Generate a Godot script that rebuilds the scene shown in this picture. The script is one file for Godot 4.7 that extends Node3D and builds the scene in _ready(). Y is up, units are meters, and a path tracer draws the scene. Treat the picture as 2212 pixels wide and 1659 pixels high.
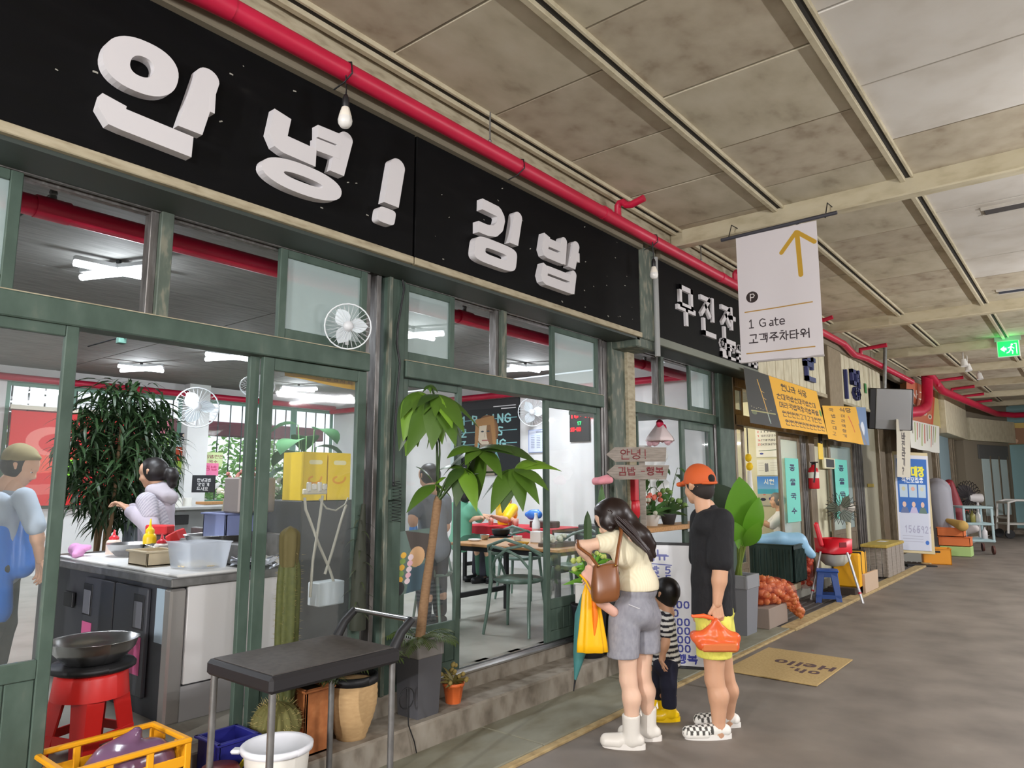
extends Node3D

const F := -3.6      # shop front plane
const FL := 0.3      # shop floor level
var M := {}
var counts := {}
var rng := RandomNumberGenerator.new()


# ---------------------------------------------------------------- shapes
class Sh:
	var st := SurfaceTool.new()
	var sg := 0
	var xf := Transform3D()
	var col := Color.WHITE
	var tint := false

	func _init() -> void:
		st.begin(Mesh.PRIMITIVE_TRIANGLES)

	func v(p: Vector3, uv := Vector2.ZERO) -> void:
		if tint:
			st.set_color(col)
		st.set_uv(uv)
		st.add_vertex(xf * p)

	func tri(a: Vector3, b: Vector3, c: Vector3) -> void:
		v(a); v(c); v(b)

	func q(a: Vector3, b: Vector3, c: Vector3, d: Vector3) -> void:
		tri(a, b, c)
		tri(a, c, d)

	func flat() -> void:
		st.set_smooth_group(-1)

	func smooth() -> void:
		sg += 1
		st.set_smooth_group(sg)

	# a, b, c, d: bottom left, bottom right, top right, top left as seen from the front
	func face(a: Vector3, b: Vector3, c: Vector3, d: Vector3) -> Sh:
		flat()
		v(a, Vector2(0, 1)); v(c, Vector2(1, 0)); v(b, Vector2(1, 1))
		v(a, Vector2(0, 1)); v(d, Vector2(0, 0)); v(c, Vector2(1, 0))
		return self

	func box(c: Vector3, s: Vector3, bevel := 0.0, bs := Basis()) -> Sh:
		flat()
		var h := s * 0.5
		if bevel <= 0.0:
			var p: Array[Vector3] = []
			for i in 8:
				p.append(c + bs * Vector3(h.x if i & 1 else -h.x, h.y if i & 2 else -h.y, h.z if i & 4 else -h.z))
			q(p[4], p[5], p[7], p[6]); q(p[1], p[0], p[2], p[3])
			q(p[5], p[1], p[3], p[7]); q(p[0], p[4], p[6], p[2])
			q(p[6], p[7], p[3], p[2]); q(p[0], p[1], p[5], p[4])
			return self
		var b := minf(bevel, minf(h.x, minf(h.y, h.z)) * 0.98)
		var P := func(x: float, y: float, z: float, ax: int) -> Vector3:
			var e := Vector3(x * (h.x if ax == 0 else h.x - b), y * (h.y if ax == 1 else h.y - b), z * (h.z if ax == 2 else h.z - b))
			return c + bs * e
		var o := func(pts: Array) -> void:
			var m := Vector3.ZERO
			for t in pts:
				m += t
			m /= pts.size()
			var n: Vector3 = (pts[1] - pts[0]).cross(pts[2] - pts[0])
			if n.dot(m - c) < 0.0:
				pts.reverse()
			tri(pts[0], pts[1], pts[2])
			if pts.size() == 4:
				tri(pts[0], pts[2], pts[3])
		for s1 in [-1.0, 1.0]:
			o.call([P.call(s1, -1, -1, 0), P.call(s1, 1, -1, 0), P.call(s1, 1, 1, 0), P.call(s1, -1, 1, 0)])
			o.call([P.call(-1, s1, -1, 1), P.call(1, s1, -1, 1), P.call(1, s1, 1, 1), P.call(-1, s1, 1, 1)])
			o.call([P.call(-1, -1, s1, 2), P.call(1, -1, s1, 2), P.call(1, 1, s1, 2), P.call(-1, 1, s1, 2)])
			for s2 in [-1.0, 1.0]:
				o.call([P.call(s1, s2, -1, 0), P.call(s1, s2, 1, 0), P.call(s1, s2, 1, 1), P.call(s1, s2, -1, 1)])
				o.call([P.call(s1, -1, s2, 0), P.call(s1, 1, s2, 0), P.call(s1, 1, s2, 2), P.call(s1, -1, s2, 2)])
				o.call([P.call(-1, s1, s2, 1), P.call(1, s1, s2, 1), P.call(1, s1, s2, 2), P.call(-1, s1, s2, 2)])
				for s3 in [-1.0, 1.0]:
					o.call([P.call(s1, s2, s3, 0), P.call(s1, s2, s3, 1), P.call(s1, s2, s3, 2)])
		return self

	# box between two corners
	func bb(a: Vector3, b: Vector3, bevel := 0.0) -> Sh:
		return box((a + b) * 0.5, (b - a).abs(), bevel)

	# square bar from a to b
	func bar(a: Vector3, b: Vector3, w: float, h: float, up := Vector3.UP, bevel := 0.0) -> Sh:
		var d := (b - a)
		var z := d.normalized()
		if absf(z.dot(up)) > 0.98:
			up = Vector3.RIGHT
		var x := up.cross(z).normalized()
		return box((a + b) * 0.5, Vector3(w, h, d.length()), bevel, Basis(x, z.cross(x), z))

	func tube(pts: Array, r, sides := 10, caps := true) -> Sh:
		var n := pts.size()
		var rings := []
		var t0: Vector3 = (pts[1] - pts[0]).normalized()
		var nrm := t0.cross(Vector3.UP if absf(t0.y) < 0.9 else Vector3.RIGHT).normalized()
		for i in n:
			var t: Vector3
			if i == 0:
				t = t0
			elif i == n - 1:
				t = (pts[i] - pts[i - 1]).normalized()
			else:
				t = ((pts[i] - pts[i - 1]).normalized() + (pts[i + 1] - pts[i]).normalized()).normalized()
			nrm = (nrm - t * nrm.dot(t)).normalized()
			var bn := t.cross(nrm)
			var rr: float = r[i] if r is Array else r
			var ring := []
			for k in sides:
				var a := TAU * k / sides
				ring.append(pts[i] + (nrm * cos(a) + bn * sin(a)) * rr)
			rings.append(ring)
		smooth()
		for i in n - 1:
			for k in sides:
				var k2 := (k + 1) % sides
				q(rings[i][k], rings[i][k2], rings[i + 1][k2], rings[i + 1][k])
		if caps:
			flat()
			for k in range(1, sides - 1):
				tri(rings[0][0], rings[0][k + 1], rings[0][k])
				tri(rings[n - 1][0], rings[n - 1][k], rings[n - 1][k + 1])
		return self

	# profile of (radius, height), upwards on the outside; hard edges where two equal points follow each other
	func lathe(c: Vector3, prof: Array, segs := 24, sx := 1.0, sz := 1.0) -> Sh:
		smooth()
		for i in prof.size() - 1:
			var a: Vector2 = prof[i]
			var b: Vector2 = prof[i + 1]
			if a.is_equal_approx(b):
				smooth()
				continue
			for k in segs:
				var a0 := TAU * k / segs
				var a1 := TAU * (k + 1) / segs
				var d0 := Vector3(cos(a0) * sx, 0, -sin(a0) * sz)
				var d1 := Vector3(cos(a1) * sx, 0, -sin(a1) * sz)
				var p0 := c + d0 * a.x + Vector3.UP * a.y
				var p1 := c + d1 * a.x + Vector3.UP * a.y
				var p2 := c + d1 * b.x + Vector3.UP * b.y
				var p3 := c + d0 * b.x + Vector3.UP * b.y
				if a.x > 1e-6:
					tri(p0, p1, p2)
				if b.x > 1e-6:
					tri(p0, p2, p3)
		return self

	func ball(c: Vector3, r: Vector3, segs := 14, bs := Basis()) -> Sh:
		var keep := xf
		xf = xf * Transform3D(bs * Basis.from_scale(r), c)
		var prof := []
		var m := maxi(4, segs / 2)
		for i in m + 1:
			var a := -PI / 2 + PI * i / m
			prof.append(Vector2(maxf(0.0, cos(a)), sin(a)))
		prof[0].x = 0.0
		prof[m].x = 0.0
		lathe(Vector3.ZERO, prof, segs)
		xf = keep
		return self

	# polygon in x, y (any winding) pushed out along z from z0 to z1
	func prism(poly: PackedVector2Array, z0: float, z1: float, soft := false) -> Sh:
		if Geometry2D.is_polygon_clockwise(poly):
			poly.reverse()
		var n := poly.size()
		flat()
		var t := Geometry2D.triangulate_polygon(poly)
		for i in range(0, t.size(), 3):
			var a := poly[t[i]]
			var b := poly[t[i + 1]]
			var c := poly[t[i + 2]]
			if (b - a).cross(c - a) < 0.0:
				var s := b
				b = c
				c = s
			tri(Vector3(a.x, a.y, z1), Vector3(b.x, b.y, z1), Vector3(c.x, c.y, z1))
			tri(Vector3(a.x, a.y, z0), Vector3(c.x, c.y, z0), Vector3(b.x, b.y, z0))
		if soft:
			smooth()
		for i in n:
			var a := poly[i]
			var b := poly[(i + 1) % n]
			q(Vector3(a.x, a.y, z0), Vector3(b.x, b.y, z0), Vector3(b.x, b.y, z1), Vector3(a.x, a.y, z1))
		return self

	# ring between two loops of equal size (both counter-clockwise)
	func ring_prism(o: Array, i: Array, z0: float, z1: float) -> Sh:
		var n := o.size()
		for k in n:
			var k2 := (k + 1) % n
			flat()
			q(Vector3(o[k].x, o[k].y, z1), Vector3(o[k2].x, o[k2].y, z1), Vector3(i[k2].x, i[k2].y, z1), Vector3(i[k].x, i[k].y, z1))
			q(Vector3(o[k2].x, o[k2].y, z0), Vector3(o[k].x, o[k].y, z0), Vector3(i[k].x, i[k].y, z0), Vector3(i[k2].x, i[k2].y, z0))
			q(Vector3(o[k].x, o[k].y, z0), Vector3(o[k2].x, o[k2].y, z0), Vector3(o[k2].x, o[k2].y, z1), Vector3(o[k].x, o[k].y, z1))
			q(Vector3(i[k2].x, i[k2].y, z0), Vector3(i[k].x, i[k].y, z0), Vector3(i[k].x, i[k].y, z1), Vector3(i[k2].x, i[k2].y, z1))
		return self

	# one leaf: from a along dir, bending down by droop, folded along its middle
	func leaf(a: Vector3, dir: Vector3, up: Vector3, length: float, width: float, droop := 0.3, fold := 0.25, segs := 6, shape := 0.45) -> Sh:
		smooth()
		var d := dir.normalized()
		var side := d.cross(up).normalized()
		var n := side.cross(d).normalized()
		var p := a
		var rows := []
		for i in segs + 1:
			var t := float(i) / segs
			var w := width * 0.5 * pow(sin(PI * pow(t, shape * 1.5)), 0.85) if i > 0 and i < segs else 0.0
			rows.append([p - side * w + n * w * fold, p, p + side * w + n * w * fold])
			d = (d - n * droop / segs).normalized() if droop >= 0.0 else (d - n * droop / segs).normalized()
			d = (d + Vector3.DOWN * absf(droop) * 0.6 / segs).normalized()
			n = side.cross(d).normalized()
			p += d * length / segs
		for i in segs:
			for k in 2:
				q(rows[i][k], rows[i][k + 1], rows[i + 1][k + 1], rows[i + 1][k])
		return self

	# smooth skin over tapered bones [a, b, radius a, radius b], cut by planes; surface nets
	func blob(bones: Array, cell := 0.012, k := 0.03, cuts: Array = [], paint = null) -> Sh:
		var lo := Vector3(1e9, 1e9, 1e9)
		var hi := -lo
		for b in bones:
			for e in 2:
				var r: Vector3 = Vector3.ONE * b[2 + e]
				lo = lo.min(b[e] - r)
				hi = hi.max(b[e] + r)
		var pad := k * 0.3 + cell * 2.0
		lo -= Vector3.ONE * pad
		hi += Vector3.ONE * pad
		var N := Vector3i(((hi - lo) / cell).ceil()) + Vector3i.ONE
		var f := PackedFloat32Array()
		f.resize(N.x * N.y * N.z)
		f.fill(1.0)
		var sy := N.x
		var sz := N.x * N.y
		for b in bones:
			var A: Vector3 = b[0]
			var ab: Vector3 = b[1] - A
			var l2 := maxf(ab.length_squared(), 1e-9)
			var ra: float = b[2]
			var rd: float = b[3] - ra
			var R := Vector3.ONE * (maxf(b[2], b[3]) + k + cell * 2.0)
			var i0 := Vector3i(((A.min(b[1]) - R - lo) / cell).floor()).clamp(Vector3i.ZERO, N - Vector3i.ONE)
			var i1 := Vector3i(((A.max(b[1]) + R - lo) / cell).ceil()).clamp(Vector3i.ZERO, N - Vector3i.ONE)
			for z in range(i0.z, i1.z + 1):
				for y in range(i0.y, i1.y + 1):
					var base := z * sz + y * sy
					var pa := Vector3(lo.x + i0.x * cell, lo.y + y * cell, lo.z + z * cell) - A
					for x in range(i0.x, i1.x + 1):
						var t := clampf(pa.dot(ab) / l2, 0.0, 1.0)
						var d := (pa - ab * t).length() - ra - rd * t
						var o := f[base + x]
						var h := k - absf(o - d)
						f[base + x] = minf(o, d) - (h * h * 0.25 / k if h > 0.0 else 0.0)
						pa.x += cell
		if cuts:
			for z in N.z:
				for y in N.y:
					for x in N.x:
						var at := z * sz + y * sy + x
						if f[at] < 0.2:
							var p := lo + Vector3(x, y, z) * cell
							for c in cuts:
								f[at] = maxf(f[at], c[0].dot(p - c[1]))
		var idx := {}
		var pts := PackedVector3Array()
		for z in N.z - 1:
			for y in N.y - 1:
				var base := z * sz + y * sy
				for x in N.x - 1:
					var at := base + x
					var c0 := f[at]
					if c0 > 0.3:
						continue
					var c1 := f[at + 1]
					var c2 := f[at + sy]
					var c3 := f[at + sy + 1]
					var c4 := f[at + sz]
					var c5 := f[at + sz + 1]
					var c6 := f[at + sz + sy]
					var c7 := f[at + sz + sy + 1]
					var m := int(c0 < 0) + int(c1 < 0) + int(c2 < 0) + int(c3 < 0) + int(c4 < 0) + int(c5 < 0) + int(c6 < 0) + int(c7 < 0)
					if m == 0 or m == 8:
						continue
					var s := Vector3.ZERO
					var n := 0
					var c := [c0, c1, c2, c3, c4, c5, c6, c7]
					for e in [[0, 1], [2, 3], [4, 5], [6, 7], [0, 2], [1, 3], [4, 6], [5, 7], [0, 4], [1, 5], [2, 6], [3, 7]]:
						var fa: float = c[e[0]]
						var fb: float = c[e[1]]
						if (fa < 0) != (fb < 0):
							var t := fa / (fa - fb)
							var va := Vector3(e[0] & 1, (e[0] >> 1) & 1, e[0] >> 2)
							var vb := Vector3(e[1] & 1, (e[1] >> 1) & 1, e[1] >> 2)
							s += va.lerp(vb, t)
							n += 1
					idx[at] = pts.size()
					pts.append(lo + (Vector3(x, y, z) + s / n) * cell)
		smooth()
		var keep := col
		var emit := func(a: int, b: int, c: int, d: int, flip: bool) -> void:
			if not (idx.has(a) and idx.has(b) and idx.has(c) and idx.has(d)):
				return
			var P := [pts[idx[a]], pts[idx[b]], pts[idx[c]], pts[idx[d]]]
			if flip:
				P.reverse()
			for o in [[0, 1, 2], [0, 2, 3]]:
				for w in [o[0], o[2], o[1]]:
					if paint != null:
						st.set_color(paint.call(P[w]))
						st.set_uv(Vector2.ZERO)
						st.add_vertex(xf * P[w])
					else:
						v(P[w])
		for at in idx:
			var in0 := f[at] < 0
			if in0 != (f[at + 1] < 0):
				emit.call(at, at - sy, at - sy - sz, at - sz, not in0)
			if in0 != (f[at + sy] < 0):
				emit.call(at, at - sz, at - sz - 1, at - 1, not in0)
			if in0 != (f[at + sz] < 0):
				emit.call(at, at - 1, at - 1 - sy, at - sy, not in0)
		col = keep
		return self

	# skin over rings: each row is [centre, half width vector, half depth vector, squareness, folds, fold depth]
	func loft(rows: Array, segs := 32) -> Sh:
		smooth()
		var R := []
		for w in rows:
			var ring := []
			for k in segs:
				var a := TAU * k / segs
				var ex: float = 2.0 / w[3]
				var f: float = 1.0 + (sin(a * w[4] + w[4]) * w[5] if w.size() > 4 else 0.0)
				ring.append(w[0] + (w[1] * signf(cos(a)) * pow(absf(cos(a)), ex) + w[2] * signf(sin(a)) * pow(absf(sin(a)), ex)) * f)
			R.append(ring)
		for i in R.size() - 1:
			for k in segs:
				var k2 := (k + 1) % segs
				q(R[i][k], R[i][k2], R[i + 1][k2], R[i + 1][k])
		for e in [0, R.size() - 1]:
			for k in segs:
				var k2 := (k + 1) % segs
				if e == 0:
					tri(rows[e][0], R[e][k2], R[e][k])
				else:
					tri(rows[e][0], R[e][k], R[e][k2])
		return self

	func mesh() -> ArrayMesh:
		st.generate_normals()
		st.index()
		return st.commit()


# ---------------------------------------------------------------- scene tree
func numbered(called: String, parent: Node) -> String:
	var key := str(parent.get_instance_id()) + called
	counts[key] = counts.get(key, 0) + 1
	return called if counts[key] == 1 else "%s_%03d" % [called, counts[key] - 1]


func put(o: Node3D, called: String, parent: Node = self) -> Node3D:
	o.name = numbered(called, parent)
	parent.add_child(o, true)
	return o


func tag(o: Node3D, label: String, category: String, group := "") -> Node3D:
	o.set_meta("label", label)
	o.set_meta("category", category)
	if group:
		o.set_meta("group", group)
	return o


func thing(called: String, label: String, category: String, at := Vector3.ZERO, turn := 0.0, group := "") -> Node3D:
	var o := Node3D.new()
	o.position = at
	o.rotation.y = turn
	put(o, called)
	return tag(o, label, category, group)


func part(p: Node3D, called: String, s, m: Material, label := "", at := Vector3.ZERO) -> MeshInstance3D:
	var o := MeshInstance3D.new()
	o.mesh = s.mesh() if s is Sh else s
	o.material_override = m
	o.position = at
	put(o, called, p)
	if label:
		o.set_meta("label", label)
	return o


func solo(called: String, label: String, category: String, s, m: Material, group := "", at := Vector3.ZERO) -> MeshInstance3D:
	var o := part(self, called, s, m, "", at)
	tag(o, label, category, group)
	return o


func struct(called: String, s, m: Material, label := "") -> MeshInstance3D:
	var o := part(self, called, s, m, label)
	o.set_meta("kind", "structure")
	return o


func holder(called: String) -> Node3D:
	var o := Node3D.new()
	put(o, called)
	o.set_meta("kind", "structure")
	return o


func dup(o: Node3D, called: String, label: String, at: Vector3, turn := 0.0) -> Node3D:
	var c := o.duplicate() as Node3D
	put(c, called)
	c.position = at
	c.rotation.y = turn
	c.set_meta("label", label)
	return c


func stuff(o: Node3D) -> Node3D:
	o.set_meta("kind", "stuff")
	return o


# ---------------------------------------------------------------- materials
func C(r: float, g: float, b: float, a := 1.0) -> Color:
	return Color(r / 255.0, g / 255.0, b / 255.0, a)


func mat(c: Color, rough := 0.7, metal := 0.0) -> StandardMaterial3D:
	var key := "%s %.2f %.2f" % [c.to_html(), rough, metal]
	if not M.has(key):
		var m := StandardMaterial3D.new()
		m.albedo_color = c
		m.roughness = rough
		m.metallic = metal
		M[key] = m
	return M[key]


func noise_tex(a: Array, freq: float, octs := 4, seed_ := 1, size := 512, type := FastNoiseLite.TYPE_SIMPLEX_SMOOTH) -> NoiseTexture2D:
	var n := FastNoiseLite.new()
	n.noise_type = type
	n.frequency = freq
	n.fractal_octaves = octs
	n.seed = seed_
	var g := Gradient.new()
	g.offsets = PackedFloat32Array(a.map(func(e): return e[0]))
	g.colors = PackedColorArray(a.map(func(e): return e[1]))
	var t := NoiseTexture2D.new()
	t.width = size
	t.height = size
	t.seamless = true
	t.noise = n
	t.color_ramp = g
	return t


# worn, stained surface: stops are [offset, colour]; scale in repeats per metre
func worn(stops: Array, freq := 0.01, scale := Vector3.ONE, rough := 0.8, bump := 0.0, seed_ := 1, octs := 5) -> StandardMaterial3D:
	var mean := Color(0, 0, 0)
	for e in stops:
		mean += e[1] / stops.size()
	var calm := stops.map(func(e): return [e[0], mean.lerp(e[1], 0.5)])
	var m := StandardMaterial3D.new()
	m.albedo_texture = noise_tex(calm, freq, octs, seed_)
	m.uv1_triplanar = true
	m.uv1_world_triplanar = true
	m.uv1_scale = scale
	m.roughness = rough
	if bump > 0.0:
		m.heightmap_enabled = true
		m.heightmap_scale = bump
		m.heightmap_texture = noise_tex([[0.0, Color.BLACK], [1.0, Color.WHITE]], freq * 3.0, 4, seed_ + 50, 256)
	return m


func glow(c: Color, e: float) -> StandardMaterial3D:
	var m := StandardMaterial3D.new()
	m.albedo_color = c
	m.emission_enabled = true
	m.emission = c
	m.emission_energy_multiplier = e
	return m


func glass(c: Color, a := 0.1, rough := 0.03) -> StandardMaterial3D:
	var m := StandardMaterial3D.new()
	m.transparency = BaseMaterial3D.TRANSPARENCY_ALPHA
	m.albedo_color = Color(c, a)
	m.roughness = rough
	return m


func leafy(c: Color, rough := 0.45) -> StandardMaterial3D:
	var m := mat(c, rough).duplicate() as StandardMaterial3D
	m.backlight_enabled = true
	m.backlight = c * 0.5
	m.cull_mode = BaseMaterial3D.CULL_DISABLED
	return m


func printed(img: Image, rough := 0.6) -> StandardMaterial3D:
	var m := StandardMaterial3D.new()
	m.albedo_texture = ImageTexture.create_from_image(img)
	m.roughness = rough
	return m


func canvas(w: int, h: int, c: Color) -> Image:
	var i := Image.create(w, h, false, Image.FORMAT_RGB8)
	i.fill(c)
	return i


# ---------------------------------------------------------------- writing
const JAMO := {
	"ㄱ": [[0, 0, 1, 0, 0.9, 1]], "ㄴ": [[0, 0, 0, 1, 1, 1]], "ㄷ": [[1, 0, 0, 0, 0, 1, 1, 1]], "ㄹ": [[0, 0, 1, 0, 1, 0.5, 0, 0.5, 0, 1, 1, 1]],
	"ㅁ": [[0, 0, 1, 0, 1, 1, 0, 1, 0, 0]], "ㅂ": [[0, 0, 0, 1, 1, 1, 1, 0], [0, 0.5, 1, 0.5]], "ㅅ": [[0.5, 0, 0.4, 0.5, 0, 1], [0.45, 0.4, 1, 1]],
	"ㅇ": [[0.5, 0, 0.85, 0.15, 1, 0.5, 0.85, 0.85, 0.5, 1, 0.15, 0.85, 0, 0.5, 0.15, 0.15, 0.5, 0]], "ㅈ": [[0, 0, 1, 0, 0.5, 0.5, 0, 1], [0.5, 0.5, 1, 1]],
	"ㅊ": [[0.3, -0.2, 0.7, -0.2], [0, 0.1, 1, 0.1, 0.5, 0.5, 0, 1], [0.5, 0.5, 1, 1]], "ㅋ": [[0, 0, 1, 0, 0.9, 1], [0, 0.5, 0.95, 0.45]],
	"ㅌ": [[1, 0, 0, 0, 0, 1, 1, 1], [0, 0.5, 1, 0.5]], "ㅍ": [[0, 0, 1, 0], [0, 1, 1, 1], [0.3, 0, 0.3, 1], [0.7, 0, 0.7, 1]],
	"ㅎ": [[0.3, -0.1, 0.7, -0.1], [0, 0.15, 1, 0.15], [0.5, 0.35, 0.85, 0.5, 0.85, 0.85, 0.5, 1, 0.15, 0.85, 0.15, 0.5, 0.5, 0.35]],
	"ㅏ": [[0.3, 0, 0.3, 1], [0.3, 0.45, 1, 0.45]], "ㅑ": [[0.3, 0, 0.3, 1], [0.3, 0.3, 1, 0.3], [0.3, 0.6, 1, 0.6]], "ㅓ": [[0.8, 0, 0.8, 1], [0, 0.45, 0.8, 0.45]],
	"ㅕ": [[0.8, 0, 0.8, 1], [0, 0.3, 0.8, 0.3], [0, 0.6, 0.8, 0.6]], "ㅣ": [[0.5, 0, 0.5, 1]], "ㅐ": [[0.2, 0, 0.2, 1], [0.2, 0.5, 0.8, 0.5], [0.8, 0, 0.8, 1]],
	"ㅔ": [[0.5, 0, 0.5, 1], [0, 0.45, 0.5, 0.45], [1, 0, 1, 1]], "ㅗ": [[0, 1, 1, 1], [0.5, 0, 0.5, 1]], "ㅛ": [[0, 1, 1, 1], [0.3, 0, 0.3, 1], [0.7, 0, 0.7, 1]],
	"ㅜ": [[0, 0, 1, 0], [0.5, 0, 0.5, 1]], "ㅠ": [[0, 0, 1, 0], [0.3, 0, 0.3, 1], [0.7, 0, 0.7, 1]], "ㅡ": [[0, 0.5, 1, 0.5]],
	"0": [[0.5, 0, 0.8, 0.1, 0.9, 0.5, 0.8, 0.9, 0.5, 1, 0.2, 0.9, 0.1, 0.5, 0.2, 0.1, 0.5, 0]], "1": [[0.3, 0.2, 0.55, 0, 0.55, 1]], "2": [[0.1, 0.2, 0.4, 0, 0.8, 0.1, 0.8, 0.4, 0.1, 1, 0.9, 1]],
	"3": [[0.1, 0.05, 0.8, 0.05, 0.45, 0.4, 0.85, 0.6, 0.7, 0.95, 0.1, 0.95]], "4": [[0.7, 1, 0.7, 0, 0.1, 0.7, 0.95, 0.7]], "5": [[0.85, 0, 0.2, 0, 0.15, 0.45, 0.7, 0.4, 0.85, 0.7, 0.6, 1, 0.1, 0.95]],
	"6": [[0.7, 0, 0.2, 0.5, 0.2, 0.9, 0.7, 1, 0.85, 0.7, 0.6, 0.5, 0.2, 0.65]], "7": [[0.1, 0, 0.9, 0, 0.4, 1]], "8": [[0.5, 0.45, 0.15, 0.2, 0.5, 0, 0.85, 0.2, 0.5, 0.45, 0.1, 0.75, 0.5, 1, 0.9, 0.75, 0.5, 0.45]],
	"9": [[0.85, 0.35, 0.5, 0.5, 0.15, 0.3, 0.4, 0, 0.8, 0.1, 0.8, 1]], ".": [[0.4, 0.95, 0.5, 1]], ",": [[0.5, 0.9, 0.35, 1.15]], "!": [[0.5, 0, 0.5, 0.7], [0.5, 0.95, 0.5, 1]], "+": [[0.1, 0.5, 0.9, 0.5], [0.5, 0.1, 0.5, 0.9]],
	":": [[0.5, 0.3, 0.5, 0.33], [0.5, 0.75, 0.5, 0.78]], "-": [[0.2, 0.5, 0.8, 0.5]], "?": [[0.1, 0.2, 0.4, 0, 0.8, 0.15, 0.75, 0.4, 0.45, 0.6, 0.45, 0.72], [0.45, 0.95, 0.45, 1]],
	"A": [[0, 1, 0.5, 0, 1, 1], [0.2, 0.6, 0.8, 0.6]], "E": [[0.9, 0, 0.1, 0, 0.1, 1, 0.9, 1], [0.1, 0.5, 0.8, 0.5]], "F": [[0.9, 0, 0.1, 0, 0.1, 1], [0.1, 0.5, 0.8, 0.5]],
	"G": [[0.95, 0.2, 0.6, 0, 0.15, 0.2, 0.1, 0.8, 0.5, 1, 0.95, 0.85, 0.95, 0.55, 0.6, 0.55]], "I": [[0.5, 0, 0.5, 1]], "N": [[0.1, 1, 0.1, 0, 0.9, 1, 0.9, 0]], "O": [[0.5, 0, 0.9, 0.2, 0.95, 0.6, 0.7, 1, 0.3, 1, 0.05, 0.6, 0.1, 0.2, 0.5, 0]],
	"S": [[0.9, 0.1, 0.4, 0, 0.15, 0.25, 0.8, 0.65, 0.75, 0.95, 0.1, 0.95]], "V": [[0, 0, 0.5, 1, 1, 0]], "R": [[0.1, 1, 0.1, 0, 0.8, 0.1, 0.8, 0.45, 0.1, 0.5, 0.9, 1]],
}


# strokes of a text as polylines, one em per syllable, y down
func strokes(text: String, gap := 0.15) -> Array:
	var out := []
	var x := 0.0
	for ch in text:
		var u := ch.unicode_at(0)
		if u >= 0xAC00 and u <= 0xD7A3:
			u -= 0xAC00
			var lead: String = "ㄱ,ㄱㄱ,ㄴ,ㄷ,ㄷㄷ,ㄹ,ㅁ,ㅂ,ㅂㅂ,ㅅ,ㅅㅅ,ㅇ,ㅈ,ㅈㅈ,ㅊ,ㅋ,ㅌ,ㅍ,ㅎ".split(",")[u / 588]
			var vow: String = "ㅏ,ㅐ,ㅑ,ㅐ,ㅓ,ㅔ,ㅕ,ㅔ,ㅗ,ㅗㅏ,ㅗㅐ,ㅗㅣ,ㅛ,ㅜ,ㅜㅓ,ㅜㅔ,ㅜㅣ,ㅠ,ㅡ,ㅡㅣ,ㅣ".split(",")[(u % 588) / 28]
			var fin: String = ",ㄱ,ㄱㄱ,ㄱㅅ,ㄴ,ㄴㅈ,ㄴㅎ,ㄷ,ㄹ,ㄹㄱ,ㄹㅁ,ㄹㅂ,ㄹㅅ,ㄹㅌ,ㄹㅍ,ㄹㅎ,ㅁ,ㅂ,ㅂㅅ,ㅅ,ㅅㅅ,ㅇ,ㅈ,ㅊ,ㅋ,ㅌ,ㅍ,ㅎ".split(",")[u % 28]
			var tall: bool = vow[vow.length() - 1] in "ㅏㅐㅑㅓㅔㅕㅣ"
			var lying: bool = vow[0] in "ㅗㅛㅜㅠㅡ"
			var e := 0.55 if fin else 1.0
			if not lying:
				jamo(out, lead, x + 0.04, 0.08 * e, 0.52, 0.78 * e)
				jamo(out, vow, x + 0.64, 0.0, 0.32, e)
			elif not tall:
				jamo(out, lead, x + 0.16, 0.04, 0.68, 0.46 * e)
				jamo(out, vow, x + 0.02, 0.58 * e, 0.96, 0.36 * e)
			else:
				jamo(out, lead, x + 0.06, 0.04, 0.48, 0.44 * e)
				jamo(out, vow[0], x + 0.02, 0.58 * e, 0.6, 0.28 * e)
				jamo(out, vow[1], x + 0.66, 0.0, 0.3, e)
			if fin:
				jamo(out, fin, x + 0.16, 0.66, 0.72, 0.34)
			x += 1.0 + gap
		elif ch == " ":
			x += 0.5
		else:
			jamo(out, ch, x, 0.05, 0.6, 0.9)
			x += 0.6 + gap
	return out


func jamo(out: Array, which: String, x: float, y: float, w: float, h: float) -> void:
	var n := which.length()
	for i in n:
		for s in JAMO.get(which[i], []):
			var p := PackedVector2Array()
			for k in range(0, s.size(), 2):
				p.append(Vector2(x + (i + s[k] * (0.85 if n > 1 else 1.0)) * w / n, y + s[k + 1] * h))
			out.append(p)


func line(img: Image, a: Vector2, b: Vector2, r: float, c: Color) -> void:
	var lo := Vector2i((a.min(b) - Vector2(r + 1, r + 1)).floor()).clamp(Vector2i.ZERO, img.get_size() - Vector2i.ONE)
	var hi := Vector2i((a.max(b) + Vector2(r + 1, r + 1)).ceil()).clamp(Vector2i.ZERO, img.get_size() - Vector2i.ONE)
	var ab := b - a
	var l2 := maxf(ab.length_squared(), 1e-6)
	for y in range(lo.y, hi.y + 1):
		for x in range(lo.x, hi.x + 1):
			var p := Vector2(x + 0.5, y + 0.5)
			var t := clampf((p - a).dot(ab) / l2, 0.0, 1.0)
			var d := r + 0.5 - (p - a - ab * t).length()
			if d > 0.0:
				img.set_pixel(x, y, img.get_pixel(x, y).lerp(c, minf(1.0, d)))


func write(img: Image, text: String, at: Vector2, size: float, r: float, c: Color, wide := 1.0) -> void:
	for s in strokes(text):
		for i in s.size() - 1:
			line(img, at + Vector2(s[i].x * wide, s[i].y) * size, at + Vector2(s[i + 1].x * wide, s[i + 1].y) * size, r, c)


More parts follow.
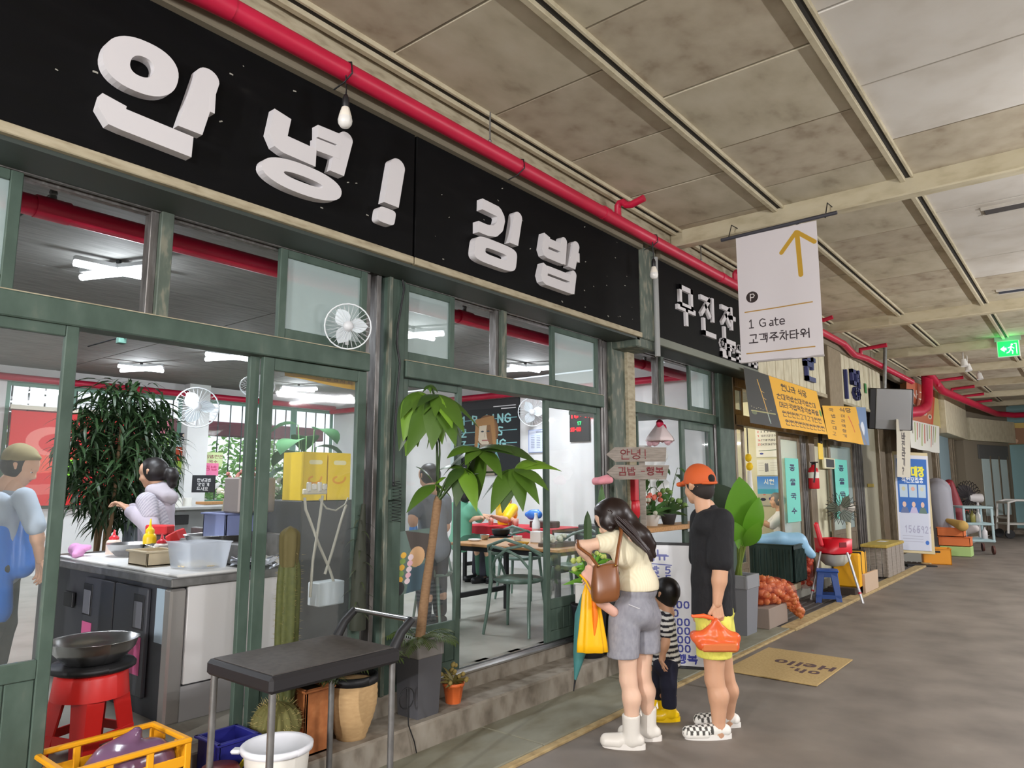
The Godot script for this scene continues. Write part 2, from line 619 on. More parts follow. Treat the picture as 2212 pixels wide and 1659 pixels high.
func disc(img: Image, c: Vector2, rx: float, ry: float, colour: Color) -> void:
	for y in range(maxi(0, int(c.y - ry)), mini(img.get_height(), int(c.y + ry) + 2)):
		for x in range(maxi(0, int(c.x - rx)), mini(img.get_width(), int(c.x + rx) + 2)):
			var d := Vector2((x + 0.5 - c.x) / rx, (y + 0.5 - c.y) / ry).length()
			if d < 1.0:
				img.set_pixel(x, y, colour)


func poly_fill(img: Image, p: PackedVector2Array, colour: Color) -> void:
	var lo := p[0]
	var hi := p[0]
	for t in p:
		lo = lo.min(t)
		hi = hi.max(t)
	for y in range(maxi(0, int(lo.y)), mini(img.get_height(), int(hi.y) + 1)):
		for x in range(maxi(0, int(lo.x)), mini(img.get_width(), int(hi.x) + 1)):
			if Geometry2D.is_point_in_polygon(Vector2(x + 0.5, y + 0.5), p):
				img.set_pixel(x, y, colour)


# raised letters made of bars, drawn on the local x, y plane
func letters(s: Sh, text: String, size: float, thick: float, depth: float, wide := 1.0) -> void:
	for st in strokes(text):
		for i in st.size() - 1:
			var a := Vector2(st[i].x * wide, -st[i].y) * size
			var b := Vector2(st[i + 1].x * wide, -st[i + 1].y) * size
			var e := (b - a).normalized() * thick * 0.5
			var n := Vector2(-e.y, e.x)
			s.prism(PackedVector2Array([a - e - n, b + e - n, b + e + n, a - e + n]), 0.0, depth)


func V(x: float, y: float, z: float) -> Vector3:
	return Vector3(x, y, z)

# ---------------------------------------------------------------- start
func _ready() -> void:
	var cam = Camera3D.new()
	cam.name = "camera"
	cam.fov = rad_to_deg(2.0 * atan(829.5 / 1540.0))
	cam.near = 0.05
	cam.far = 200.0
	cam.position = V(0, 1.62, 0)
	cam.rotation_order = EULER_ORDER_YXZ
	cam.rotation = V(deg_to_rad(7.93), deg_to_rad(39.06), 0)
	cam.current = true
	add_child(cam)
	var we = WorldEnvironment.new()
	we.name = "environment"
	var env = Environment.new()
	var sky_m = ProceduralSkyMaterial.new()
	sky_m.sky_top_color = Color(0.75, 0.82, 0.9)
	sky_m.sky_horizon_color = Color(0.92, 0.94, 0.95)
	sky_m.ground_bottom_color = Color(0.35, 0.34, 0.32)
	sky_m.ground_horizon_color = Color(0.6, 0.6, 0.58)
	sky_m.energy_multiplier = 1.6
	env.background_mode = Environment.BG_SKY
	env.sky = Sky.new()
	env.sky.sky_material = sky_m
	env.tonemap_mode = Environment.TONE_MAPPER_LINEAR
	env.tonemap_exposure = 1.06
	env.sdfgi_enabled = true
	env.ssao_enabled = true
	env.ssil_enabled = true
	we.environment = env
	add_child(we)
	rng.seed = 7
	materials()
	aisle_lights()
	shell()
	ceiling_aisle()
	shop_front()
	sign_boards()
	pipes()
	neighbours()
	far_end()
	interior()
	counter_things()
	pavement_things()
	plants()
	people()
	people_inside()


func light(at: Vector3, e: float, c: Color, size := 0.15) -> OmniLight3D:
	var l = OmniLight3D.new()
	l.name = numbered("lamp_light", self)
	l.position = at
	l.light_energy = e
	l.light_color = c
	l.light_size = size
	l.omni_range = 40.0
	l.omni_attenuation = 2.0
	l.shadow_enabled = true
	add_child(l)
	return l


func panel_light(at: Vector3, size: Vector2, e: float, c: Color, aim := Vector3.DOWN) -> void:
	var l = AreaLight3D.new()
	l.name = numbered("panel_light", self)
	add_child(l)
	l.area_size = size
	l.light_energy = e
	l.light_color = c
	l.area_range = 40.0
	l.area_attenuation = 2.0
	l.shadow_enabled = true
	l.look_at_from_position(at, at + aim, Vector3.RIGHT if absf(aim.x) < 0.5 else Vector3.UP)


# fluorescent lamps hanging in the aisle, to the right of the picture
func aisle_lights() -> void:
	var n = ["nearest the camera, behind it", "second along the aisle", "third along the aisle", "fourth along the aisle", "fifth along the aisle", "farthest along the aisle"]
	for i in 6:
		var z = [3.5, -1.5, -6.5, -11.5, -16.5, -22.0][i]
		var t = thing("hanging_tube_lamp", "white tube lamp hung over the aisle, " + n[i], "lamp", V(1.8, 2.9, z), 0.0, "aisle tube lamps")
		part(t, "housing", Sh.new().box(V(0, 0.045, 0), V(0.06, 0.04, 1.6), 0.01), mat(C(225, 225, 220), 0.5))
		part(t, "tube", Sh.new().tube([V(0, 0, -0.75), V(0, 0, 0.75)], 0.018, 10), glow(C(250, 250, 252), 4.0))
		for k in [-0.6, 0.6]:
			part(t, "hanging_rod", Sh.new().tube([V(0, 0.06, k), V(0, 1.36, k)], 0.006, 6), mat(C(120, 120, 118), 0.4, 0.8))
		panel_light(V(1.77, 2.9, z), Vector2(1.5, 0.05), [24.0, 5.0, 8.0, 11.0, 11.0, 10.0][i], C(250, 249, 252), V(-1, 0.06, 0))
		panel_light(V(1.8, 2.87, z), Vector2(0.06, 1.5), 12.0, C(250, 249, 252))


	var c = thing("hanging_tube_lamp", "white tube lamp hung across the aisle behind the camera", "lamp", V(-0.4, 3.2, 7.0), 0.0, "aisle tube lamps")
	part(c, "housing", Sh.new().box(V(0, 0.045, 0), V(1.6, 0.04, 0.06), 0.01), mat(C(225, 225, 220), 0.5))
	part(c, "tube", Sh.new().tube([V(-0.75, 0, 0), V(0.75, 0, 0)], 0.018, 10), glow(C(250, 250, 252), 4.0))
	for k in [-0.6, 0.6]:
		part(c, "hanging_rod", Sh.new().tube([V(k, 0.06, 0), V(k, 1.06, 0)], 0.006, 6), mat(C(120, 120, 118), 0.4, 0.8))
	panel_light(V(-0.4, 3.2, 6.97), Vector2(1.5, 0.05), 62.0, C(250, 249, 252), V(0, 0.05, -1))


func materials() -> void:
	M.green = worn([[0.0, C(52, 68, 60)], [0.45, C(70, 88, 78)], [0.62, C(78, 96, 86)], [0.8, C(86, 102, 92)], [1.0, C(120, 124, 112)]], 0.012, V(0.9, 0.5, 0.9), 0.5, 0.0, 3)
	M.green.metallic_specular = 0.3
	M.green_old = worn([[0.0, C(44, 56, 50)], [0.5, C(66, 82, 73)], [0.6, C(84, 96, 86)], [0.72, C(138, 134, 116)], [1.0, C(164, 156, 134)]], 0.016, V(1.4, 0.5, 1.4), 0.6, 0.0, 9)
	M.track = worn([[0.0, C(58, 55, 53)], [0.5, C(92, 88, 84)], [0.7, C(120, 118, 116)], [1.0, C(168, 166, 162)]], 0.02, V(2, 0.4, 2), 0.4, 0.0, 4)
	M.track.metallic = 0.4
	M.beige = worn([[0.0, C(110, 100, 78)], [0.4, C(166, 155, 128)], [0.7, C(184, 174, 148)], [1.0, C(200, 190, 166)]], 0.02, V(1, 2, 0.5), 0.8, 0.0, 5)
	M.concrete_roof = worn([[0.0, C(126, 114, 92)], [0.3, C(172, 162, 138)], [0.55, C(188, 179, 156)], [0.8, C(198, 190, 168)], [1.0, C(206, 199, 180)]], 0.01, V(0.6, 0.6, 0.35), 0.9, 0.1, 6)
	M.concrete_roof_b = worn([[0.0, C(116, 100, 80)], [0.3, C(166, 154, 132)], [0.6, C(184, 174, 152)], [1.0, C(202, 194, 174)]], 0.014, V(0.5, 0.5, 0.4), 0.9, 0.1, 16)
	M.roof_white = worn([[0.0, C(178, 170, 156)], [0.5, C(205, 200, 190)], [1.0, C(216, 213, 206)]], 0.006, V(0.5, 0.5, 0.5), 0.85, 0.0, 26)
	M.beam = worn([[0.0, C(150, 138, 108)], [0.5, C(192, 182, 154)], [1.0, C(205, 197, 172)]], 0.012, V(0.4, 1, 1), 0.8, 0.0, 7)
	M.asphalt = worn([[0.0, C(84, 77, 71)], [0.35, C(108, 100, 92)], [0.6, C(122, 113, 104)], [0.85, C(134, 124, 114)], [1.0, C(146, 137, 126)]], 0.007, V(0.35, 0.35, 0.35), 0.62, 0.05, 8)
	M.pave = worn([[0.0, C(92, 82, 60)], [0.3, C(122, 118, 98)], [0.6, C(136, 136, 120)], [1.0, C(158, 158, 142)]], 0.01, V(0.7, 0.7, 0.4), 0.75, 0.06, 10)
	M.step = worn([[0.0, C(76, 66, 54)], [0.35, C(132, 122, 108)], [0.6, C(160, 152, 138)], [1.0, C(178, 172, 160)]], 0.014, V(0.8, 0.5, 0.8), 0.85, 0.12, 11)
	M.kerb = worn([[0.0, C(120, 100, 66)], [0.5, C(178, 152, 104)], [1.0, C(200, 182, 140)]], 0.02, V(1, 1, 0.8), 0.85, 0.05, 12)
	M.black_board = worn([[0.0, C(9, 9, 10)], [0.6, C(12, 12, 13)], [0.85, C(17, 17, 18)], [1.0, C(34, 33, 31)]], 0.012, V(1.2, 1.2, 0.35), 0.55, 0.0, 13)
	M.black_board.metallic_specular = 0.2
	M.letter = mat(C(208, 205, 206), 0.6)
	M.letter_side = mat(C(160, 154, 146), 0.7)
	M.red_pipe = worn([[0.0, C(168, 14, 48)], [0.6, C(196, 22, 62)], [1.0, C(205, 38, 76)]], 0.01, V(2, 2, 0.5), 0.42, 0.0, 14)
	M.floor_in = worn([[0.0, C(128, 126, 116)], [0.4, C(164, 163, 153)], [0.7, C(178, 177, 167)], [1.0, C(192, 191, 182)]], 0.008, V(0.5, 0.5, 0.5), 0.35, 0.0, 15)
	M.ceil_in = worn([[0.0, C(78, 78, 76)], [0.5, C(112, 112, 108)], [1.0, C(140, 140, 136)]], 0.02, V(2.0, 2, 0.25), 0.8, 0.0, 17)
	M.white_wall = worn([[0.0, C(216, 216, 214)], [1.0, C(236, 236, 235)]], 0.006, V(0.5, 0.5, 0.5), 0.8, 0.0, 18)
	M.glass = glass(Color(0.9, 0.95, 0.94), 0.03)
	M.glass_dusty = glass(Color(0.80, 0.88, 0.87), 0.34, 0.4)
	M.steel = mat(C(190, 190, 190), 0.28, 1.0)
	M.steel_dull = worn([[0.0, C(104, 103, 101)], [1.0, C(158, 157, 155)]], 0.02, V(1, 1, 1), 0.45, 0.0, 19)
	M.steel_dull.metallic = 0.7
	M.black = mat(C(24, 24, 26), 0.5)
	M.bronze = worn([[0.0, C(92, 80, 62)], [0.5, C(126, 112, 92)], [1.0, C(150, 138, 118)]], 0.02, V(2, 0.5, 2), 0.45, 0.0, 20)
	M.bronze.metallic = 0.3
	M.cream = worn([[0.0, C(196, 190, 160)], [1.0, C(222, 218, 190)]], 0.006, V(0.5, 0.5, 0.5), 0.75, 0.0, 21)
	M.soil = mat(C(52, 40, 30), 1.0)
	M.terracotta = worn([[0.0, C(168, 92, 58)], [1.0, C(206, 122, 84)]], 0.02, V(2, 2, 2), 0.85, 0.0, 22)
	M.wood = worn([[0.0, C(150, 104, 60)], [0.5, C(190, 142, 90)], [1.0, C(212, 168, 116)]], 0.01, V(0.5, 6, 6), 0.55, 0.0, 23)
	M.wood_grey = worn([[0.0, C(96, 88, 80)], [0.5, C(150, 140, 130)], [1.0, C(190, 180, 168)]], 0.012, V(1, 8, 3), 0.85, 0.05, 24)


# ---------------------------------------------------------------- setting
func shell() -> void:
	struct("floor", Sh.new().bb(V(-2.74, -0.3, 8), V(6, 0, -40)), M.asphalt)
	# apron slabs along the shops
	var ap = holder("trim_1")
	var joints = [2.0, -0.2, -1.9, -3.75, -5.6, -7.0, -8.35]
	for i in joints.size() - 1:
		part(ap, "paving_slab", Sh.new().bb(V(-3.4, -0.2, joints[i] - 0.004), V(-2.79, 0.022, joints[i + 1] + 0.004), 0.006), M.pave)
	part(ap, "kerb_edge", Sh.new().bb(V(-2.79, -0.2, 2), V(-2.735, 0.016, -8.35), 0.006), M.kerb)
	part(ap, "kerb_edge", Sh.new().bb(V(-2.9, -0.2, -8.36), V(-2.72, 0.03, -17.0), 0.012), M.kerb)
	# drain beyond the slabs: long dark bars
	part(ap, "drain_bed", Sh.new().bb(V(-3.55, -0.3, -8.36), V(-2.9, -0.05, -17.0)), mat(C(36, 32, 30), 0.9))
	for i in 6:
		part(ap, "drain_bar", Sh.new().bb(V(-3.5 + i * 0.1, -0.04, -8.38), V(-3.42 + i * 0.1, 0.012, -17.0), 0.01), worn([[0.0, C(52, 46, 42)], [1.0, C(92, 84, 78)]], 0.02, V(1, 1, 0.5), 0.7, 0.0, 31) if i == 0 else ap.get_child(ap.get_child_count() - 1).material_override)
	# step and plinth under the shop front
	var st = holder("trim_2")
	part(st, "step", Sh.new().bb(V(-3.62, -0.2, 2.0), V(-3.3, 0.18, -5.55), 0.012), M.step)
	part(st, "plinth", Sh.new().bb(V(-3.75, -0.2, 2.0), V(-3.575, 0.3, -9.0), 0.008), M.step)
	part(st, "threshold_rail", Sh.new().bb(V(-3.66, 0.3, -3.3), V(-3.535, 0.312, -5.85)).bb(V(-3.62, 0.312, -3.3), V(-3.612, 0.325, -5.85)).bb(V(-3.58, 0.312, -3.3), V(-3.572, 0.325, -5.85)), M.steel)
	# the other side and the ends of the market hall, out of the picture
	struct("wall_right", Sh.new().bb(V(6.0, 0, 8), V(6.3, 4.4, -40)), mat(C(172, 167, 158), 0.85))
	struct("wall_behind", Sh.new().bb(V(-12.5, 0, 8.3), V(6.3, 4.4, 8)), M.cream)


func ceiling_aisle() -> void:
	var c = holder("ceiling")
	part(c, "slab", Sh.new().bb(V(-3.75, 4.3, 8.3), V(6.3, 4.6, -40)), M.concrete_roof)
	var cols = [-3.18, -2.14, -1.04, 0.06]
	for k in 3:
		var z = 0.2 - [0.0, 0.55, 0.28][k]
		var n = 0
		while z > -24.0:
			var zn = z - 0.97
			var y = 4.25 + rng.randf_range(0.0, 0.006)
			var m: Material = M.concrete_roof if (n * 7 + k * 3) % 5 < 3 else M.concrete_roof_b
			if k == 2 and (n in [3, 4, 5] or n in [7, 8, 9, 10]):
				m = M.roof_white
			part(c, "panel", Sh.new().box(V((cols[k] + cols[k + 1]) * 0.5, y + 0.02, (z + zn) * 0.5), V(cols[k + 1] - cols[k] - 0.01, 0.04, 0.955), 0.004), m)
			z = zn
			n += 1
	part(c, "panel", Sh.new().bb(V(0.07, 4.25, 8), V(6, 4.3, -40)), M.roof_white)
	part(c, "panel", Sh.new().bb(V(-3.2, 4.25, 8), V(0.06, 4.3, 0.2)), M.concrete_roof)
	part(c, "panel", Sh.new().bb(V(-3.2, 4.25, -24.0), V(0.06, 4.3, -40)), M.concrete_roof)
	# slotted rails along the aisle
	for x in [-3.19, -2.14, -1.04, 0.06]:
		var t = holder("trim_3")
		part(t, "rail", Sh.new().bb(V(x - 0.055, 4.205, 8), V(x - 0.012, 4.262, -30), 0.004), M.beam)
		part(t, "slot", Sh.new().bb(V(x - 0.012, 4.235, 8), V(x + 0.028, 4.26, -30)), mat(C(40, 38, 34), 0.8))
		part(t, "rail", Sh.new().bb(V(x + 0.028, 4.225, 8), V(x + 0.05, 4.262, -30), 0.003), M.beam)
	# cross beams
	for z in [-6.7, -12.3, -15.6, -18.6, -21.6, -24.6, -27.6]:
		var b = struct("trim_4", Sh.new().bb(V(-3.28, 4.09, z), V(6, 4.27, z - 0.14), 0.012), M.beam)
		b.name = b.name
	# white recessed lamp troughs at the right
	for e in [[V(-0.416, 4.24, -8.065), 0.9], [V(-0.619, 4.24, -11.699), 0.5]]:
		var t = thing("recessed_trough", "dark recessed trough in the pale aisle ceiling panels, " + ("nearest" if e[1] > 0.7 else "beyond the second beam"), "vent", e[0])
		part(t, "slot", Sh.new().box(V(0.3, 0, 0), V(1.0, 0.02, 0.16), 0.004), mat(C(70, 66, 64) if e[1] > 0.7 else C(40, 46, 62), 0.7))
		part(t, "rim", Sh.new().box(V(0.3, 0.0, 0.1), V(1.04, 0.03, 0.03)).box(V(0.3, 0.0, -0.1), V(1.04, 0.03, 0.03)), M.roof_white)


# one sliding sash in the shop front: frame of four members, pane, optional lower panel
func sash(parent: Node3D, z0: float, z1: float, y0: float, y1: float, x: float, pane: Material, w := 0.05, low := 0.0, frame: Material = null) -> void:
	var fm: Material = frame if frame else M.green
	var d = 0.035
	part(parent, "stile", Sh.new().bb(V(x - d, y0, z0), V(x, y1, z0 - w), 0.004), fm)
	part(parent, "stile", Sh.new().bb(V(x - d, y0, z1 + w), V(x, y1, z1), 0.004), fm)
	part(parent, "rail", Sh.new().bb(V(x - d + 0.002, y1 - w, z0 - w), V(x - 0.002, y1, z1 + w), 0.004), fm)
	part(parent, "rail", Sh.new().bb(V(x - d + 0.002, y0, z0 - w), V(x - 0.002, y0 + w * 1.4, z1 + w), 0.004), fm)
	var yp = y0 + w * 1.4
	if low > 0.0:
		part(parent, "rail", Sh.new().bb(V(x - d + 0.002, low - 0.08, z0 - w), V(x - 0.002, low, z1 + w), 0.004), fm)
		var n = maxi(2, int((z0 - z1 - 2 * w) / 0.09))
		for i in n:
			var a = lerpf(z0 - w, z1 + w, float(i) / n)
			var b = lerpf(z0 - w, z1 + w, float(i + 1) / n)
			part(parent, "board", Sh.new().bb(V(x - d * 0.8, yp, a - 0.001), V(x - 0.008, low - 0.08, b + 0.001), 0.005), fm)
		yp = low
	if pane:
		part(parent, "pane", Sh.new().bb(V(x - d * 0.6, yp, z0 - w), V(x - d * 0.6 + 0.004, y1 - w, z1 + w)), pane)


func shop_front() -> void:
	# pillars
	var wl = holder("wall_front")
	for p in [[-0.02, 0.35], [-3.1, -3.26], [-5.98, -6.3], [-8.55, -9.0]]:
		part(wl, "pillar", Sh.new().bb(V(F - 0.2, 0.0, p[0]), V(F + 0.012, 3.1, p[1]), 0.008), M.green_old if p[0] == -5.98 else M.green)
	part(wl, "pillar_rib", Sh.new().bb(V(F, 0.3, -3.1), V(F + 0.03, 3.09, -3.13), 0.004), M.green_old)
	part(wl, "lintel", Sh.new().bb(V(F - 0.2, 3.045, 1.0), V(F + 0.02, 3.3, -9.2), 0.004), mat(C(58, 66, 60), 0.6))
	part(wl, "lintel_strip", Sh.new().bb(V(F + 0.0, 3.025, 1.0), V(F + 0.03, 3.05, -9.2), 0.003), M.beige)
	part(wl, "upper_wall", Sh.new().bb(V(F - 0.2, 3.3, 1.0), V(F, 4.3, -9.2)), mat(C(60, 58, 54), 0.9))
	part(wl, "sill_wall", Sh.new().bb(V(F - 0.1, 0.0, -6.3), V(F - 0.02, 0.95, -8.86)), mat(C(120, 122, 118), 0.8))
	# jamb tracks beside the pillars
	for z in [-2.96, -3.03, -5.8, -5.87, -5.93, -8.38, -8.44, -8.5]:
		part(wl, "jamb_track", Sh.new().bb(V(F - 0.1, 0.3, z), V(F - 0.01 - 0.02 * absf(fmod(z * 10, 2)), 3.04, z - 0.035), 0.003), M.track)
	# bay 1
	var t1 = holder("window_1")
	transom(t1, -0.05, -2.95, [[-0.05, -0.98, 1], [-1.62, -1.62, 2], [-2.29, -2.94, 1]])
	var d1 = holder("door_1")
	sash(d1, -0.1, -0.86, FL, 2.34, F - 0.03, M.glass, 0.06, 0.87)
	sash(d1, -0.80, -1.25, FL, 2.34, F + 0.012, M.glass, 0.055, 0.87)
	sash(d1, -2.2, -2.94, FL, 2.33, F + 0.012, M.glass, 0.07, 0.62)
	part(d1, "stile", Sh.new().bb(V(F - 0.06, FL, -2.14), V(F - 0.025, 2.33, -2.2), 0.004), M.green)
	# bay 2
	var t2 = holder("window_2")
	transom(t2, -3.26, -5.8, [[-3.26, -3.77, 1], [-4.33, -4.33, 2], [-5.0, -5.76, 1]])
	var d2 = holder("door_2")
	sash(d2, -3.27, -3.86, FL + 0.02, 2.33, F - 0.01, M.glass, 0.05, 0.66)
	sash(d2, -4.9, -5.78, FL + 0.02, 2.33, F - 0.01, M.glass, 0.06, 0.66)
	# bay 3
	var t3 = holder("window_3")
	transom(t3, -6.32, -8.4, [[-6.32, -6.42, 0], [-7.05, -7.05, 2], [-7.75, -8.38, 1]])
	var w3 = holder("window_4")
	sash(w3, -6.35, -6.52, 0.95, 2.33, F - 0.01, M.glass, 0.03)
	sash(w3, -7.5, -8.38, 0.95, 2.33, F - 0.01, M.glass, 0.09)
	part(w3, "sill", Sh.new().bb(V(F - 0.25, 1.12, -6.45), V(F + 0.05, 1.17, -8.6), 0.006), M.wood)
	part(wl, "corbel_post", Sh.new().bb(V(F, 0.3, -6.22), V(F + 0.05, 3.05, -6.36), 0.005), M.beige)


# the row of small panes over the doors
func transom(p: Node3D, z0: float, z1: float, sashes: Array) -> void:
	part(p, "bar", Sh.new().bb(V(F - 0.1, 2.335, z0), V(F + 0.03, 2.45, z1), 0.006), M.green)
	part(p, "worn_edge", Sh.new().bb(V(F - 0.05, 2.449, z0), V(F + 0.02, 2.456, z1)), M.beige)
	part(p, "head_track", Sh.new().bb(V(F - 0.1, 2.99, z0), V(F - 0.07, 3.045, z1)).bb(V(F - 0.055, 2.985, z0), V(F - 0.045, 3.045, z1)).bb(V(F - 0.02, 2.995, z0), V(F, 3.045, z1)), M.track)
	for s in sashes:
		if s[2] == 1:
			sash(p, s[0], s[1], 2.45, 3.0, F - 0.008, M.glass_dusty, 0.05)
		elif s[2] == 2:
			part(p, "mullion", Sh.new().bb(V(F - 0.05, 2.45, s[0] + 0.035), V(F + 0.01, 3.02, s[0] - 0.03), 0.004), M.green_old)
			part(p, "mullion_track", Sh.new().bb(V(F - 0.09, 2.45, s[0] + 0.075), V(F - 0.02, 3.02, s[0] + 0.035), 0.003), M.track)


# ---------------------------------------------------------------- signs over the shop
func sign_boards() -> void:
	var S = -3.3
	var b = thing("sign_board", "long black fascia board carrying the big white Korean letters", "sign", V(0, 0, 0))
	part(b, "panel", Sh.new().bb(V(S - 0.06, 3.07, 1.0), V(S, 3.93, -3.05), 0.004), M.black_board)
	part(b, "panel", Sh.new().bb(V(S - 0.06, 3.07, -3.065), V(S + 0.002, 3.93, -6.04), 0.004), M.black_board)
	part(b, "edge_strip", Sh.new().bb(V(S - 0.03, 3.02, 1.0), V(S + 0.012, 3.068, -3.05), 0.004), M.beige, "chipped beige strip under the black board")
	part(b, "edge_strip", Sh.new().bb(V(S - 0.03, 3.02, -3.06), V(S + 0.012, 3.068, -6.06), 0.004), M.beige, "chipped beige strip under the black board")
	part(b, "edge_flange", Sh.new().bb(V(F, 3.0, 1.0), V(S - 0.02, 3.03, -6.06)), mat(C(54, 62, 57), 0.6))
	part(b, "top_rail", Sh.new().bb(V(S - 0.05, 3.9, 1.0), V(S + 0.05, 4.0, -6.05), 0.006), mat(C(118, 110, 92), 0.8))
	part(b, "top_fascia", Sh.new().bb(V(S - 0.05, 4.0, 1.0), V(S + 0.02, 4.25, -9.2), 0.006), M.beige)
	# scraps of old tape and paint
	for i in 70:
		var z = rng.randf_range(-5.9, -0.6)
		var y = rng.randf_range(3.1, 3.88)
		var w = rng.randf_range(0.005, 0.022)
		if i < 46:
			part(b, "paint_chip", Sh.new().box(V(S + 0.0022, y, z), V(0.002, w * 0.4, w), 0.0, Basis(Vector3.RIGHT, rng.randf_range(-0.7, 0.7))), mat(C(150, 148, 138), 0.8))
	var names = ["white rounded letter reading an, first on the black fascia", "white rounded letter reading nyeong under the hanging bulb", "white exclamation mark on the black fascia", "white rounded letter reading gim on the black fascia", "white rounded letter reading bap, last on the black fascia"]
	# strokes: width, then points as z, y on the board (z grows away from the viewer)
	var defs = [
		[["o", 1.295, 3.52, 0.165, 0.13, 0.052, 0.05], [0.115, 1.605, 3.605, 1.535, 3.305, "b"], [0.1, 1.62, 3.49, 1.65, 3.49], [0.105, 1.19, 3.31, 1.178, 3.24, 1.23, 3.235, 1.55, 3.225]],
		[[0.105, 2.03, 3.6, 2.005, 3.45, 2.05, 3.435, 2.25, 3.43], [0.095, 2.45, 3.62, 2.395, 3.39, "b"], [0.072, 2.255, 3.593, 2.42, 3.6], [0.072, 2.245, 3.51, 2.41, 3.517], ["o", 2.175, 3.275, 0.255, 0.086, 0.125, 0.018]],
		[[0.115, 2.855, 3.595, 2.81, 3.33, "b"], ["d", 2.775, 3.248, 0.068, 0.05]],
		[[0.082, 3.66, 3.605, 3.84, 3.6, 3.875, 3.56, 3.855, 3.49, 3.8, 3.44, 3.72, 3.425, 3.62, 3.425], [0.095, 4.07, 3.625, 4.02, 3.4, "b"], ["s", 3.815, 3.27, 0.235, 0.095, 0.12, 0.024]],
		[[0.08, 4.445, 3.59, 4.41, 3.45, 4.45, 3.44, 4.66, 3.44], [0.08, 4.68, 3.6, 4.655, 3.405, "b"], [0.07, 4.47, 3.535, 4.66, 3.535], [0.095, 4.855, 3.605, 4.79, 3.4, "b"], [0.08, 4.85, 3.515, 4.905, 3.515], [0.08, 4.425, 3.335, 4.39, 3.23, 4.43, 3.215, 4.79, 3.215], [0.08, 4.81, 3.345, 4.775, 3.18, "b"], [0.062, 4.44, 3.305, 4.79, 3.305]],
	]
	for i in 5:
		var L = thing("sign_letter", names[i], "letter", V(S + 0.002, 0, 0), 0.0, "big white sign letters")
		var k = 0
		for d in defs[i]:
			var sh = Sh.new()
			# local x runs along -z of the world
			sh.xf = Transform3D(Basis(V(0, 0, -1), V(0, 1, 0), V(1, 0, 0)), Vector3.ZERO)
			var z0 = 0.0
			var z1 = 0.055 + k * 0.0006
			if d[0] is String:
				var o = []
				var n = []
				for a in 40:
					var t = TAU * a / 40
					var ex = 2.0 / (2.3 if d[0] == "o" else 4.5)
					var cx = signf(cos(t)) * pow(absf(cos(t)), ex)
					var sy = signf(sin(t)) * pow(absf(sin(t)), ex)
					var lean: float = 0.16
					o.append(Vector2(d[1] + d[3] * cx + d[4] * sy * lean, d[2] + d[4] * sy))
					if d.size() > 5:
						n.append(Vector2(d[1] + d[5] * cx + d[6] * sy * lean, d[2] + d[6] * sy))
				if n:
					sh.ring_prism(o, n, z0, z1)
				else:
					sh.prism(PackedVector2Array(o), z0, z1)
			else:
				var pts = PackedVector2Array()
				var blunt: bool = d[d.size() - 1] is String
				for j in range(1, d.size() - (1 if blunt else 0), 2):
					pts.append(Vector2(d[j], d[j + 1]))
				if blunt:
					# round at the top, cut square at the foot
					var dir = (pts[1] - pts[0]).normalized()
					var nn = Vector2(-dir.y, dir.x) * d[0] * 0.5
					var poly = PackedVector2Array()
					poly.append(pts[1] + Vector2(d[0] * 0.52, 0))
					for a in 13:
						var t = PI * a / 12
						poly.append(pts[0] + Vector2(cos(t) * d[0] * 0.52, sin(t) * d[0] * 0.46))
					poly.append(pts[1] - Vector2(d[0] * 0.52, 0))
					sh.prism(poly, z0, z1)
				else:
					for poly in Geometry2D.offset_polyline(pts, d[0] * 0.5, Geometry2D.JOIN_ROUND, Geometry2D.END_ROUND):
						sh.prism(poly, z0, z1)
			part(L, "stroke", sh, M.letter)
			k += 1
	# second board
	var b2 = thing("sign_board", "shorter black fascia board with small white letters beside the corbel", "sign", V(0, 0, 0))
	part(b2, "panel", Sh.new().bb(V(S - 0.06, 3.08, -6.42), V(S, 3.93, -9.15), 0.004), M.black_board)
	part(b2, "edge_strip", Sh.new().bb(V(S - 0.03, 3.0, -6.42), V(S + 0.012, 3.08, -9.15), 0.004), mat(C(120, 124, 112), 0.7))
	part(b2, "edge_flange", Sh.new().bb(V(F, 3.0, -6.42), V(S - 0.02, 3.03, -9.15)), mat(C(54, 62, 57), 0.6))
	part(b2, "top_rail", Sh.new().bb(V(S - 0.05, 3.9, -6.42), V(S + 0.05, 4.0, -9.15), 0.006), mat(C(118, 110, 92), 0.8))
	var w = ["무", "진", "잔"]
	for i in 3:
		var sh = Sh.new()
		sh.xf = Transform3D(Basis(V(0, 0, -1), V(0, 1, 0), V(1, 0, 0)), Vector3.ZERO)
		letters(sh, w[i], 0.42, 0.055, 0.03, 0.95)
		solo("sign_letter", "thin white bar letter on the second black board, " + ["nearest the corbel", "in the middle", "nearest the hanging banner"][i], "letter", sh, M.letter, "thin white sign letters", V(S, 3.72, -6.83 - i * 0.58))
	var w2 = ["일", "반", "음", "식", "점"]
	for i in 5:
		var sh = Sh.new()
		sh.xf = Transform3D(Basis(V(0, 0, -1), V(0, 1, 0), V(1, 0, 0)), Vector3.ZERO)
		letters(sh, w2[i], 0.2, 0.034, 0.02)
		solo("sign_letter", "small white letter, %s in the low row of the second black board" % ["first", "second", "third", "fourth", "last"][i], "letter", sh, M.letter, "small white sign letters", V(S, 3.31, -7.93 - i * 0.25))
	# corbel between the two boards, with a drain pipe
	var c = holder("trim_5")
	part(c, "corbel", Sh.new().bb(V(F, 3.02, -6.06), V(S - 0.0, 4.25, -6.4), 0.01), M.green_old)
	part(c, "corbel_foot", Sh.new().bb(V(F, 2.93, -6.0), V(S - 0.02, 3.03, -6.38), 0.01), M.green_old)
	var dp = thing("drain_pipe", "short grey drain pipe hanging beside the green corbel", "pipe", V(-3.28, 2.871, -6.347))
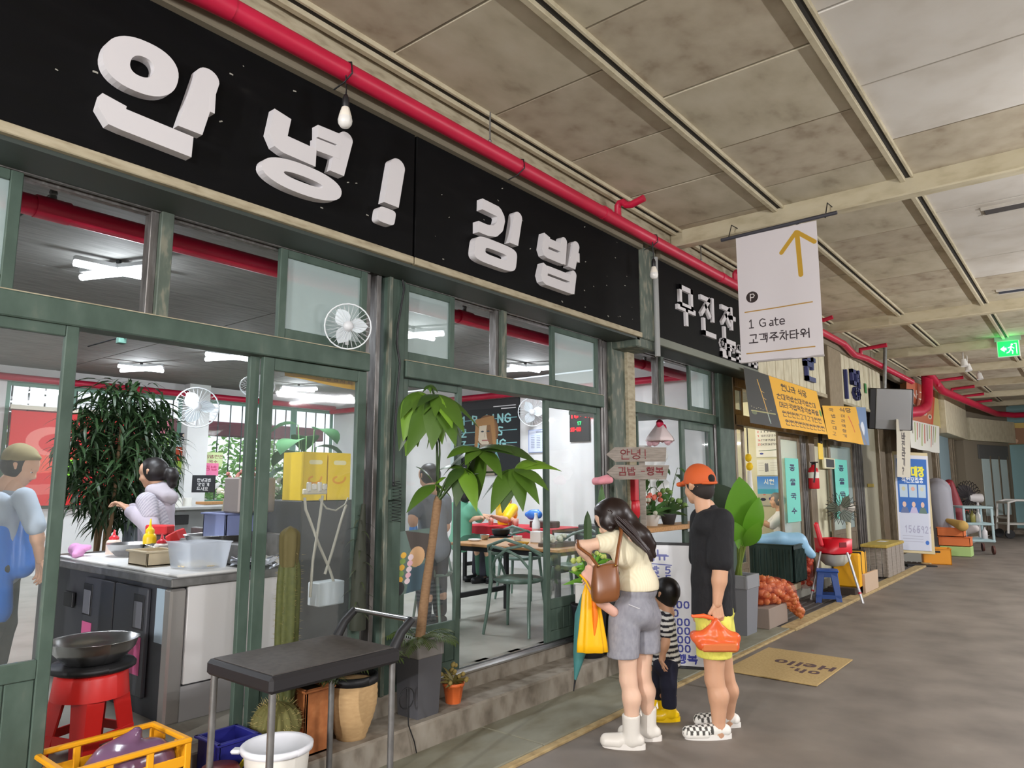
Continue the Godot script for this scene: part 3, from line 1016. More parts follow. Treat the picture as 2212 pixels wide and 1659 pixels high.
	part(dp, "tube", Sh.new().tube([V(0, 0, 0), V(0, 1.02, 0)], 0.028, 14), mat(C(150, 152, 150), 0.45))


func bulb(at: Vector3, top: Vector3, label: String) -> void:
	var t = thing("hanging_bulb", label, "light bulb", at, 0.0, "unlit bulbs over the shop front")
	part(t, "globe", Sh.new().lathe(Vector3.ZERO, [Vector2(0, 0), Vector2(0.026, 0.006), Vector2(0.038, 0.024), Vector2(0.041, 0.045), Vector2(0.037, 0.062)], 20), mat(C(226, 224, 218), 0.3))
	part(t, "collar", Sh.new().lathe(Vector3.ZERO, [Vector2(0.037, 0.062), Vector2(0.036, 0.07), Vector2(0.022, 0.12), Vector2(0.016, 0.125)], 18), mat(C(236, 230, 216), 0.5))
	part(t, "socket", Sh.new().lathe(Vector3.ZERO, [Vector2(0.018, 0.122), Vector2(0.021, 0.13), Vector2(0.02, 0.175), Vector2(0.01, 0.2), Vector2(0, 0.2)], 14), M.black)
	var e = top - at
	part(t, "cord", Sh.new().tube([V(0, 0.195, 0), V(0.004, 0.26, 0), e * 0.6 + V(0.0, 0.02, 0), e], 0.006, 6), M.black)


func pipes() -> void:
	# the red sprinkler main in front of the boards
	var x = -3.16
	var y = 3.975
	var p = thing("sprinkler_main", "thick red sprinkler pipe running along the top of the black boards", "pipe")
	part(p, "tube", Sh.new().tube([V(x, y, 2.0), V(x, y, -1.62), V(x, y, -6.0), V(x, y + 0.02, -12.9)], [0.082, 0.056, 0.054, 0.052], 18), M.red_pipe)
	part(p, "reducer", Sh.new().tube([V(x, y, 2.0), V(x, y, -1.25), V(x, y, -1.5), V(x, y, -1.66)], [0.088, 0.088, 0.066, 0.06], 18), M.red_pipe)
	for z in [-5.15, -7.7]:
		part(p, "coupling", Sh.new().tube([V(x, y + 0.003, z), V(x, y + 0.003, z - 0.09)], 0.06, 18), M.red_pipe)
	for z in [-5.42, -8.15, -11.3]:
		part(p, "branch", Sh.new().tube([V(x, y, z), V(x, y + 0.14, z), V(x + 0.02, y + 0.165, z), V(x + 0.06, y + 0.165, z), V(x + 0.09, y + 0.13, z), V(x + 0.14, y + 0.12, z), V(x + 0.27, y + 0.15, z)], 0.032, 12), M.red_pipe)
	for z in [-3.62, -7.15, -10.2]:
		part(p, "hanger_rod", Sh.new().tube([V(x + 0.02, y + 0.05, z), V(x + 0.02, 4.26, z)], 0.006, 6).ball(V(x + 0.02, y + 0.06, z), V(0.014, 0.014, 0.014), 8), M.steel_dull)
	for z in [-2.35, -3.95, -6.05]:
		part(p, "wire_tie", Sh.new().tube([V(x - 0.03, y + 0.06, z), V(x + 0.05, y + 0.04, z - 0.02), V(x + 0.06, y - 0.03, z - 0.02), V(x, y - 0.07, z - 0.01), V(x - 0.08, y - 0.09, z)], 0.005, 5), M.black)
	bulb(V(-3.13, 3.615, -2.354), V(-3.13, 3.997, -2.349), "white bulb on a black cord in front of the second big letter")
	bulb(V(-3.13, 3.565, -6.026), V(-3.13, 3.982, -6.012), "white bulb on a black cord in front of the corbel")
	# cable down the green pillar
	var cb = [V(-3.57, 3.071, -3.192), V(-3.57, 2.938, -3.225), V(-3.57, 2.686, -3.178), V(-3.57, 2.551, -3.169), V(-3.57, 2.42, -3.202), V(-3.57, 2.214, -3.183), V(-3.57, 1.935, -3.167), V(-3.57, 1.602, -3.169)]
	solo("power_cable", "black cable sagging down the green pillar between the doors", "cable", Sh.new().tube(cb, 0.008, 6), M.black)
	solo("cable_box", "small green switch box on the pillar between the doors", "switch box", Sh.new().bb(V(-3.55, 1.581, -3.124), V(-3.585, 1.511, -3.217), 0.004), M.green)

# ---------------------------------------------------------------- inside the shop
func interior() -> void:
	struct("floor_shop", Sh.new().bb(V(-12.2, 0.0, 1.2), V(-3.7, 0.3, -9.1)), M.floor_in)
	var cl = holder("ceiling_shop")
	part(cl, "slab", Sh.new().bb(V(-12.2, 3.34, 1.2), V(-3.8, 3.5, -9.1)), M.ceil_in)
	for i in 7:
		for k in 4:
			part(cl, "panel", Sh.new().bb(V(-3.82 - i * 1.2, 3.3, 1.1 - k * 2.5), V(-5.01 - i * 1.2, 3.345, -1.39 - k * 2.5), 0.003), M.ceil_in)
	# back wall with its row of windows
	var wb = holder("wall_back")
	part(wb, "low_wall", Sh.new().bb(V(-12.2, 0.3, 1.2), V(-12.0, 1.25, -9.1)), M.white_wall)
	part(wb, "high_wall", Sh.new().bb(V(-12.2, 3.08, 1.2), V(-12.0, 3.34, -9.1)), M.white_wall)
	part(wb, "blind_wall", Sh.new().bb(V(-12.2, 1.25, 1.2), V(-12.0, 3.08, -3.3)), M.white_wall)
	part(wb, "column", Sh.new().bb(V(-12.1, 0.3, -5.87), V(-11.8, 3.34, -6.24)), M.white_wall)
	var wi = 5
	for span in [[-3.3, -5.87], [-6.24, -9.0]]:
		var w = holder("window_%d" % wi)
		wi += 1
		var n = 3
		for i in n:
			var a = lerpf(span[0], span[1], float(i) / n)
			var b = lerpf(span[0], span[1], float(i + 1) / n)
			sash(w, a, b, 1.25, 3.08, -12.02, M.glass, 0.06, 0.0, mat(C(112, 152, 134), 0.5))
			for j in 4:
				var z = lerpf(a, b, (j + 0.5) / 4.0)
				part(w, "bar", Sh.new().tube([V(-12.13, 1.25, z), V(-12.13, 3.08, z)], 0.012, 6), mat(C(60, 62, 62), 0.5, 0.5))
	struct("wall_end", Sh.new().bb(V(-12.0, 0.3, -9.0), V(-3.8, 3.3, -9.1)), M.white_wall)
	struct("wall_near", Sh.new().bb(V(-12.0, 0.3, 1.1), V(-3.8, 3.3, 1.2)), M.white_wall)
	struct("wall_corner", Sh.new().bb(V(-3.95, 0.3, -8.75), V(-3.75, 3.3, -9.0)), M.white_wall)
	# lamps: two short tubes laid crosswise
	var spots = [[V(-5.626, 3.2, -2.187), "over the counter, seen through the open transom"], [V(-8.421, 3.2, -4.669), "over the middle of the shop"], [V(-10.248, 3.2, -4.385), "behind the crown of the tall palm"], [V(-10.425, 3.2, -7.069), "behind the glass of the door with the yellow strip"], [V(-6.069, 3.2, -7.776), "over the dining tables"], [V(-8.6, 3.2, -0.9), "at the near end of the shop"], [V(-5.6, 3.2, -5.2), "between the counter and the tables"]]
	for s in spots:
		var t = thing("ceiling_lamp", "bright white crossed tube lamp " + s[1], "lamp", s[0], 0.0, "crossed tube lamps on the shop ceiling")
		for k in 2:
			var d = V(sin(-1.2 + k * 1.15), 0, cos(-1.2 + k * 1.15)) * (0.3 if k == 1 else 0.36)
			part(t, "tube", Sh.new().tube([-d + V(0, 0.012 * k, 0), d + V(0, 0.012 * k, 0)], 0.026, 10), glow(C(248, 250, 255), 4.0))
			part(t, "backing", Sh.new().bar(-d + V(0, 0.05, 0), d + V(0, 0.05, 0), 0.05, 0.03), mat(C(200, 204, 206), 0.5))
		part(t, "rod", Sh.new().tube([V(0, 0.05, 0), V(0, 0.1, 0)], 0.02, 8), mat(C(60, 62, 64), 0.5))
		panel_light(s[0] + V(0, -0.045, 0), Vector2(0.5, 0.5), 4.2, C(240, 247, 255))
		light(s[0] + V(0, -0.16, 0), 0.4, C(240, 247, 255), 0.05)
	# red pipes under the shop ceiling
	var p = thing("sprinkler_pipe", "red sprinkler pipe under the shop ceiling behind the transoms", "pipe")
	part(p, "tube", Sh.new().tube([V(-4.1, 3.03, 1.0), V(-4.12, 3.03, -8.9)], 0.055, 16), M.red_pipe)
	part(p, "tube", Sh.new().tube([V(-3.98, 3.05, -8.86), V(-11.9, 3.05, -8.86)], 0.05, 16), M.red_pipe)
	part(p, "tube", Sh.new().tube([V(-11.85, 3.12, 1.0), V(-11.85, 3.12, -8.9)], 0.05, 14), M.red_pipe)
	for z in [-1.25, -4.4, -7.6]:
		part(p, "collar", Sh.new().tube([V(-4.1, 3.03, z + 0.08), V(-4.1, 3.03, z - 0.08)], 0.06, 16), M.red_pipe)
		part(p, "sprinkler_head", Sh.new().tube([V(-4.1, 3.08, z), V(-4.1, 3.2, z), V(-4.1, 3.3, z)], [0.02, 0.012, 0.012], 8).ball(V(-4.1, 3.12, z), V(0.022, 0.03, 0.022), 8), M.steel_dull)
	# cord of black cable on the ceiling
	solo("ceiling_cable", "thin black cable slung under the shop ceiling behind the palm", "cable", Sh.new().tube([V(-5.366, 2.819, -2.582), V(-5.656, 2.733, -2.492), V(-5.95, 2.778, -2.375), V(-6.272, 2.724, -2.254)], 0.006, 5), M.black)
	solo("junction_box", "small green junction box under the shop ceiling", "box", Sh.new().box(V(-5.953, 2.749, -2.378), V(0.06, 0.05, 0.06), 0.005), mat(C(60, 92, 82), 0.5))
	wall_things()
	tables()
	outside_back()


func wall_things() -> void:
	# poster: a plain portrait over chalk writing
	var im = canvas(300, 360, C(18, 24, 26))
	for y in 26:
		line(im, Vector2(0, y * 1.6), Vector2(300, y * 1.6), 1.0, C(44, 44, 46))
	write(im, "1 R GING", Vector2(40, 70), 44, 3.5, C(150, 205, 205), 0.95)
	write(im, "2  OF S", Vector2(40, 130), 44, 3.5, C(150, 205, 205), 1.0)
	write(im, "3  NING", Vector2(40, 190), 44, 3.5, C(150, 205, 205), 1.0)
	write(im, "   N.VA", Vector2(40, 250), 40, 3.0, C(110, 160, 165), 1.0)
	for y in [94, 152, 212]:
		line(im, Vector2(40, y), Vector2(290, y - 3), 2.0, C(120, 180, 185))
	line(im, Vector2(190, 34), Vector2(285, 34), 2.0, C(220, 220, 220))
	line(im, Vector2(225, 46), Vector2(285, 46), 2.5, C(220, 220, 220))
	disc(im, Vector2(160, 150), 52, 78, C(120, 82, 48))
	disc(im, Vector2(152, 158), 38, 58, C(214, 200, 176))
	disc(im, Vector2(180, 150), 22, 62, C(140, 100, 62))
	poly_fill(im, PackedVector2Array([Vector2(108, 90), Vector2(190, 76), Vector2(205, 240), Vector2(190, 240), Vector2(176, 120), Vector2(126, 122), Vector2(118, 225), Vector2(104, 220)]), C(168, 124, 74))
	disc(im, Vector2(140, 150), 7, 4, C(60, 66, 70))
	disc(im, Vector2(166, 150), 7, 4, C(60, 66, 70))
	line(im, Vector2(153, 152), Vector2(149, 178), 1.0, C(168, 148, 124))
	line(im, Vector2(140, 193), Vector2(166, 193), 2.5, C(160, 96, 88))
	poly_fill(im, PackedVector2Array([Vector2(130, 212), Vector2(180, 212), Vector2(196, 360), Vector2(110, 360)]), C(150, 138, 120))
	var z = -8.965
	solo("wall_poster", "dark teal poster with a face and struck-out chalk lines on the white end wall", "poster", Sh.new().face(V(-8.6, 1.75, z), V(-7.13, 1.75, z), V(-7.13, 3.0, z), V(-8.6, 3.0, z)).bb(V(-8.6, 1.75, z - 0.004), V(-7.13, 3.0, z - 0.03)), printed(im))
	im = canvas(96, 120, C(214, 222, 240))
	for r in 8:
		for k in 3:
			line(im, Vector2(14 + k * 28, 32 + r * 9), Vector2(30 + k * 28, 32 + r * 9), 1.2, C(110, 118, 150) if r else C(150, 180, 220))
	line(im, Vector2(40, 14), Vector2(80, 14), 2.0, C(80, 86, 110))
	for e in [[2, 2, 94, 2], [94, 2, 94, 118], [94, 118, 2, 118], [2, 118, 2, 2]]:
		line(im, Vector2(e[0], e[1]), Vector2(e[2], e[3]), 1.0, C(96, 126, 200))
	solo("price_notice", "small white price list with a blue border right of the dark poster", "notice", Sh.new().face(V(-6.94, 2.1, z), V(-6.56, 2.1, z), V(-6.56, 2.46, z), V(-6.94, 2.46, z)).bb(V(-6.94, 2.1, z - 0.002), V(-6.56, 2.46, z - 0.02)), printed(im))
	solo("wall_paper_sheet", "blank white sheet hung over the left edge of the dark poster", "paper", Sh.new().box(V(-8.5, 2.15, z + 0.03), V(0.22, 0.42, 0.012)), mat(C(206, 222, 222), 0.8))
	# red clock board
	var b = thing("clock_board", "black clock board with red glowing figures on the white end wall", "clock", V(-6.02, 2.28, -8.97))
	part(b, "board", Sh.new().box(V(0.05, 0.21, -0.01), V(0.36, 0.5, 0.03), 0.006), M.black)
	var sh = Sh.new()
	letters(sh, "10:12", 0.11, 0.02, 0.008)
	part(b, "figures", sh, glow(C(255, 40, 50), 2.5), "red glowing figures", V(-0.11, 0.43, 0.012))
	sh = Sh.new()
	letters(sh, "17", 0.05, 0.01, 0.006)
	part(b, "figures", sh, glow(C(60, 220, 120), 1.6), "green glowing figures", V(0.02, 0.26, 0.012))
	sh = Sh.new()
	letters(sh, "25-50", 0.05, 0.012, 0.006)
	part(b, "figures", sh, glow(C(255, 40, 50), 2.0), "red glowing figures", V(-0.1, 0.17, 0.012))
	wall_fan("white wall fan near the poster on the end wall", V(-6.72, 2.72, -8.78), 0.22, V(0.5, -0.15, 0.85))
	wall_fan("white wall fan on the white column by the back windows", V(-10.188, 2.728, -5.186), 0.3, V(0.8, 0.1, 0.4))
	wall_fan("white fan hanging from the ceiling over the counter", V(-7.755, 2.776, -4.682), 0.2, V(0.5, -0.8, 0.3))
	wall_fan("grey fan behind the dusty transom pane left of the green pillar", V(-3.501, 2.579, -2.708), 0.14, V(0.7, -0.1, 0.5))
	# notes and pictures at the back windows
	var notes = [
		[V(-11.93, 2.25, -5.731), V(-11.93, 1.746, -6.237), C(178, 74, 44), "brown and green picture card in a blue frame on the white column"],
		[V(-11.9, 2.157, -6.212), V(-11.9, 1.91, -6.582), C(206, 222, 164), "pale green handwritten note at the back window"],
		[V(-11.88, 1.966, -6.197), V(-11.88, 1.748, -6.503), C(236, 130, 170), "pink handwritten note under the pale green note"],
		[V(-11.9, 2.666, -5.361), V(-11.9, 2.428, -5.604), C(232, 140, 160), "pink sheet above the green sheet behind the palm"],
		[V(-11.9, 2.399, -5.349), V(-11.9, 2.198, -5.62), C(150, 208, 70), "bright green sheet at the back window behind the palm"],
		[V(-11.9, 2.461, -5.789), V(-11.9, 2.321, -5.957), C(40, 44, 48), "small black and white card above the picture card"],
	]
	for e in notes:
		var a: Vector3 = e[0]
		var c: Vector3 = e[1]
		im = canvas(96, 96, e[2])
		if e[3].begins_with("brown"):
			for y in range(50, 96):
				line(im, Vector2(0, y), Vector2(96, y), 1.0, C(150, 176, 66))
			disc(im, Vector2(50, 48), 16, 26, C(226, 196, 160))
			disc(im, Vector2(50, 26), 18, 12, C(190, 70, 40))
			for q2 in [[1, 1, 95, 1], [95, 1, 95, 95], [95, 95, 1, 95], [1, 95, 1, 1]]:
				line(im, Vector2(q2[0], q2[1]), Vector2(q2[2], q2[3]), 3.0, C(140, 176, 184))
		elif e[3].begins_with("pale"):
			write(im, "김밥전문", Vector2(10, 20), 20, 1.2, C(120, 60, 70))
			write(im, "국수", Vector2(30, 54), 20, 1.2, C(120, 60, 70))
		elif e[3].begins_with("pink hand"):
			write(im, "김밥", Vector2(14, 20), 34, 1.6, C(190, 50, 90))
		elif e[3].begins_with("small"):
			write(im, "안녕!", Vector2(10, 50), 26, 1.6, C(230, 230, 226))
			disc(im, Vector2(48, 26), 20, 18, C(226, 206, 186))
		sh = Sh.new()
		sh.face(V(a.x, c.y, a.z), V(c.x, c.y, c.z), V(c.x, a.y, c.z), V(a.x, a.y, a.z))
		sh.bb(V(a.x - 0.003, c.y, a.z), V(a.x - 0.02, a.y, c.z))
		solo("wall_note", e[3], "note", sh, printed(im, 0.8))
	# red sheets across the left windows
	var rp = thing("red_banner", "large red banner with pale figures behind the tall palm", "banner", V(-11.85, 1.2, -4.4))
	im = canvas(256, 192, C(206, 34, 36))
	disc(im, Vector2(70, 60), 44, 30, C(226, 120, 110))
	disc(im, Vector2(78, 64), 30, 20, C(206, 44, 46))
	poly_fill(im, PackedVector2Array([Vector2(0, 92), Vector2(256, 80), Vector2(256, 110), Vector2(0, 130)]), C(226, 84, 66))
	poly_fill(im, PackedVector2Array([Vector2(20, 150), Vector2(120, 146), Vector2(120, 166), Vector2(20, 172)]), C(216, 90, 84))
	part(rp, "sheet", Sh.new().face(V(0, 0.1, 1.05), V(0, 0.1, -0.9), V(0, 1.45, -0.9), V(0, 1.45, 1.05)).bb(V(-0.004, 0.1, 1.05), V(-0.03, 1.45, -0.9)), printed(im))
	part(rp, "green_patch", Sh.new().box(V(0.01, 0.62, 0.3), V(0.01, 0.3, 0.36), 0.003), mat(C(132, 206, 56), 0.7), "bright green patch on the red banner")
	part(rp, "white_top", Sh.new().box(V(0.0, 1.5, 0.1), V(0.04, 0.06, 1.95), 0.003), mat(C(222, 214, 196), 0.7), "pale top strip of the red banner")
	# yellow strip behind the door glass
	im = canvas(256, 64, C(214, 164, 22))
	for i in 9:
		write(im, "김치찌개국밥"[i % 6], Vector2(18 + i * 26, 20 + i * 1.5), 18, 1.0, C(168, 118, 14))
	var y1 = V(-3.68, 2.331, -2.392)
	var y2 = V(-3.68, 2.251, -2.396)
	var y3 = V(-3.68, 2.218, -2.923)
	var y4 = V(-3.68, 2.348, -2.918)
	var ys = Sh.new()
	var N = 8
	for i in N:
		var f0 = float(i) / N
		var f1 = float(i + 1) / N
		var w0 = V(0.01 * sin(f0 * 7.0), 0, 0)
		var w1 = V(0.01 * sin(f1 * 7.0), 0, 0)
		ys.smooth()
		var pts = [y2.lerp(y3, f0) + w0, y2.lerp(y3, f1) + w1, y1.lerp(y4, f1) + w1, y1.lerp(y4, f0) + w0]
		var uv = [Vector2(f0, 1), Vector2(f1, 1), Vector2(f1, 0), Vector2(f0, 0)]
		for k in [0, 2, 1, 0, 3, 2]:
			ys.v(pts[k], uv[k])
	solo("yellow_strip", "yellow banner strip hung behind the glass door left of the pillar", "banner", ys, printed(im))
	im = canvas(128, 192, C(92, 112, 104))
	poly_fill(im, PackedVector2Array([Vector2(40, 0), Vector2(128, 20), Vector2(128, 110), Vector2(60, 60)]), C(70, 62, 56))
	disc(im, Vector2(80, 84), 26, 32, C(206, 164, 120))
	poly_fill(im, PackedVector2Array([Vector2(60, 120), Vector2(110, 110), Vector2(128, 192), Vector2(50, 192)]), C(64, 88, 100))
	for k in 12:
		disc(im, Vector2(14 + (k * 23) % 48, 64 + k * 9), 9, 9, [C(224, 178, 190), C(220, 170, 60), C(226, 206, 210), C(120, 150, 80)][k % 4])
	disc(im, Vector2(24, 172), 20, 22, C(44, 44, 46))
	solo("window_picture", "plain picture of flowers and muted colours in the glass left of the money tree trunk", "picture", Sh.new().face(V(-3.6, 0.887, -3.186), V(-3.6, 0.918, -3.542), V(-3.6, 1.315, -3.56), V(-3.6, 1.302, -3.197)).box(V(-3.63, 1.101, -3.394), V(0.01, 0.3, 0.3)), printed(im))
	var coil = []
	for i in 120:
		coil.append(V(-3.54, 1.632, -3.173) + V(cos(i * 0.63) * 0.028, -i * 0.0022, sin(i * 0.63) * 0.03))
	solo("wire_coil", "black wire coil hanging on the pillar beside the small switch box", "wire rack", Sh.new().tube(coil, 0.0022, 4), M.black)
	# bouquet hung in the third bay, with the white sheet behind
	var ws = Sh.new()
	ws.smooth()
	var G = []
	for j in 9:
		var row = []
		for i in 9:
			var at = V(-4.05 + 0.05 * sin(i * 1.9 + j * 0.8) + 0.04 * sin(j * 2.3 - i), lerpf(2.05, 1.2, j / 8.0), lerpf(-6.75, -8.0, i / 8.0) - 0.02 * sin(j * 2.0))
			row.append(at)
		G.append(row)
	for j in 8:
		for i in 8:
			ws.q(G[j + 1][i], G[j + 1][i + 1], G[j][i + 1], G[j][i])
	solo("plastic_sheet", "crumpled white plastic sheet hung behind the plants in the third bay window", "sheet", ws, mat(C(226, 228, 226), 0.35))
	var bq = thing("dried_bouquet", "pink dried bouquet in white paper hung upside down in the third bay window", "bouquet", V(-3.85, 2.249, -7.445))
	part(bq, "wrapping", Sh.new().lathe(V(0, -0.12, 0), [Vector2(0.02, 0.2), Vector2(0.05, 0.15), Vector2(0.15, 0.02), Vector2(0.17, -0.02), Vector2(0.16, -0.03)], 9), mat(C(224, 206, 204), 0.6))
	var bl = Sh.new()
	for i in 16:
		bl.ball(V(rng.randf_range(-0.1, 0.1), -0.13 + rng.randf_range(-0.05, 0.03), rng.randf_range(-0.1, 0.1)), Vector3.ONE * rng.randf_range(0.025, 0.05), 8)
	stuff(part(bq, "blossoms", bl, mat(C(220, 176, 184), 0.8)))
	part(bq, "ribbon", Sh.new().ball(V(0.02, 0.05, 0.03), V(0.03, 0.05, 0.08), 10).ball(V(0.03, 0.0, -0.05), V(0.03, 0.05, 0.03), 10), mat(C(214, 40, 80), 0.5), "red ribbon of the bouquet")
	solo("red_doll_house", "toy house with a brown roof on the shelf in the third bay", "toy house", Sh.new().bb(V(-3.95, 2.48, -7.235), V(-4.3, 2.533, -8.328), 0.0).prism(PackedVector2Array([Vector2(-4.3, 2.42), Vector2(-3.9, 2.42), Vector2(-4.0, 2.55), Vector2(-4.25, 2.55)]), -7.05, -6.6), mat(C(116, 84, 54), 0.8))
	solo("high_shelf", "green shelf board across the third bay behind the window bar", "shelf", Sh.new().bb(V(-4.4, 2.36, -6.4), V(-3.72, 2.4, -7.6), 0.004), M.green)


func wall_fan(label: String, at: Vector3, r: float, face_dir: Vector3) -> void:
	var t = thing("wall_fan", label, "fan", at, 0.0, "white fans in the shop")
	var b = Basis.looking_at(-face_dir.normalized(), Vector3.UP)
	var s = Sh.new()
	s.xf = Transform3D(b, Vector3.ZERO)
	# local +z points out of the fan's face
	var cage = Sh.new()
	cage.xf = s.xf
	for i in 28:
		var a = TAU * i / 28
		var d = V(cos(a), sin(a), 0)
		cage.tube([d * r * 0.22 + V(0, 0, r * 0.28), d * r * 0.75 + V(0, 0, r * 0.24), d * r, d * r * 0.7 - V(0, 0, r * 0.22), d * r * 0.2 - V(0, 0, r * 0.3)], r * 0.008, 4, false)
	var ring = []
	for i in 25:
		ring.append(V(cos(TAU * i / 24), sin(TAU * i / 24), 0) * r)
	cage.tube(ring, r * 0.035, 6, false)
	part(t, "cage", cage, mat(C(222, 226, 228), 0.4))
	for i in 3:
		var bl = Sh.new()
		bl.xf = s.xf * Transform3D(Basis(V(0, 0, 1), TAU * i / 3.0), Vector3.ZERO)
		bl.leaf(V(0.02 * r, 0, 0.02), V(1, 0.1, 0), V(0, 0.45, 1), r * 0.85, r * 0.75, 0.1, 0.1, 6, 0.6)
		part(t, "blade", bl, mat(C(206, 214, 218), 0.35))
	var h = Sh.new()
	h.xf = s.xf * Transform3D(Basis(Vector3.RIGHT, PI / 2), Vector3.ZERO)
	h.lathe(Vector3.ZERO, [Vector2(0, r * 0.3), Vector2(r * 0.22, r * 0.26), Vector2(r * 0.24, -r * 0.1), Vector2(r * 0.28, -r * 0.3), Vector2(r * 0.25, -r * 0.75), Vector2(0, -r * 0.8)], 16)
	part(t, "motor", h, mat(C(214, 216, 218), 0.45))
	part(t, "arm", Sh.new().tube([b * V(0, 0, -r * 0.6), b * V(0, -r * 0.3, -r * 0.75), b * V(0, -r * 0.75, -r * 0.8)], r * 0.09, 8), mat(C(210, 212, 214), 0.45))


func arm_chair(label: String, at: Vector3, turn: float) -> Node3D:
	var t = thing("armchair", label, "chair", at, turn, "grey green plastic chairs")
	var m = mat(C(104, 128, 116), 0.35)
	# local: faces -z, its back towards +z
	var s = Sh.new()
	s.xf = Transform3D(Basis(), V(0, 0.46, -0.02))
	s.lathe(Vector3.ZERO, [Vector2(0, -0.02), Vector2(0.2, -0.025), Vector2(0.225, -0.01), Vector2(0.225, 0.012), Vector2(0.2, 0.016), Vector2(0.1, 0.004), Vector2(0, 0)], 24)
	part(t, "seat", s, m)
	for k in [-1.0, 1.0]:
		part(t, "leg", Sh.new().tube([V(0.17 * k, 0.45, -0.18), V(0.19 * k, 0.2, -0.21), V(0.205 * k, 0, -0.235)], [0.02, 0.017, 0.013], 8), m)
		part(t, "leg", Sh.new().tube([V(0.2 * k, 0.72, 0.16), V(0.19 * k, 0.45, 0.15), V(0.2 * k, 0.2, 0.2), V(0.22 * k, 0, 0.24)], [0.014, 0.02, 0.017, 0.013], 8), m)
	# three crossing hoops of the back, running into the arms
	part(t, "hoop", Sh.new().tube([V(-0.24, 0.66, -0.14), V(-0.27, 0.68, 0.02), V(-0.2, 0.76, 0.19), V(0, 0.83, 0.25), V(0.2, 0.76, 0.19), V(0.27, 0.68, 0.02), V(0.24, 0.66, -0.14), V(0.2, 0.46, -0.17)], 0.015, 8), m)
	part(t, "hoop", Sh.new().tube([V(-0.2, 0.46, -0.17), V(-0.25, 0.66, -0.1), V(-0.25, 0.7, 0.08), V(-0.14, 0.76, 0.22), V(0, 0.74, 0.25), V(0.12, 0.68, 0.22), V(0.19, 0.56, 0.14), V(0.18, 0.46, 0.08)], 0.013, 8), m)
	part(t, "hoop", Sh.new().tube([V(0.26, 0.68, 0.06), V(0.17, 0.78, 0.21), V(0.02, 0.75, 0.255), V(-0.11, 0.66, 0.22), V(-0.19, 0.55, 0.14), V(-0.18, 0.46, 0.08)], 0.013, 8), m)
	return t


func bowl(called: String, label: String, at: Vector3, r: float, h: float, m: Material, group := "", parent: Node = null) -> Node3D:
	var s = Sh.new().lathe(Vector3.ZERO, [Vector2(0, 0), Vector2(r * 0.55, 0), Vector2(r * 0.62, 0.004), Vector2(r * 0.9, h * 0.6), Vector2(r * 0.97, h), Vector2(r * 1.0, h + 0.003), Vector2(r * 0.95, h), Vector2(r * 0.86, h * 0.6), Vector2(r * 0.55, 0.012), Vector2(0, 0.01)], 24)
	return solo(called, label, "bowl", s, m, group, at)


func dining_table(label: String, a: Vector3, b: Vector3, top: float, m: Material) -> void:
	var t = thing("dining_table", label, "table", V((a.x + b.x) * 0.5, FL, (a.z + b.z) * 0.5))
	var w = absf(b.x - a.x)
	var d = absf(b.z - a.z)
	var y = top - FL
	part(t, "tabletop", Sh.new().box(V(0, y - 0.015, 0), V(w, 0.03, d), 0.006), m)
	for sx in [-1.0, 1.0]:
		for sz in [-1.0, 1.0]:
			part(t, "leg", Sh.new().box(V(sx * (w * 0.5 - 0.06), (y - 0.03) * 0.5, sz * (d * 0.5 - 0.05)), V(0.045, y - 0.03, 0.045), 0.004), M.black)
		part(t, "stretcher", Sh.new().box(V(sx * (w * 0.5 - 0.06), 0.22, 0), V(0.035, 0.05, d - 0.12), 0.004), M.black)
	for sz in [-1.0, 1.0]:
		part(t, "apron", Sh.new().box(V(0, y - 0.055, sz * (d * 0.5 - 0.05)), V(w - 0.1, 0.045, 0.03), 0.004), M.black)


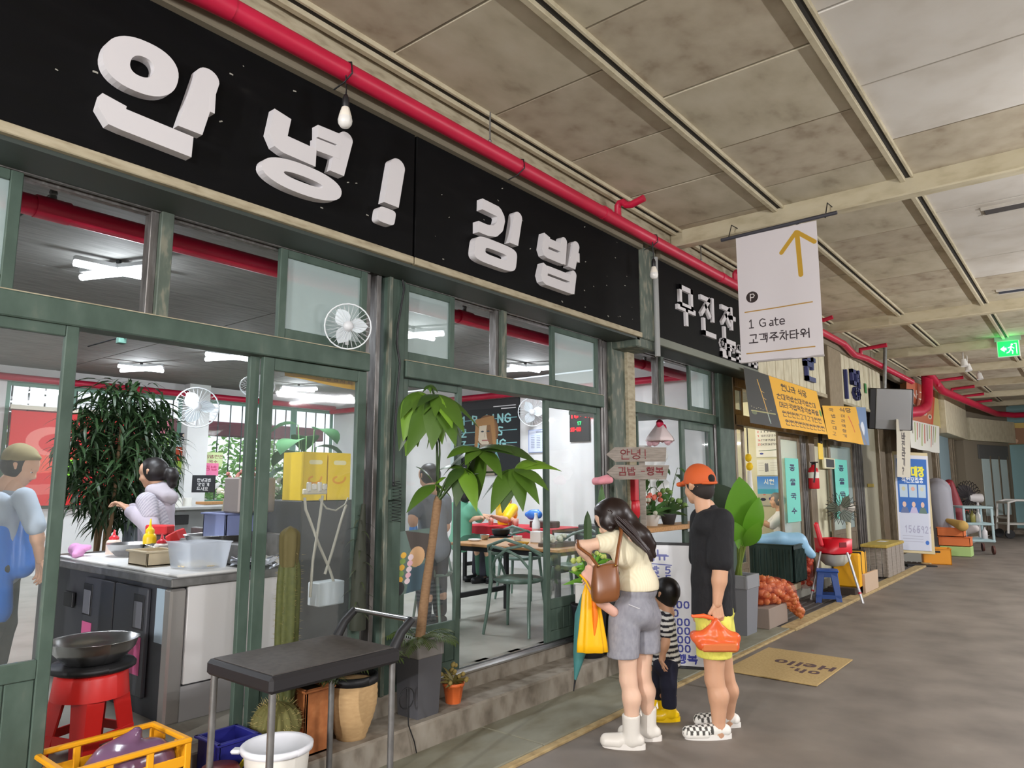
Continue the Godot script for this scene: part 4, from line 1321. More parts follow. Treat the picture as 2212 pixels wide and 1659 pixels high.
func tables() -> void:
	dining_table("wooden dining table on black legs behind the open middle doorway", V(-5.05, 0, -5.25), V(-3.72, 0, -6.1), 1.04, M.wood)
	arm_chair("grey green plastic chair with looped back in the middle doorway", V(-4.16, FL, -5.2), 0.25)
	arm_chair("grey green plastic chair half hidden by the left door leaf", V(-5.1, FL, -4.98), -1.2)
	arm_chair("grey green plastic chair across the table from the doorway", V(-4.35, FL, -6.45), PI)
	arm_chair("grey green plastic chair between the two dining tables", V(-5.35, FL, -6.75), 0.3)
	arm_chair("grey green plastic chair behind the glass of the right door leaf", V(-4.2, FL, -7.3), 0.4)
	arm_chair("grey green plastic chair with a backpack near the back counter", V(-7.9, FL, -3.75), 0.9)
	arm_chair("grey green plastic chair on which the person in black sits", V(-7.75, FL, -4.75), 1.0)
	dining_table("far dining table under a red cloth by the end wall", V(-6.9, 0, -7.35), V(-5.3, 0, -8.0), 1.04, M.wood)
	var rc = Sh.new().box(V(-6.1, 1.046, -7.66), V(1.62, 0.012, 0.68), 0.005)
	rc.box(V(-6.1, 0.98, -7.325), V(1.6, 0.13, 0.01), 0.002)
	solo("red_tablecloth", "red cloth over the far dining table", "tablecloth", rc, mat(C(206, 36, 54), 0.6))
	var T = 1.04
	# on the near table
	var pot = thing("black_pot", "round black stone pot on the near dining table", "pot", V(-5.092, 1.04, -6.082))
	part(pot, "body", Sh.new().lathe(Vector3.ZERO, [Vector2(0, 0), Vector2(0.06, 0), Vector2(0.095, 0.04), Vector2(0.1, 0.075), Vector2(0.105, 0.085), Vector2(0.09, 0.085), Vector2(0.085, 0.05), Vector2(0, 0.02)], 22), M.black)
	part(pot, "saucer", Sh.new().lathe(Vector3.ZERO, [Vector2(0, -0.0), Vector2(0.11, 0.0), Vector2(0.125, 0.014), Vector2(0.1, 0.01), Vector2(0, 0.006)], 22), M.black)
	solo("tissue_box", "white tissue box on the near dining table", "box", Sh.new().box(V(0, 0.055, 0), V(0.13, 0.11, 0.11), 0.006), mat(C(228, 228, 226), 0.7), "", V(-4.331, 1.04, -5.751))
	bowl("steel_bowl", "small steel bowl left of the black pot", V(-4.974, 1.04, -5.68), 0.05, 0.05, M.steel, "bowls on the near table")
	bowl("white_saucer", "flat white saucer at the left end of the near table", V(-4.95, 1.04, -5.5), 0.07, 0.016, mat(C(232, 232, 228), 0.3), "bowls on the near table")
	bowl("steel_bowl", "wide steel bowl behind the black pot", V(-5.447, 1.04, -6.748), 0.09, 0.05, M.steel, "bowls on the near table")
	bowl("white_bowl", "white bowl between the black pot and tissue box", V(-4.635, 1.04, -5.801), 0.05, 0.045, mat(C(232, 230, 224), 0.3), "bowls on the near table")
	bowl("yellow_dish", "yellow side dish in front of the tissue box", V(-4.252, 1.04, -5.406), 0.06, 0.03, mat(C(214, 170, 70), 0.5), "bowls on the near table")
	bowl("kimchi_dish", "small dish of red pickles near the table edge", V(-4.263, 1.04, -5.267), 0.05, 0.02, mat(C(206, 130, 100), 0.6), "bowls on the near table")
	var bt = thing("makgeolli_bottle", "white plastic drink bottle standing behind the tissue box", "bottle", V(-5.098, 1.04, -6.726))
	part(bt, "body", Sh.new().lathe(Vector3.ZERO, [Vector2(0, 0), Vector2(0.045, 0), Vector2(0.047, 0.02), Vector2(0.047, 0.12), Vector2(0.036, 0.15), Vector2(0.02, 0.19), Vector2(0.018, 0.22)], 20), mat(C(230, 228, 226), 0.35))
	part(bt, "label", Sh.new().lathe(Vector3.ZERO, [Vector2(0.048, 0.03), Vector2(0.048, 0.06)], 20), mat(C(214, 160, 150), 0.5), "pink band round the bottle")
	part(bt, "cap", Sh.new().lathe(Vector3.ZERO, [Vector2(0.019, 0.215), Vector2(0.02, 0.24), Vector2(0, 0.24)], 14), mat(C(214, 216, 214), 0.4))
	# on the far table
	solo("brown_tray", "brown tray standing on the red tablecloth", "tray", Sh.new().box(V(0, 0.04, 0), V(0.34, 0.08, 0.22), 0.01), mat(C(74, 46, 38), 0.5), "", V(-5.62, 1.052, -7.6))
	for i in 3:
		solo("paper_cup", ["pink paper cup nearest the green shirt", "pink paper cup beside the yellow coat", "pink paper cup at the back of the red cloth"][i], "cup", Sh.new().lathe(Vector3.ZERO, [Vector2(0, 0), Vector2(0.03, 0), Vector2(0.042, 0.1), Vector2(0.038, 0.1), Vector2(0.028, 0.01), Vector2(0, 0.01)], 16), mat(C(222, 168, 150), 0.6), "paper cups on the red cloth", V(-6.5 + i * 0.22, 1.052, -7.55 - (i % 2) * 0.15))
	var bag = Sh.new().blob([[V(0, 0.09, 0), V(0.12, 0.1, 0), 0.06, 0.05], [V(0.02, 0.12, 0.03), V(0.09, 0.15, -0.02), 0.04, 0.02], [V(-0.06, 0.1, 0.02), V(0, 0.1, 0), 0.03, 0.05]], 0.012, 0.03)
	solo("blue_bag", "bright blue plastic bag on a dark crate by the end wall", "bag", bag, mat(C(56, 128, 220), 0.4), "", V(-5.821, 1.173, -7.579) + V(0, -0.06, 0))
	solo("dark_crate", "dark crate under the blue bag by the end wall", "crate", Sh.new().box(V(0, 0.4, 0), V(0.3, 0.8, 0.3), 0.01), mat(C(40, 44, 50), 0.6), "", V(-5.02, FL, -7.85))
	# dark chair seen through the right leaf
	var dc = thing("dark_chair", "dark blue straight chair behind the right glass door leaf", "chair", V(-4.75, FL, -8.1), 0.3)
	part(dc, "backrest", Sh.new().box(V(0, 0.78, 0.18), V(0.4, 0.26, 0.03), 0.008), mat(C(70, 82, 92), 0.5))
	part(dc, "seat", Sh.new().box(V(0, 0.45, 0), V(0.42, 0.04, 0.42), 0.01), mat(C(70, 82, 92), 0.5))
	for k in 4:
		part(dc, "leg", Sh.new().tube([V(-0.18 + 0.36 * (k & 1), 0.66 if k > 1 else 0.45, 0.18 if k > 1 else -0.18), V(-0.19 + 0.38 * (k & 1), 0, 0.2 if k > 1 else -0.2)], 0.014, 8), M.steel_dull)
	var tb = thing("brown_planter", "low brown planter with pale blossoms inside the right door leaf", "planter", V(-3.95, 1.017, -5.546) + V(0, -0.02, 0))
	part(tb, "box", Sh.new().box(V(0, 0.02, 0), V(0.2, 0.12, 0.36), 0.008), mat(C(84, 70, 58), 0.8))
	var fl = Sh.new()
	for i in 12:
		fl.ball(V(rng.randf_range(-0.08, 0.08), 0.1 + rng.randf_range(0, 0.04), rng.randf_range(-0.15, 0.15)), Vector3.ONE * rng.randf_range(0.018, 0.035), 8)
	stuff(part(tb, "blossoms", fl, mat(C(222, 226, 206), 0.7)))


# what shows through the back windows
func outside_back() -> void:
	struct("ground_back", Sh.new().bb(V(-12.2, -0.3, 6), V(-30, 0.0, -20)), mat(C(120, 120, 110), 0.9))
	solo("red_awning", "dark red awning beam outside the back windows", "awning", Sh.new().bb(V(-13.0, 2.52, 1), V(-13.2, 2.8, -9.5), 0.02), mat(C(120, 34, 50), 0.6))
	var shades = [C(120, 176, 62), C(98, 150, 54), C(146, 196, 84)]
	var names = ["bright green bush outside the back windows, behind the red banner", "green bush outside the back windows, nearest the white column", "yellow green bush outside the back windows beyond the white column"]
	for i in 3:
		var t = thing("back_bush", names[i], "bush", V(-14.6, 0, -4.2 - i * 2.3))
		part(t, "stem", Sh.new().tube([V(0, 0, 0), V(0.1, 1.4, 0.1)], [0.06, 0.03], 8), mat(C(92, 74, 54), 0.9))
		var lf = Sh.new().leaf(Vector3.ZERO, V(1, 0.1, 0), Vector3.UP, 0.16, 0.08, 0.4, 0.2, 3)
		scatter(t, "foliage", lf.mesh(), leafy(shades[i], 0.5), 1500, func() -> Transform3D:
			var d = V(rng.randfn(), rng.randfn(), rng.randfn()).normalized() * pow(rng.randf(), 0.4)
			return Transform3D(Basis.from_euler(V(rng.randf_range(-0.8, 0.8), rng.randf() * TAU, rng.randf_range(-0.8, 0.8))), V(d.x * 0.8, 1.7 + d.y * 1.3, d.z * 1.4)))


func scatter(p: Node3D, called: String, m: Mesh, mt: Material, n: int, f) -> void:
	var mm = MultiMesh.new()
	mm.transform_format = MultiMesh.TRANSFORM_3D
	mm.mesh = m
	mm.instance_count = n
	for i in n:
		mm.set_instance_transform(i, f.call())
	var o = MultiMeshInstance3D.new()
	o.multimesh = mm
	o.material_override = mt
	put(o, called, p)
	o.set_meta("kind", "stuff")


# ---------------------------------------------------------------- counter and what stands on it
func counter_things() -> void:
	var T = 1.09
	var c = thing("counter_fridge", "long steel counter fridge with dark doors and a white end panel", "counter", V(-4.07, FL, -2.0))
	var H = T - FL
	part(c, "worktop", Sh.new().bb(V(-2.1, H - 0.05, 0.02), V(0.02, H, -0.75), 0.006), M.steel_dull)
	part(c, "cutting_board", Sh.new().bb(V(-1.75, H, -0.02), V(0.0, H + 0.018, -0.42), 0.006), mat(C(228, 228, 226), 0.5), "white cutting board along the worktop")
	part(c, "body", Sh.new().bb(V(-2.08, 0.0, -0.01), V(-0.03, H - 0.05, -0.74)), mat(C(64, 65, 70), 0.5, 0.3))
	part(c, "end_panel", Sh.new().bb(V(-0.03, 0.2, -0.09), V(0.0, H - 0.05, -0.74), 0.004), mat(C(206, 204, 202), 0.45), "white end panel")
	part(c, "end_skirt", Sh.new().bb(V(-0.03, 0.0, -0.06), V(-0.008, 0.19, -0.74), 0.004), mat(C(150, 148, 148), 0.45))
	part(c, "corner_post", Sh.new().bb(V(-0.08, 0.0, 0.012), V(0.004, H - 0.06, -0.08), 0.012), mat(C(172, 168, 164), 0.35, 0.6), "bright steel corner post")
	for k in 2:
		var x = -0.95 + k * 0.46
		var d = part(c, "door", Sh.new().bb(V(x - 0.22, 0.1, -0.01), V(x + 0.22, H - 0.08, 0.015), 0.006), mat(C(70, 71, 76), 0.45, 0.3))
		part(d, "grip", Sh.new().bb(V(x - 0.02 - 0.14 * (1 - 2 * k) - 0.07, H - 0.32, 0.014), V(x - 0.02 - 0.14 * (1 - 2 * k) + 0.07, H - 0.12, 0.019), 0.002), mat(C(26, 26, 28), 0.5))
		part(d, "grip_cup", Sh.new().bb(V(x - 0.02 - 0.14 * (1 - 2 * k) - 0.05, H - 0.31, 0.018), V(x - 0.02 - 0.14 * (1 - 2 * k) + 0.055, H - 0.16, 0.024), 0.004), mat(C(104, 105, 112), 0.4))
		part(d, "note", Sh.new().bb(V(x - 0.02 - 0.12 * (1 - 2 * k) - 0.07, 0.22, 0.016), V(x - 0.02 - 0.12 * (1 - 2 * k) + 0.07, 0.43, 0.02)), mat(C(198, 92, 138), 0.7), "pink note on the dark door")
	part(c, "label", Sh.new().bb(V(-0.2, 0.42, -0.009), V(-0.1, 0.72, -0.004)), mat(C(170, 190, 204), 0.6), "pale blue rating label")
	part(c, "switch_box", Sh.new().bb(V(-1.5, H - 0.3, 0.0), V(-1.35, H - 0.2, 0.02), 0.004), M.black)
	var Y = T + 0.018
	# clear tub of rice
	var tub = thing("clear_tub", "clear plastic tub with grain in the bottom on the counter end", "tub", V(-4.32, Y, -2.27), 0.0)
	var tubm = glass(Color(0.9, 0.93, 0.97), 0.42, 0.35)
	part(tub, "wall", Sh.new().lathe(Vector3.ZERO, [Vector2(0.16, 0.0), Vector2(0.165, 0.01), Vector2(0.19, 0.15), Vector2(0.2, 0.155), Vector2(0.2, 0.16), Vector2(0.185, 0.15), Vector2(0.155, 0.01), Vector2(0, 0.006)], 4, 1.0, 0.75), tubm)
	tub.rotation.y = PI / 4
	tub.get_child(0).scale = V(1.0, 1, 1.0)
	var gr = Sh.new()
	for i in 420:
		var a = rng.randf() * TAU
		var r = sqrt(rng.randf()) * 0.12
		gr.ball(V(cos(a) * r, 0.012 + 0.035 * (1.0 - r / 0.13) * rng.randf_range(0.7, 1.0), sin(a) * r * 0.8), V(0.008, 0.004, 0.005), 6)
	stuff(part(tub, "grain", gr, mat(C(222, 208, 176), 0.7)))
	solo("beige_basin", "beige rectangular plastic basin left of the clear tub", "basin", hollow_box(0.26, 0.2, 0.095, 0.012), mat(C(206, 190, 160), 0.5), "", V(-4.72, Y, -2.18))
	solo("white_tray", "long white plastic tray at the left of the counter", "tray", hollow_box(0.7, 0.25, 0.06, 0.012), mat(C(224, 220, 214), 0.5), "", V(-5.55, T, -2.55))
	var g = "steel bowls on the counter"
	bowl("steel_bowl", "wide steel bowl right of the pink cloth on the counter", V(-5.405, 1.108, -2.342), 0.17, 0.085, M.steel, g)
	bowl("steel_bowl", "large shallow steel bowl behind the clear tub", V(-4.75, 1.2, -2.62), 0.22, 0.07, M.steel, g)
	solo("steel_hood", "boxy steel warmer at the back of the counter", "warmer", Sh.new().bb(V(-4.35, T, -2.55), V(-5.15, T + 0.14, -2.78), 0.01).bb(V(-4.1, T, -2.76), V(-5.4, T + 0.2, -2.8), 0.006), M.steel_dull)
	var foil = Sh.new()
	for i in 60:
		var at = V(rng.randf_range(-5.25, -4.95), T + rng.randf_range(0.03, 0.1), rng.randf_range(-2.5, -2.3))
		foil.box(at, V(rng.randf_range(0.03, 0.08), 0.004, rng.randf_range(0.02, 0.05)), 0.0, Basis.from_euler(V(rng.randf(), rng.randf() * 6, rng.randf())))
	stuff(solo("foil_wraps", "crumpled foil wraps heaped behind the steel bowl", "foil", foil, M.steel))
	foil = Sh.new()
	for i in 90:
		foil.box(V(rng.randf_range(-4.35, -4.05), T + rng.randf_range(0.02, 0.06), rng.randf_range(-2.72, -2.5)), V(rng.randf_range(0.04, 0.1), 0.003, rng.randf_range(0.02, 0.05)), 0.0, Basis.from_euler(V(rng.randf() * 0.5, rng.randf() * 6, rng.randf() * 0.5)))
	stuff(solo("foil_sheets", "sheets of foil at the end of the counter beside the door leaf", "foil", foil, mat(C(204, 208, 216), 0.3, 0.5)))
	var cl = Sh.new().blob([[V(0, 0.03, 0), V(-0.14, 0.04, -0.03), 0.03, 0.045], [V(0, 0.03, 0), V(0.11, 0.02, 0.06), 0.035, 0.02], [V(-0.05, 0.05, -0.02), V(0.02, 0.06, -0.06), 0.03, 0.02]], 0.01, 0.03)
	solo("pink_cloth", "crumpled pink cloth lying at the left of the cutting board", "cloth", cl, mat(C(222, 158, 204), 0.9), "", V(-5.634, 1.108, -2.072))
	# squeeze bottles
	squeeze("yellow_bottle", "yellow squeeze bottle with a pointed nozzle on the counter", V(-5.32, T, -2.42), 0.045, 0.2, mat(C(238, 202, 20), 0.35), mat(C(238, 202, 20), 0.35))
	squeeze("clear_bottle", "clear squeeze bottle with a red cap left of the yellow one", V(-5.62, T, -2.3), 0.05, 0.14, mat(C(222, 206, 192), 0.35), mat(C(214, 40, 52), 0.4))
	squeeze("clear_bottle", "clear squeeze bottle with a red cap right of the yellow one", V(-5.13, T, -2.42), 0.052, 0.13, mat(C(224, 214, 204), 0.35), mat(C(214, 40, 52), 0.4))
	solo("red_packets", "red and white packets piled behind the yellow squeeze bottle", "packets", Sh.new().box(V(0, 0.18, 0), V(0.2, 0.07, 0.1), 0.01, Basis(Vector3.UP, 0.4)).box(V(0.32, 0.13, 0.02), V(0.14, 0.1, 0.08), 0.01, Basis.from_euler(V(0.2, 0.3, 0.4))), mat(C(206, 44, 48), 0.5), "", V(-5.6, T, -2.62))
	solo("cardboard_stand", "dark stand under the red packets", "stand", Sh.new().box(V(0, 0.07, 0), V(0.5, 0.14, 0.1), 0.005), mat(C(70, 62, 60), 0.7), "", V(-5.5, T, -2.68))
	# behind the glass leaf: dark cabinet with yellow cartons, power strip, cords
	solo("dark_cabinet", "dark tall cabinet behind the glass door left of the pillar", "cabinet", Sh.new().bb(V(-4.3, FL, -2.98), V(-4.75, 1.5, -3.45), 0.008), mat(C(44, 48, 50), 0.4))
	for i in 2:
		var im = canvas(96, 192, C(240, 206, 16))
		line(im, Vector2(30, 40), Vector2(68, 40), 9.0, C(238, 230, 180))
		for k in 14:
			var a = k * 0.3
			line(im, Vector2(48 + cos(a) * 26, 100 + sin(a) * 18 + k), Vector2(48 + cos(a + 0.3) * 26, 100 + sin(a + 0.3) * 18 + k + 1), 4.0, C(232, 160, 16))
		var z0 = -2.985 - i * 0.21
		var bx = thing("yellow_carton", ["yellow carton on the dark cabinet, nearest the counter", "yellow carton on the dark cabinet, nearest the pillar"][i], "carton", V(-4.3, 1.5, z0), 0.0, "yellow cartons")
		part(bx, "box", Sh.new().bb(V(-0.004, 0, 0), V(-0.25, 0.34, -0.195), 0.002), mat(C(240, 206, 16), 0.5))
		part(bx, "print", Sh.new().face(V(0.0, 0, 0), V(0.0, 0, -0.195), V(0.0, 0.34, -0.195), V(0.0, 0.34, 0)), printed(im))
	solo("grey_toaster", "grey box with a dark side beside the yellow cartons", "box", Sh.new().bb(V(-4.5, 1.42, -2.62), V(-4.7, 1.66, -2.9), 0.01), mat(C(140, 132, 128), 0.5, 0.3))
	solo("blue_bin", "pale bin with a blue rim behind the left side of the glass door", "bin", hollow_box(0.3, 0.32, 0.5, 0.015), mat(C(122, 132, 172), 0.5), "", V(-4.75, 0.92, -2.75))
	solo("bin_stand", "grey cabinet under the pale bin", "cabinet", Sh.new().bb(V(-4.55, FL, -2.78), V(-4.95, 0.92, -2.97), 0.006), mat(C(130, 128, 126), 0.5))
	var ps = thing("power_strip", "cream power strip full of plugs hung behind the door glass", "power strip", V(-3.85, 1.568, -2.761))
	part(ps, "block", Sh.new().box(Vector3.ZERO, V(0.05, 0.035, 0.16), 0.006), mat(C(214, 208, 186), 0.5))
	for i in 4:
		part(ps, "plug", Sh.new().box(V(0.02, 0.03, -0.06 + i * 0.04), V(0.03, 0.04 + 0.02 * (i % 2), 0.025), 0.006), mat(C(222, 220, 210), 0.5))
	var cords = [[V(-3.82, 1.532, -2.666), V(-3.82, 1.461, -2.676), V(-3.82, 1.374, -2.72), V(-3.82, 1.229, -2.789), V(-3.82, 1.079, -2.873), V(-3.82, 0.96, -2.924)], [V(-3.82, 1.544, -2.799), V(-3.82, 1.429, -2.787), V(-3.82, 1.315, -2.771), V(-3.82, 1.147, -2.744), V(-3.82, 0.925, -2.734)], [V(-3.82, 1.482, -2.987), V(-3.82, 1.365, -2.944), V(-3.82, 1.193, -2.889), V(-3.82, 1.054, -2.838)], [V(-3.82, 1.522, -2.776), V(-3.82, 1.462, -2.831), V(-3.82, 1.446, -2.904), V(-3.82, 1.482, -2.976), V(-3.82, 1.527, -3)]]
	for i in 4:
		solo("supply_cable", ["thick white hose crossing from the power strip to the right", "white hose hanging straight down from the power strip", "white hose slanting down to the white box", "thin white cord looping right of the power strip"][i], "cord", Sh.new().tube(cords[i], 0.009 if i < 3 else 0.006, 7), mat(C(188, 186, 170), 0.5), "white cords behind the glass")
	solo("white_carton", "narrow white box standing low behind the glass door", "box", Sh.new().bb(V(-3.8, 0.86, -2.784), V(-3.92, 1.004, -2.98), 0.006), mat(C(206, 218, 222), 0.5))
	# back counter with its small things
	var bc = thing("back_counter", "grey steel back counter behind the woman in the striped hoodie", "counter", V(-9.0, FL, -4.4))
	part(bc, "top", Sh.new().box(V(-0.3, 1.0, -0.5), V(0.5, 0.04, 1.7), 0.006), mat(C(176, 176, 174), 0.4, 0.4))
	part(bc, "body", Sh.new().box(V(-0.32, 0.49, -0.5), V(0.44, 0.98, 1.64), 0.006), mat(C(132, 134, 134), 0.45, 0.4))
	part(bc, "drawer", Sh.new().box(V(-0.09, 0.86, 0.0), V(0.02, 0.12, 0.42), 0.006), M.black)
	var im = canvas(128, 96, C(30, 32, 36))
	write(im, "안녕김밥", Vector2(26, 16), 18, 1.2, C(230, 230, 230))
	write(im, "맛있게", Vector2(30, 42), 20, 1.2, C(230, 230, 230))
	write(im, "드세요", Vector2(26, 68), 20, 1.2, C(230, 230, 230))
	var cb = thing("chalk_sign", "small black chalkboard with white writing on the back counter", "sign", V(-10.11, 1.613, -5.32))
	cb.rotation.y = deg_to_rad(50)
	part(cb, "board", Sh.new().box(Vector3.ZERO, V(0.32, 0.25, 0.015), 0.003), M.black)
	part(cb, "print", Sh.new().face(V(-0.15, -0.115, 0.009), V(0.15, -0.115, 0.009), V(0.15, 0.115, 0.009), V(-0.15, 0.115, 0.009)), printed(im))
	for i in 3:
		var rl = Sh.new().lathe(Vector3.ZERO, [Vector2(0.02, 0), Vector2(0.055, 0), Vector2(0.055, 0), Vector2(0.055, 0.11), Vector2(0.055, 0.11), Vector2(0.02, 0.11)], 18)
		solo("paper_roll", ["white paper roll nearest the hoodie on the back counter", "white paper roll in the middle of three on the back counter", "white paper roll nearest the chalkboard on the back counter"][i], "paper roll", rl, mat(C(224, 222, 214), 0.8), "paper rolls on the back counter", V(-9.35, FL + 1.02, -4.45 - i * 0.13))
	var vs = thing("flower_vase", "tall pale vase of cream and green flowers beside the person in black", "vase", V(-8.849, 1.285, -4.972) + V(0, -0.12, 0))
	part(vs, "vase", Sh.new().lathe(Vector3.ZERO, [Vector2(0, 0), Vector2(0.035, 0), Vector2(0.05, 0.08), Vector2(0.035, 0.2), Vector2(0.04, 0.26), Vector2(0.03, 0.25), Vector2(0, 0.1)], 16), mat(C(196, 190, 166), 0.4))
	fl_bunch(vs, V(0, 0.26, 0), 0.12, C(232, 224, 196), C(110, 160, 70))
	for i in 2:
		var pt = thing("flower_pot", ["orange clay pot on the shelf behind the person in black", "pale clay pot on the shelf next to the orange one"][i], "flower pot", [V(-9.839, 1.458, -5.697), V(-9.71, 1.485, -5.797)][i] + V(0, -0.1, 0), 0.0, "pots on the back shelf")
		part(pt, "pot", Sh.new().lathe(Vector3.ZERO, [Vector2(0, 0), Vector2(0.07, 0), Vector2(0.1, 0.17), Vector2(0.11, 0.17), Vector2(0.11, 0.2), Vector2(0.09, 0.2), Vector2(0, 0.17)], 16), M.terracotta if i == 0 else mat(C(214, 186, 140), 0.8))
		fl_bunch(pt, V(0, 0.22, 0), 0.22, C(190, 120, 110), C(88, 140, 62))
	solo("back_shelf", "wooden shelf under the pots at the back windows", "shelf", Sh.new().box(V(-9.874, 1.341, -5.82), V(0.3, 0.04, 1.3), 0.004), M.wood)
	var bp = Sh.new().blob([[V(0, 0.14, 0), V(0.1, 0.12, 0), 0.13, 0.1], [V(0, 0.2, 0.02), V(0.02, 0.3, 0), 0.1, 0.04]], 0.02, 0.04)
	solo("dark_backpack", "dark backpack leaning on a chair in front of the back counter", "backpack", bp, mat(C(44, 42, 46), 0.7), "", V(-7.85, FL + 0.5, -3.72))


func hollow_box(w: float, d: float, h: float, t: float) -> Sh:
	var s = Sh.new()
	s.box(V(0, t * 0.5, 0), V(w, t, d), 0.003)
	for k in [-1.0, 1.0]:
		s.box(V(k * (w - t) * 0.5, h * 0.5, 0), V(t, h, d), 0.003)
		s.box(V(0, h * 0.5, k * (d - t) * 0.5), V(w, h, t), 0.003)
		s.box(V(k * (w * 0.5 + 0.004), h - 0.008, 0), V(0.02, 0.012, d + 0.03), 0.003)
		s.box(V(0, h - 0.008, k * (d * 0.5 + 0.004)), V(w + 0.03, 0.012, 0.02), 0.003)
	return s


func squeeze(called: String, label: String, at: Vector3, r: float, h: float, m: Material, cap: Material) -> void:
	var t = thing(called, label, "bottle", at, 0.0, "squeeze bottles on the counter")
	part(t, "body", Sh.new().lathe(Vector3.ZERO, [Vector2(0, 0), Vector2(r * 0.95, 0), Vector2(r, 0.01), Vector2(r, h * 0.7), Vector2(r * 0.9, h * 0.82), Vector2(r * 0.6, h * 0.88)], 20), m)
	part(t, "cap", Sh.new().lathe(Vector3.ZERO, [Vector2(r * 0.66, h * 0.86), Vector2(r * 0.66, h), Vector2(r * 0.4, h * 1.06), Vector2(r * 0.22, h * 1.12), Vector2(r * 0.1, h * 1.38), Vector2(0, h * 1.38)], 16), cap)


func fl_bunch(p: Node3D, at: Vector3, r: float, bloom: Color, green: Color) -> void:
	var s = Sh.new()
	for i in 26:
		var d = V(rng.randfn(), absf(rng.randfn()) + 0.3, rng.randfn()).normalized()
		s.leaf(at, d, V(d.z, 0.5, -d.x), r * rng.randf_range(0.7, 1.3), r * 0.22, 0.5, 0.2, 4)
	stuff(part(p, "leaves", s, leafy(green)))
	s = Sh.new()
	for i in 14:
		var d = V(rng.randfn(), absf(rng.randfn()) + 0.4, rng.randfn()).normalized()
		s.ball(at + d * r * rng.randf_range(0.6, 1.2), Vector3.ONE * r * 0.14, 8)
	stuff(part(p, "blossoms", s, mat(bloom, 0.7)))

# ---------------------------------------------------------------- the shops further along
# local frame on the shop front: x along -z of the world, y up, z towards the aisle
func front_frame(x: float, y := 0.0, z := 0.0) -> Transform3D:
	return Transform3D(Basis(V(0, 0, -1), V(0, 1, 0), V(1, 0, 0)), V(x, y, z))


# a cloth through four corners (bottom left, bottom right, top right, top left), waving a little
func cloth_panel(bl: Vector3, br: Vector3, tr: Vector3, tl: Vector3, wave := 0.02, waves := 2.0) -> Sh:
	var s = Sh.new()
	s.smooth()
	var nx = 12
	var ny = 6
	var P = func(i: int, j: int) -> Vector3:
		var u = float(i) / nx
		var w = float(j) / ny
		var p = tl.lerp(tr, u).lerp(bl.lerp(br, u), w)
		var n = (br - bl).cross(tl - bl).normalized()
		return p + n * sin(u * waves * TAU + w) * wave * w + n * 0.0
	for j in ny:
		for i in nx:
			var c = [P.call(i, j + 1), P.call(i + 1, j + 1), P.call(i + 1, j), P.call(i, j)]
			var uv = [Vector2(float(i) / nx, float(j + 1) / ny), Vector2(float(i + 1) / nx, float(j + 1) / ny), Vector2(float(i + 1) / nx, float(j) / ny), Vector2(float(i) / nx, float(j) / ny)]
			for k in [0, 2, 1, 0, 3, 2]:
				s.v(c[k], uv[k])
	return s


func corrugated(p: Node3D, x: float, y0: float, y1: float, z0: float, z1: float, m: Material) -> void:
	var n = int(absf(z1 - z0) / 0.17)
	for i in n:
		var a = lerpf(z0, z1, float(i) / n)
		var b = lerpf(z0, z1, float(i + 1) / n)
		part(p, "slat", Sh.new().bb(V(x - 0.03, y0, a - 0.004), V(x + (0.0 if i % 2 else 0.008), y1, b + 0.004), 0.006), m)


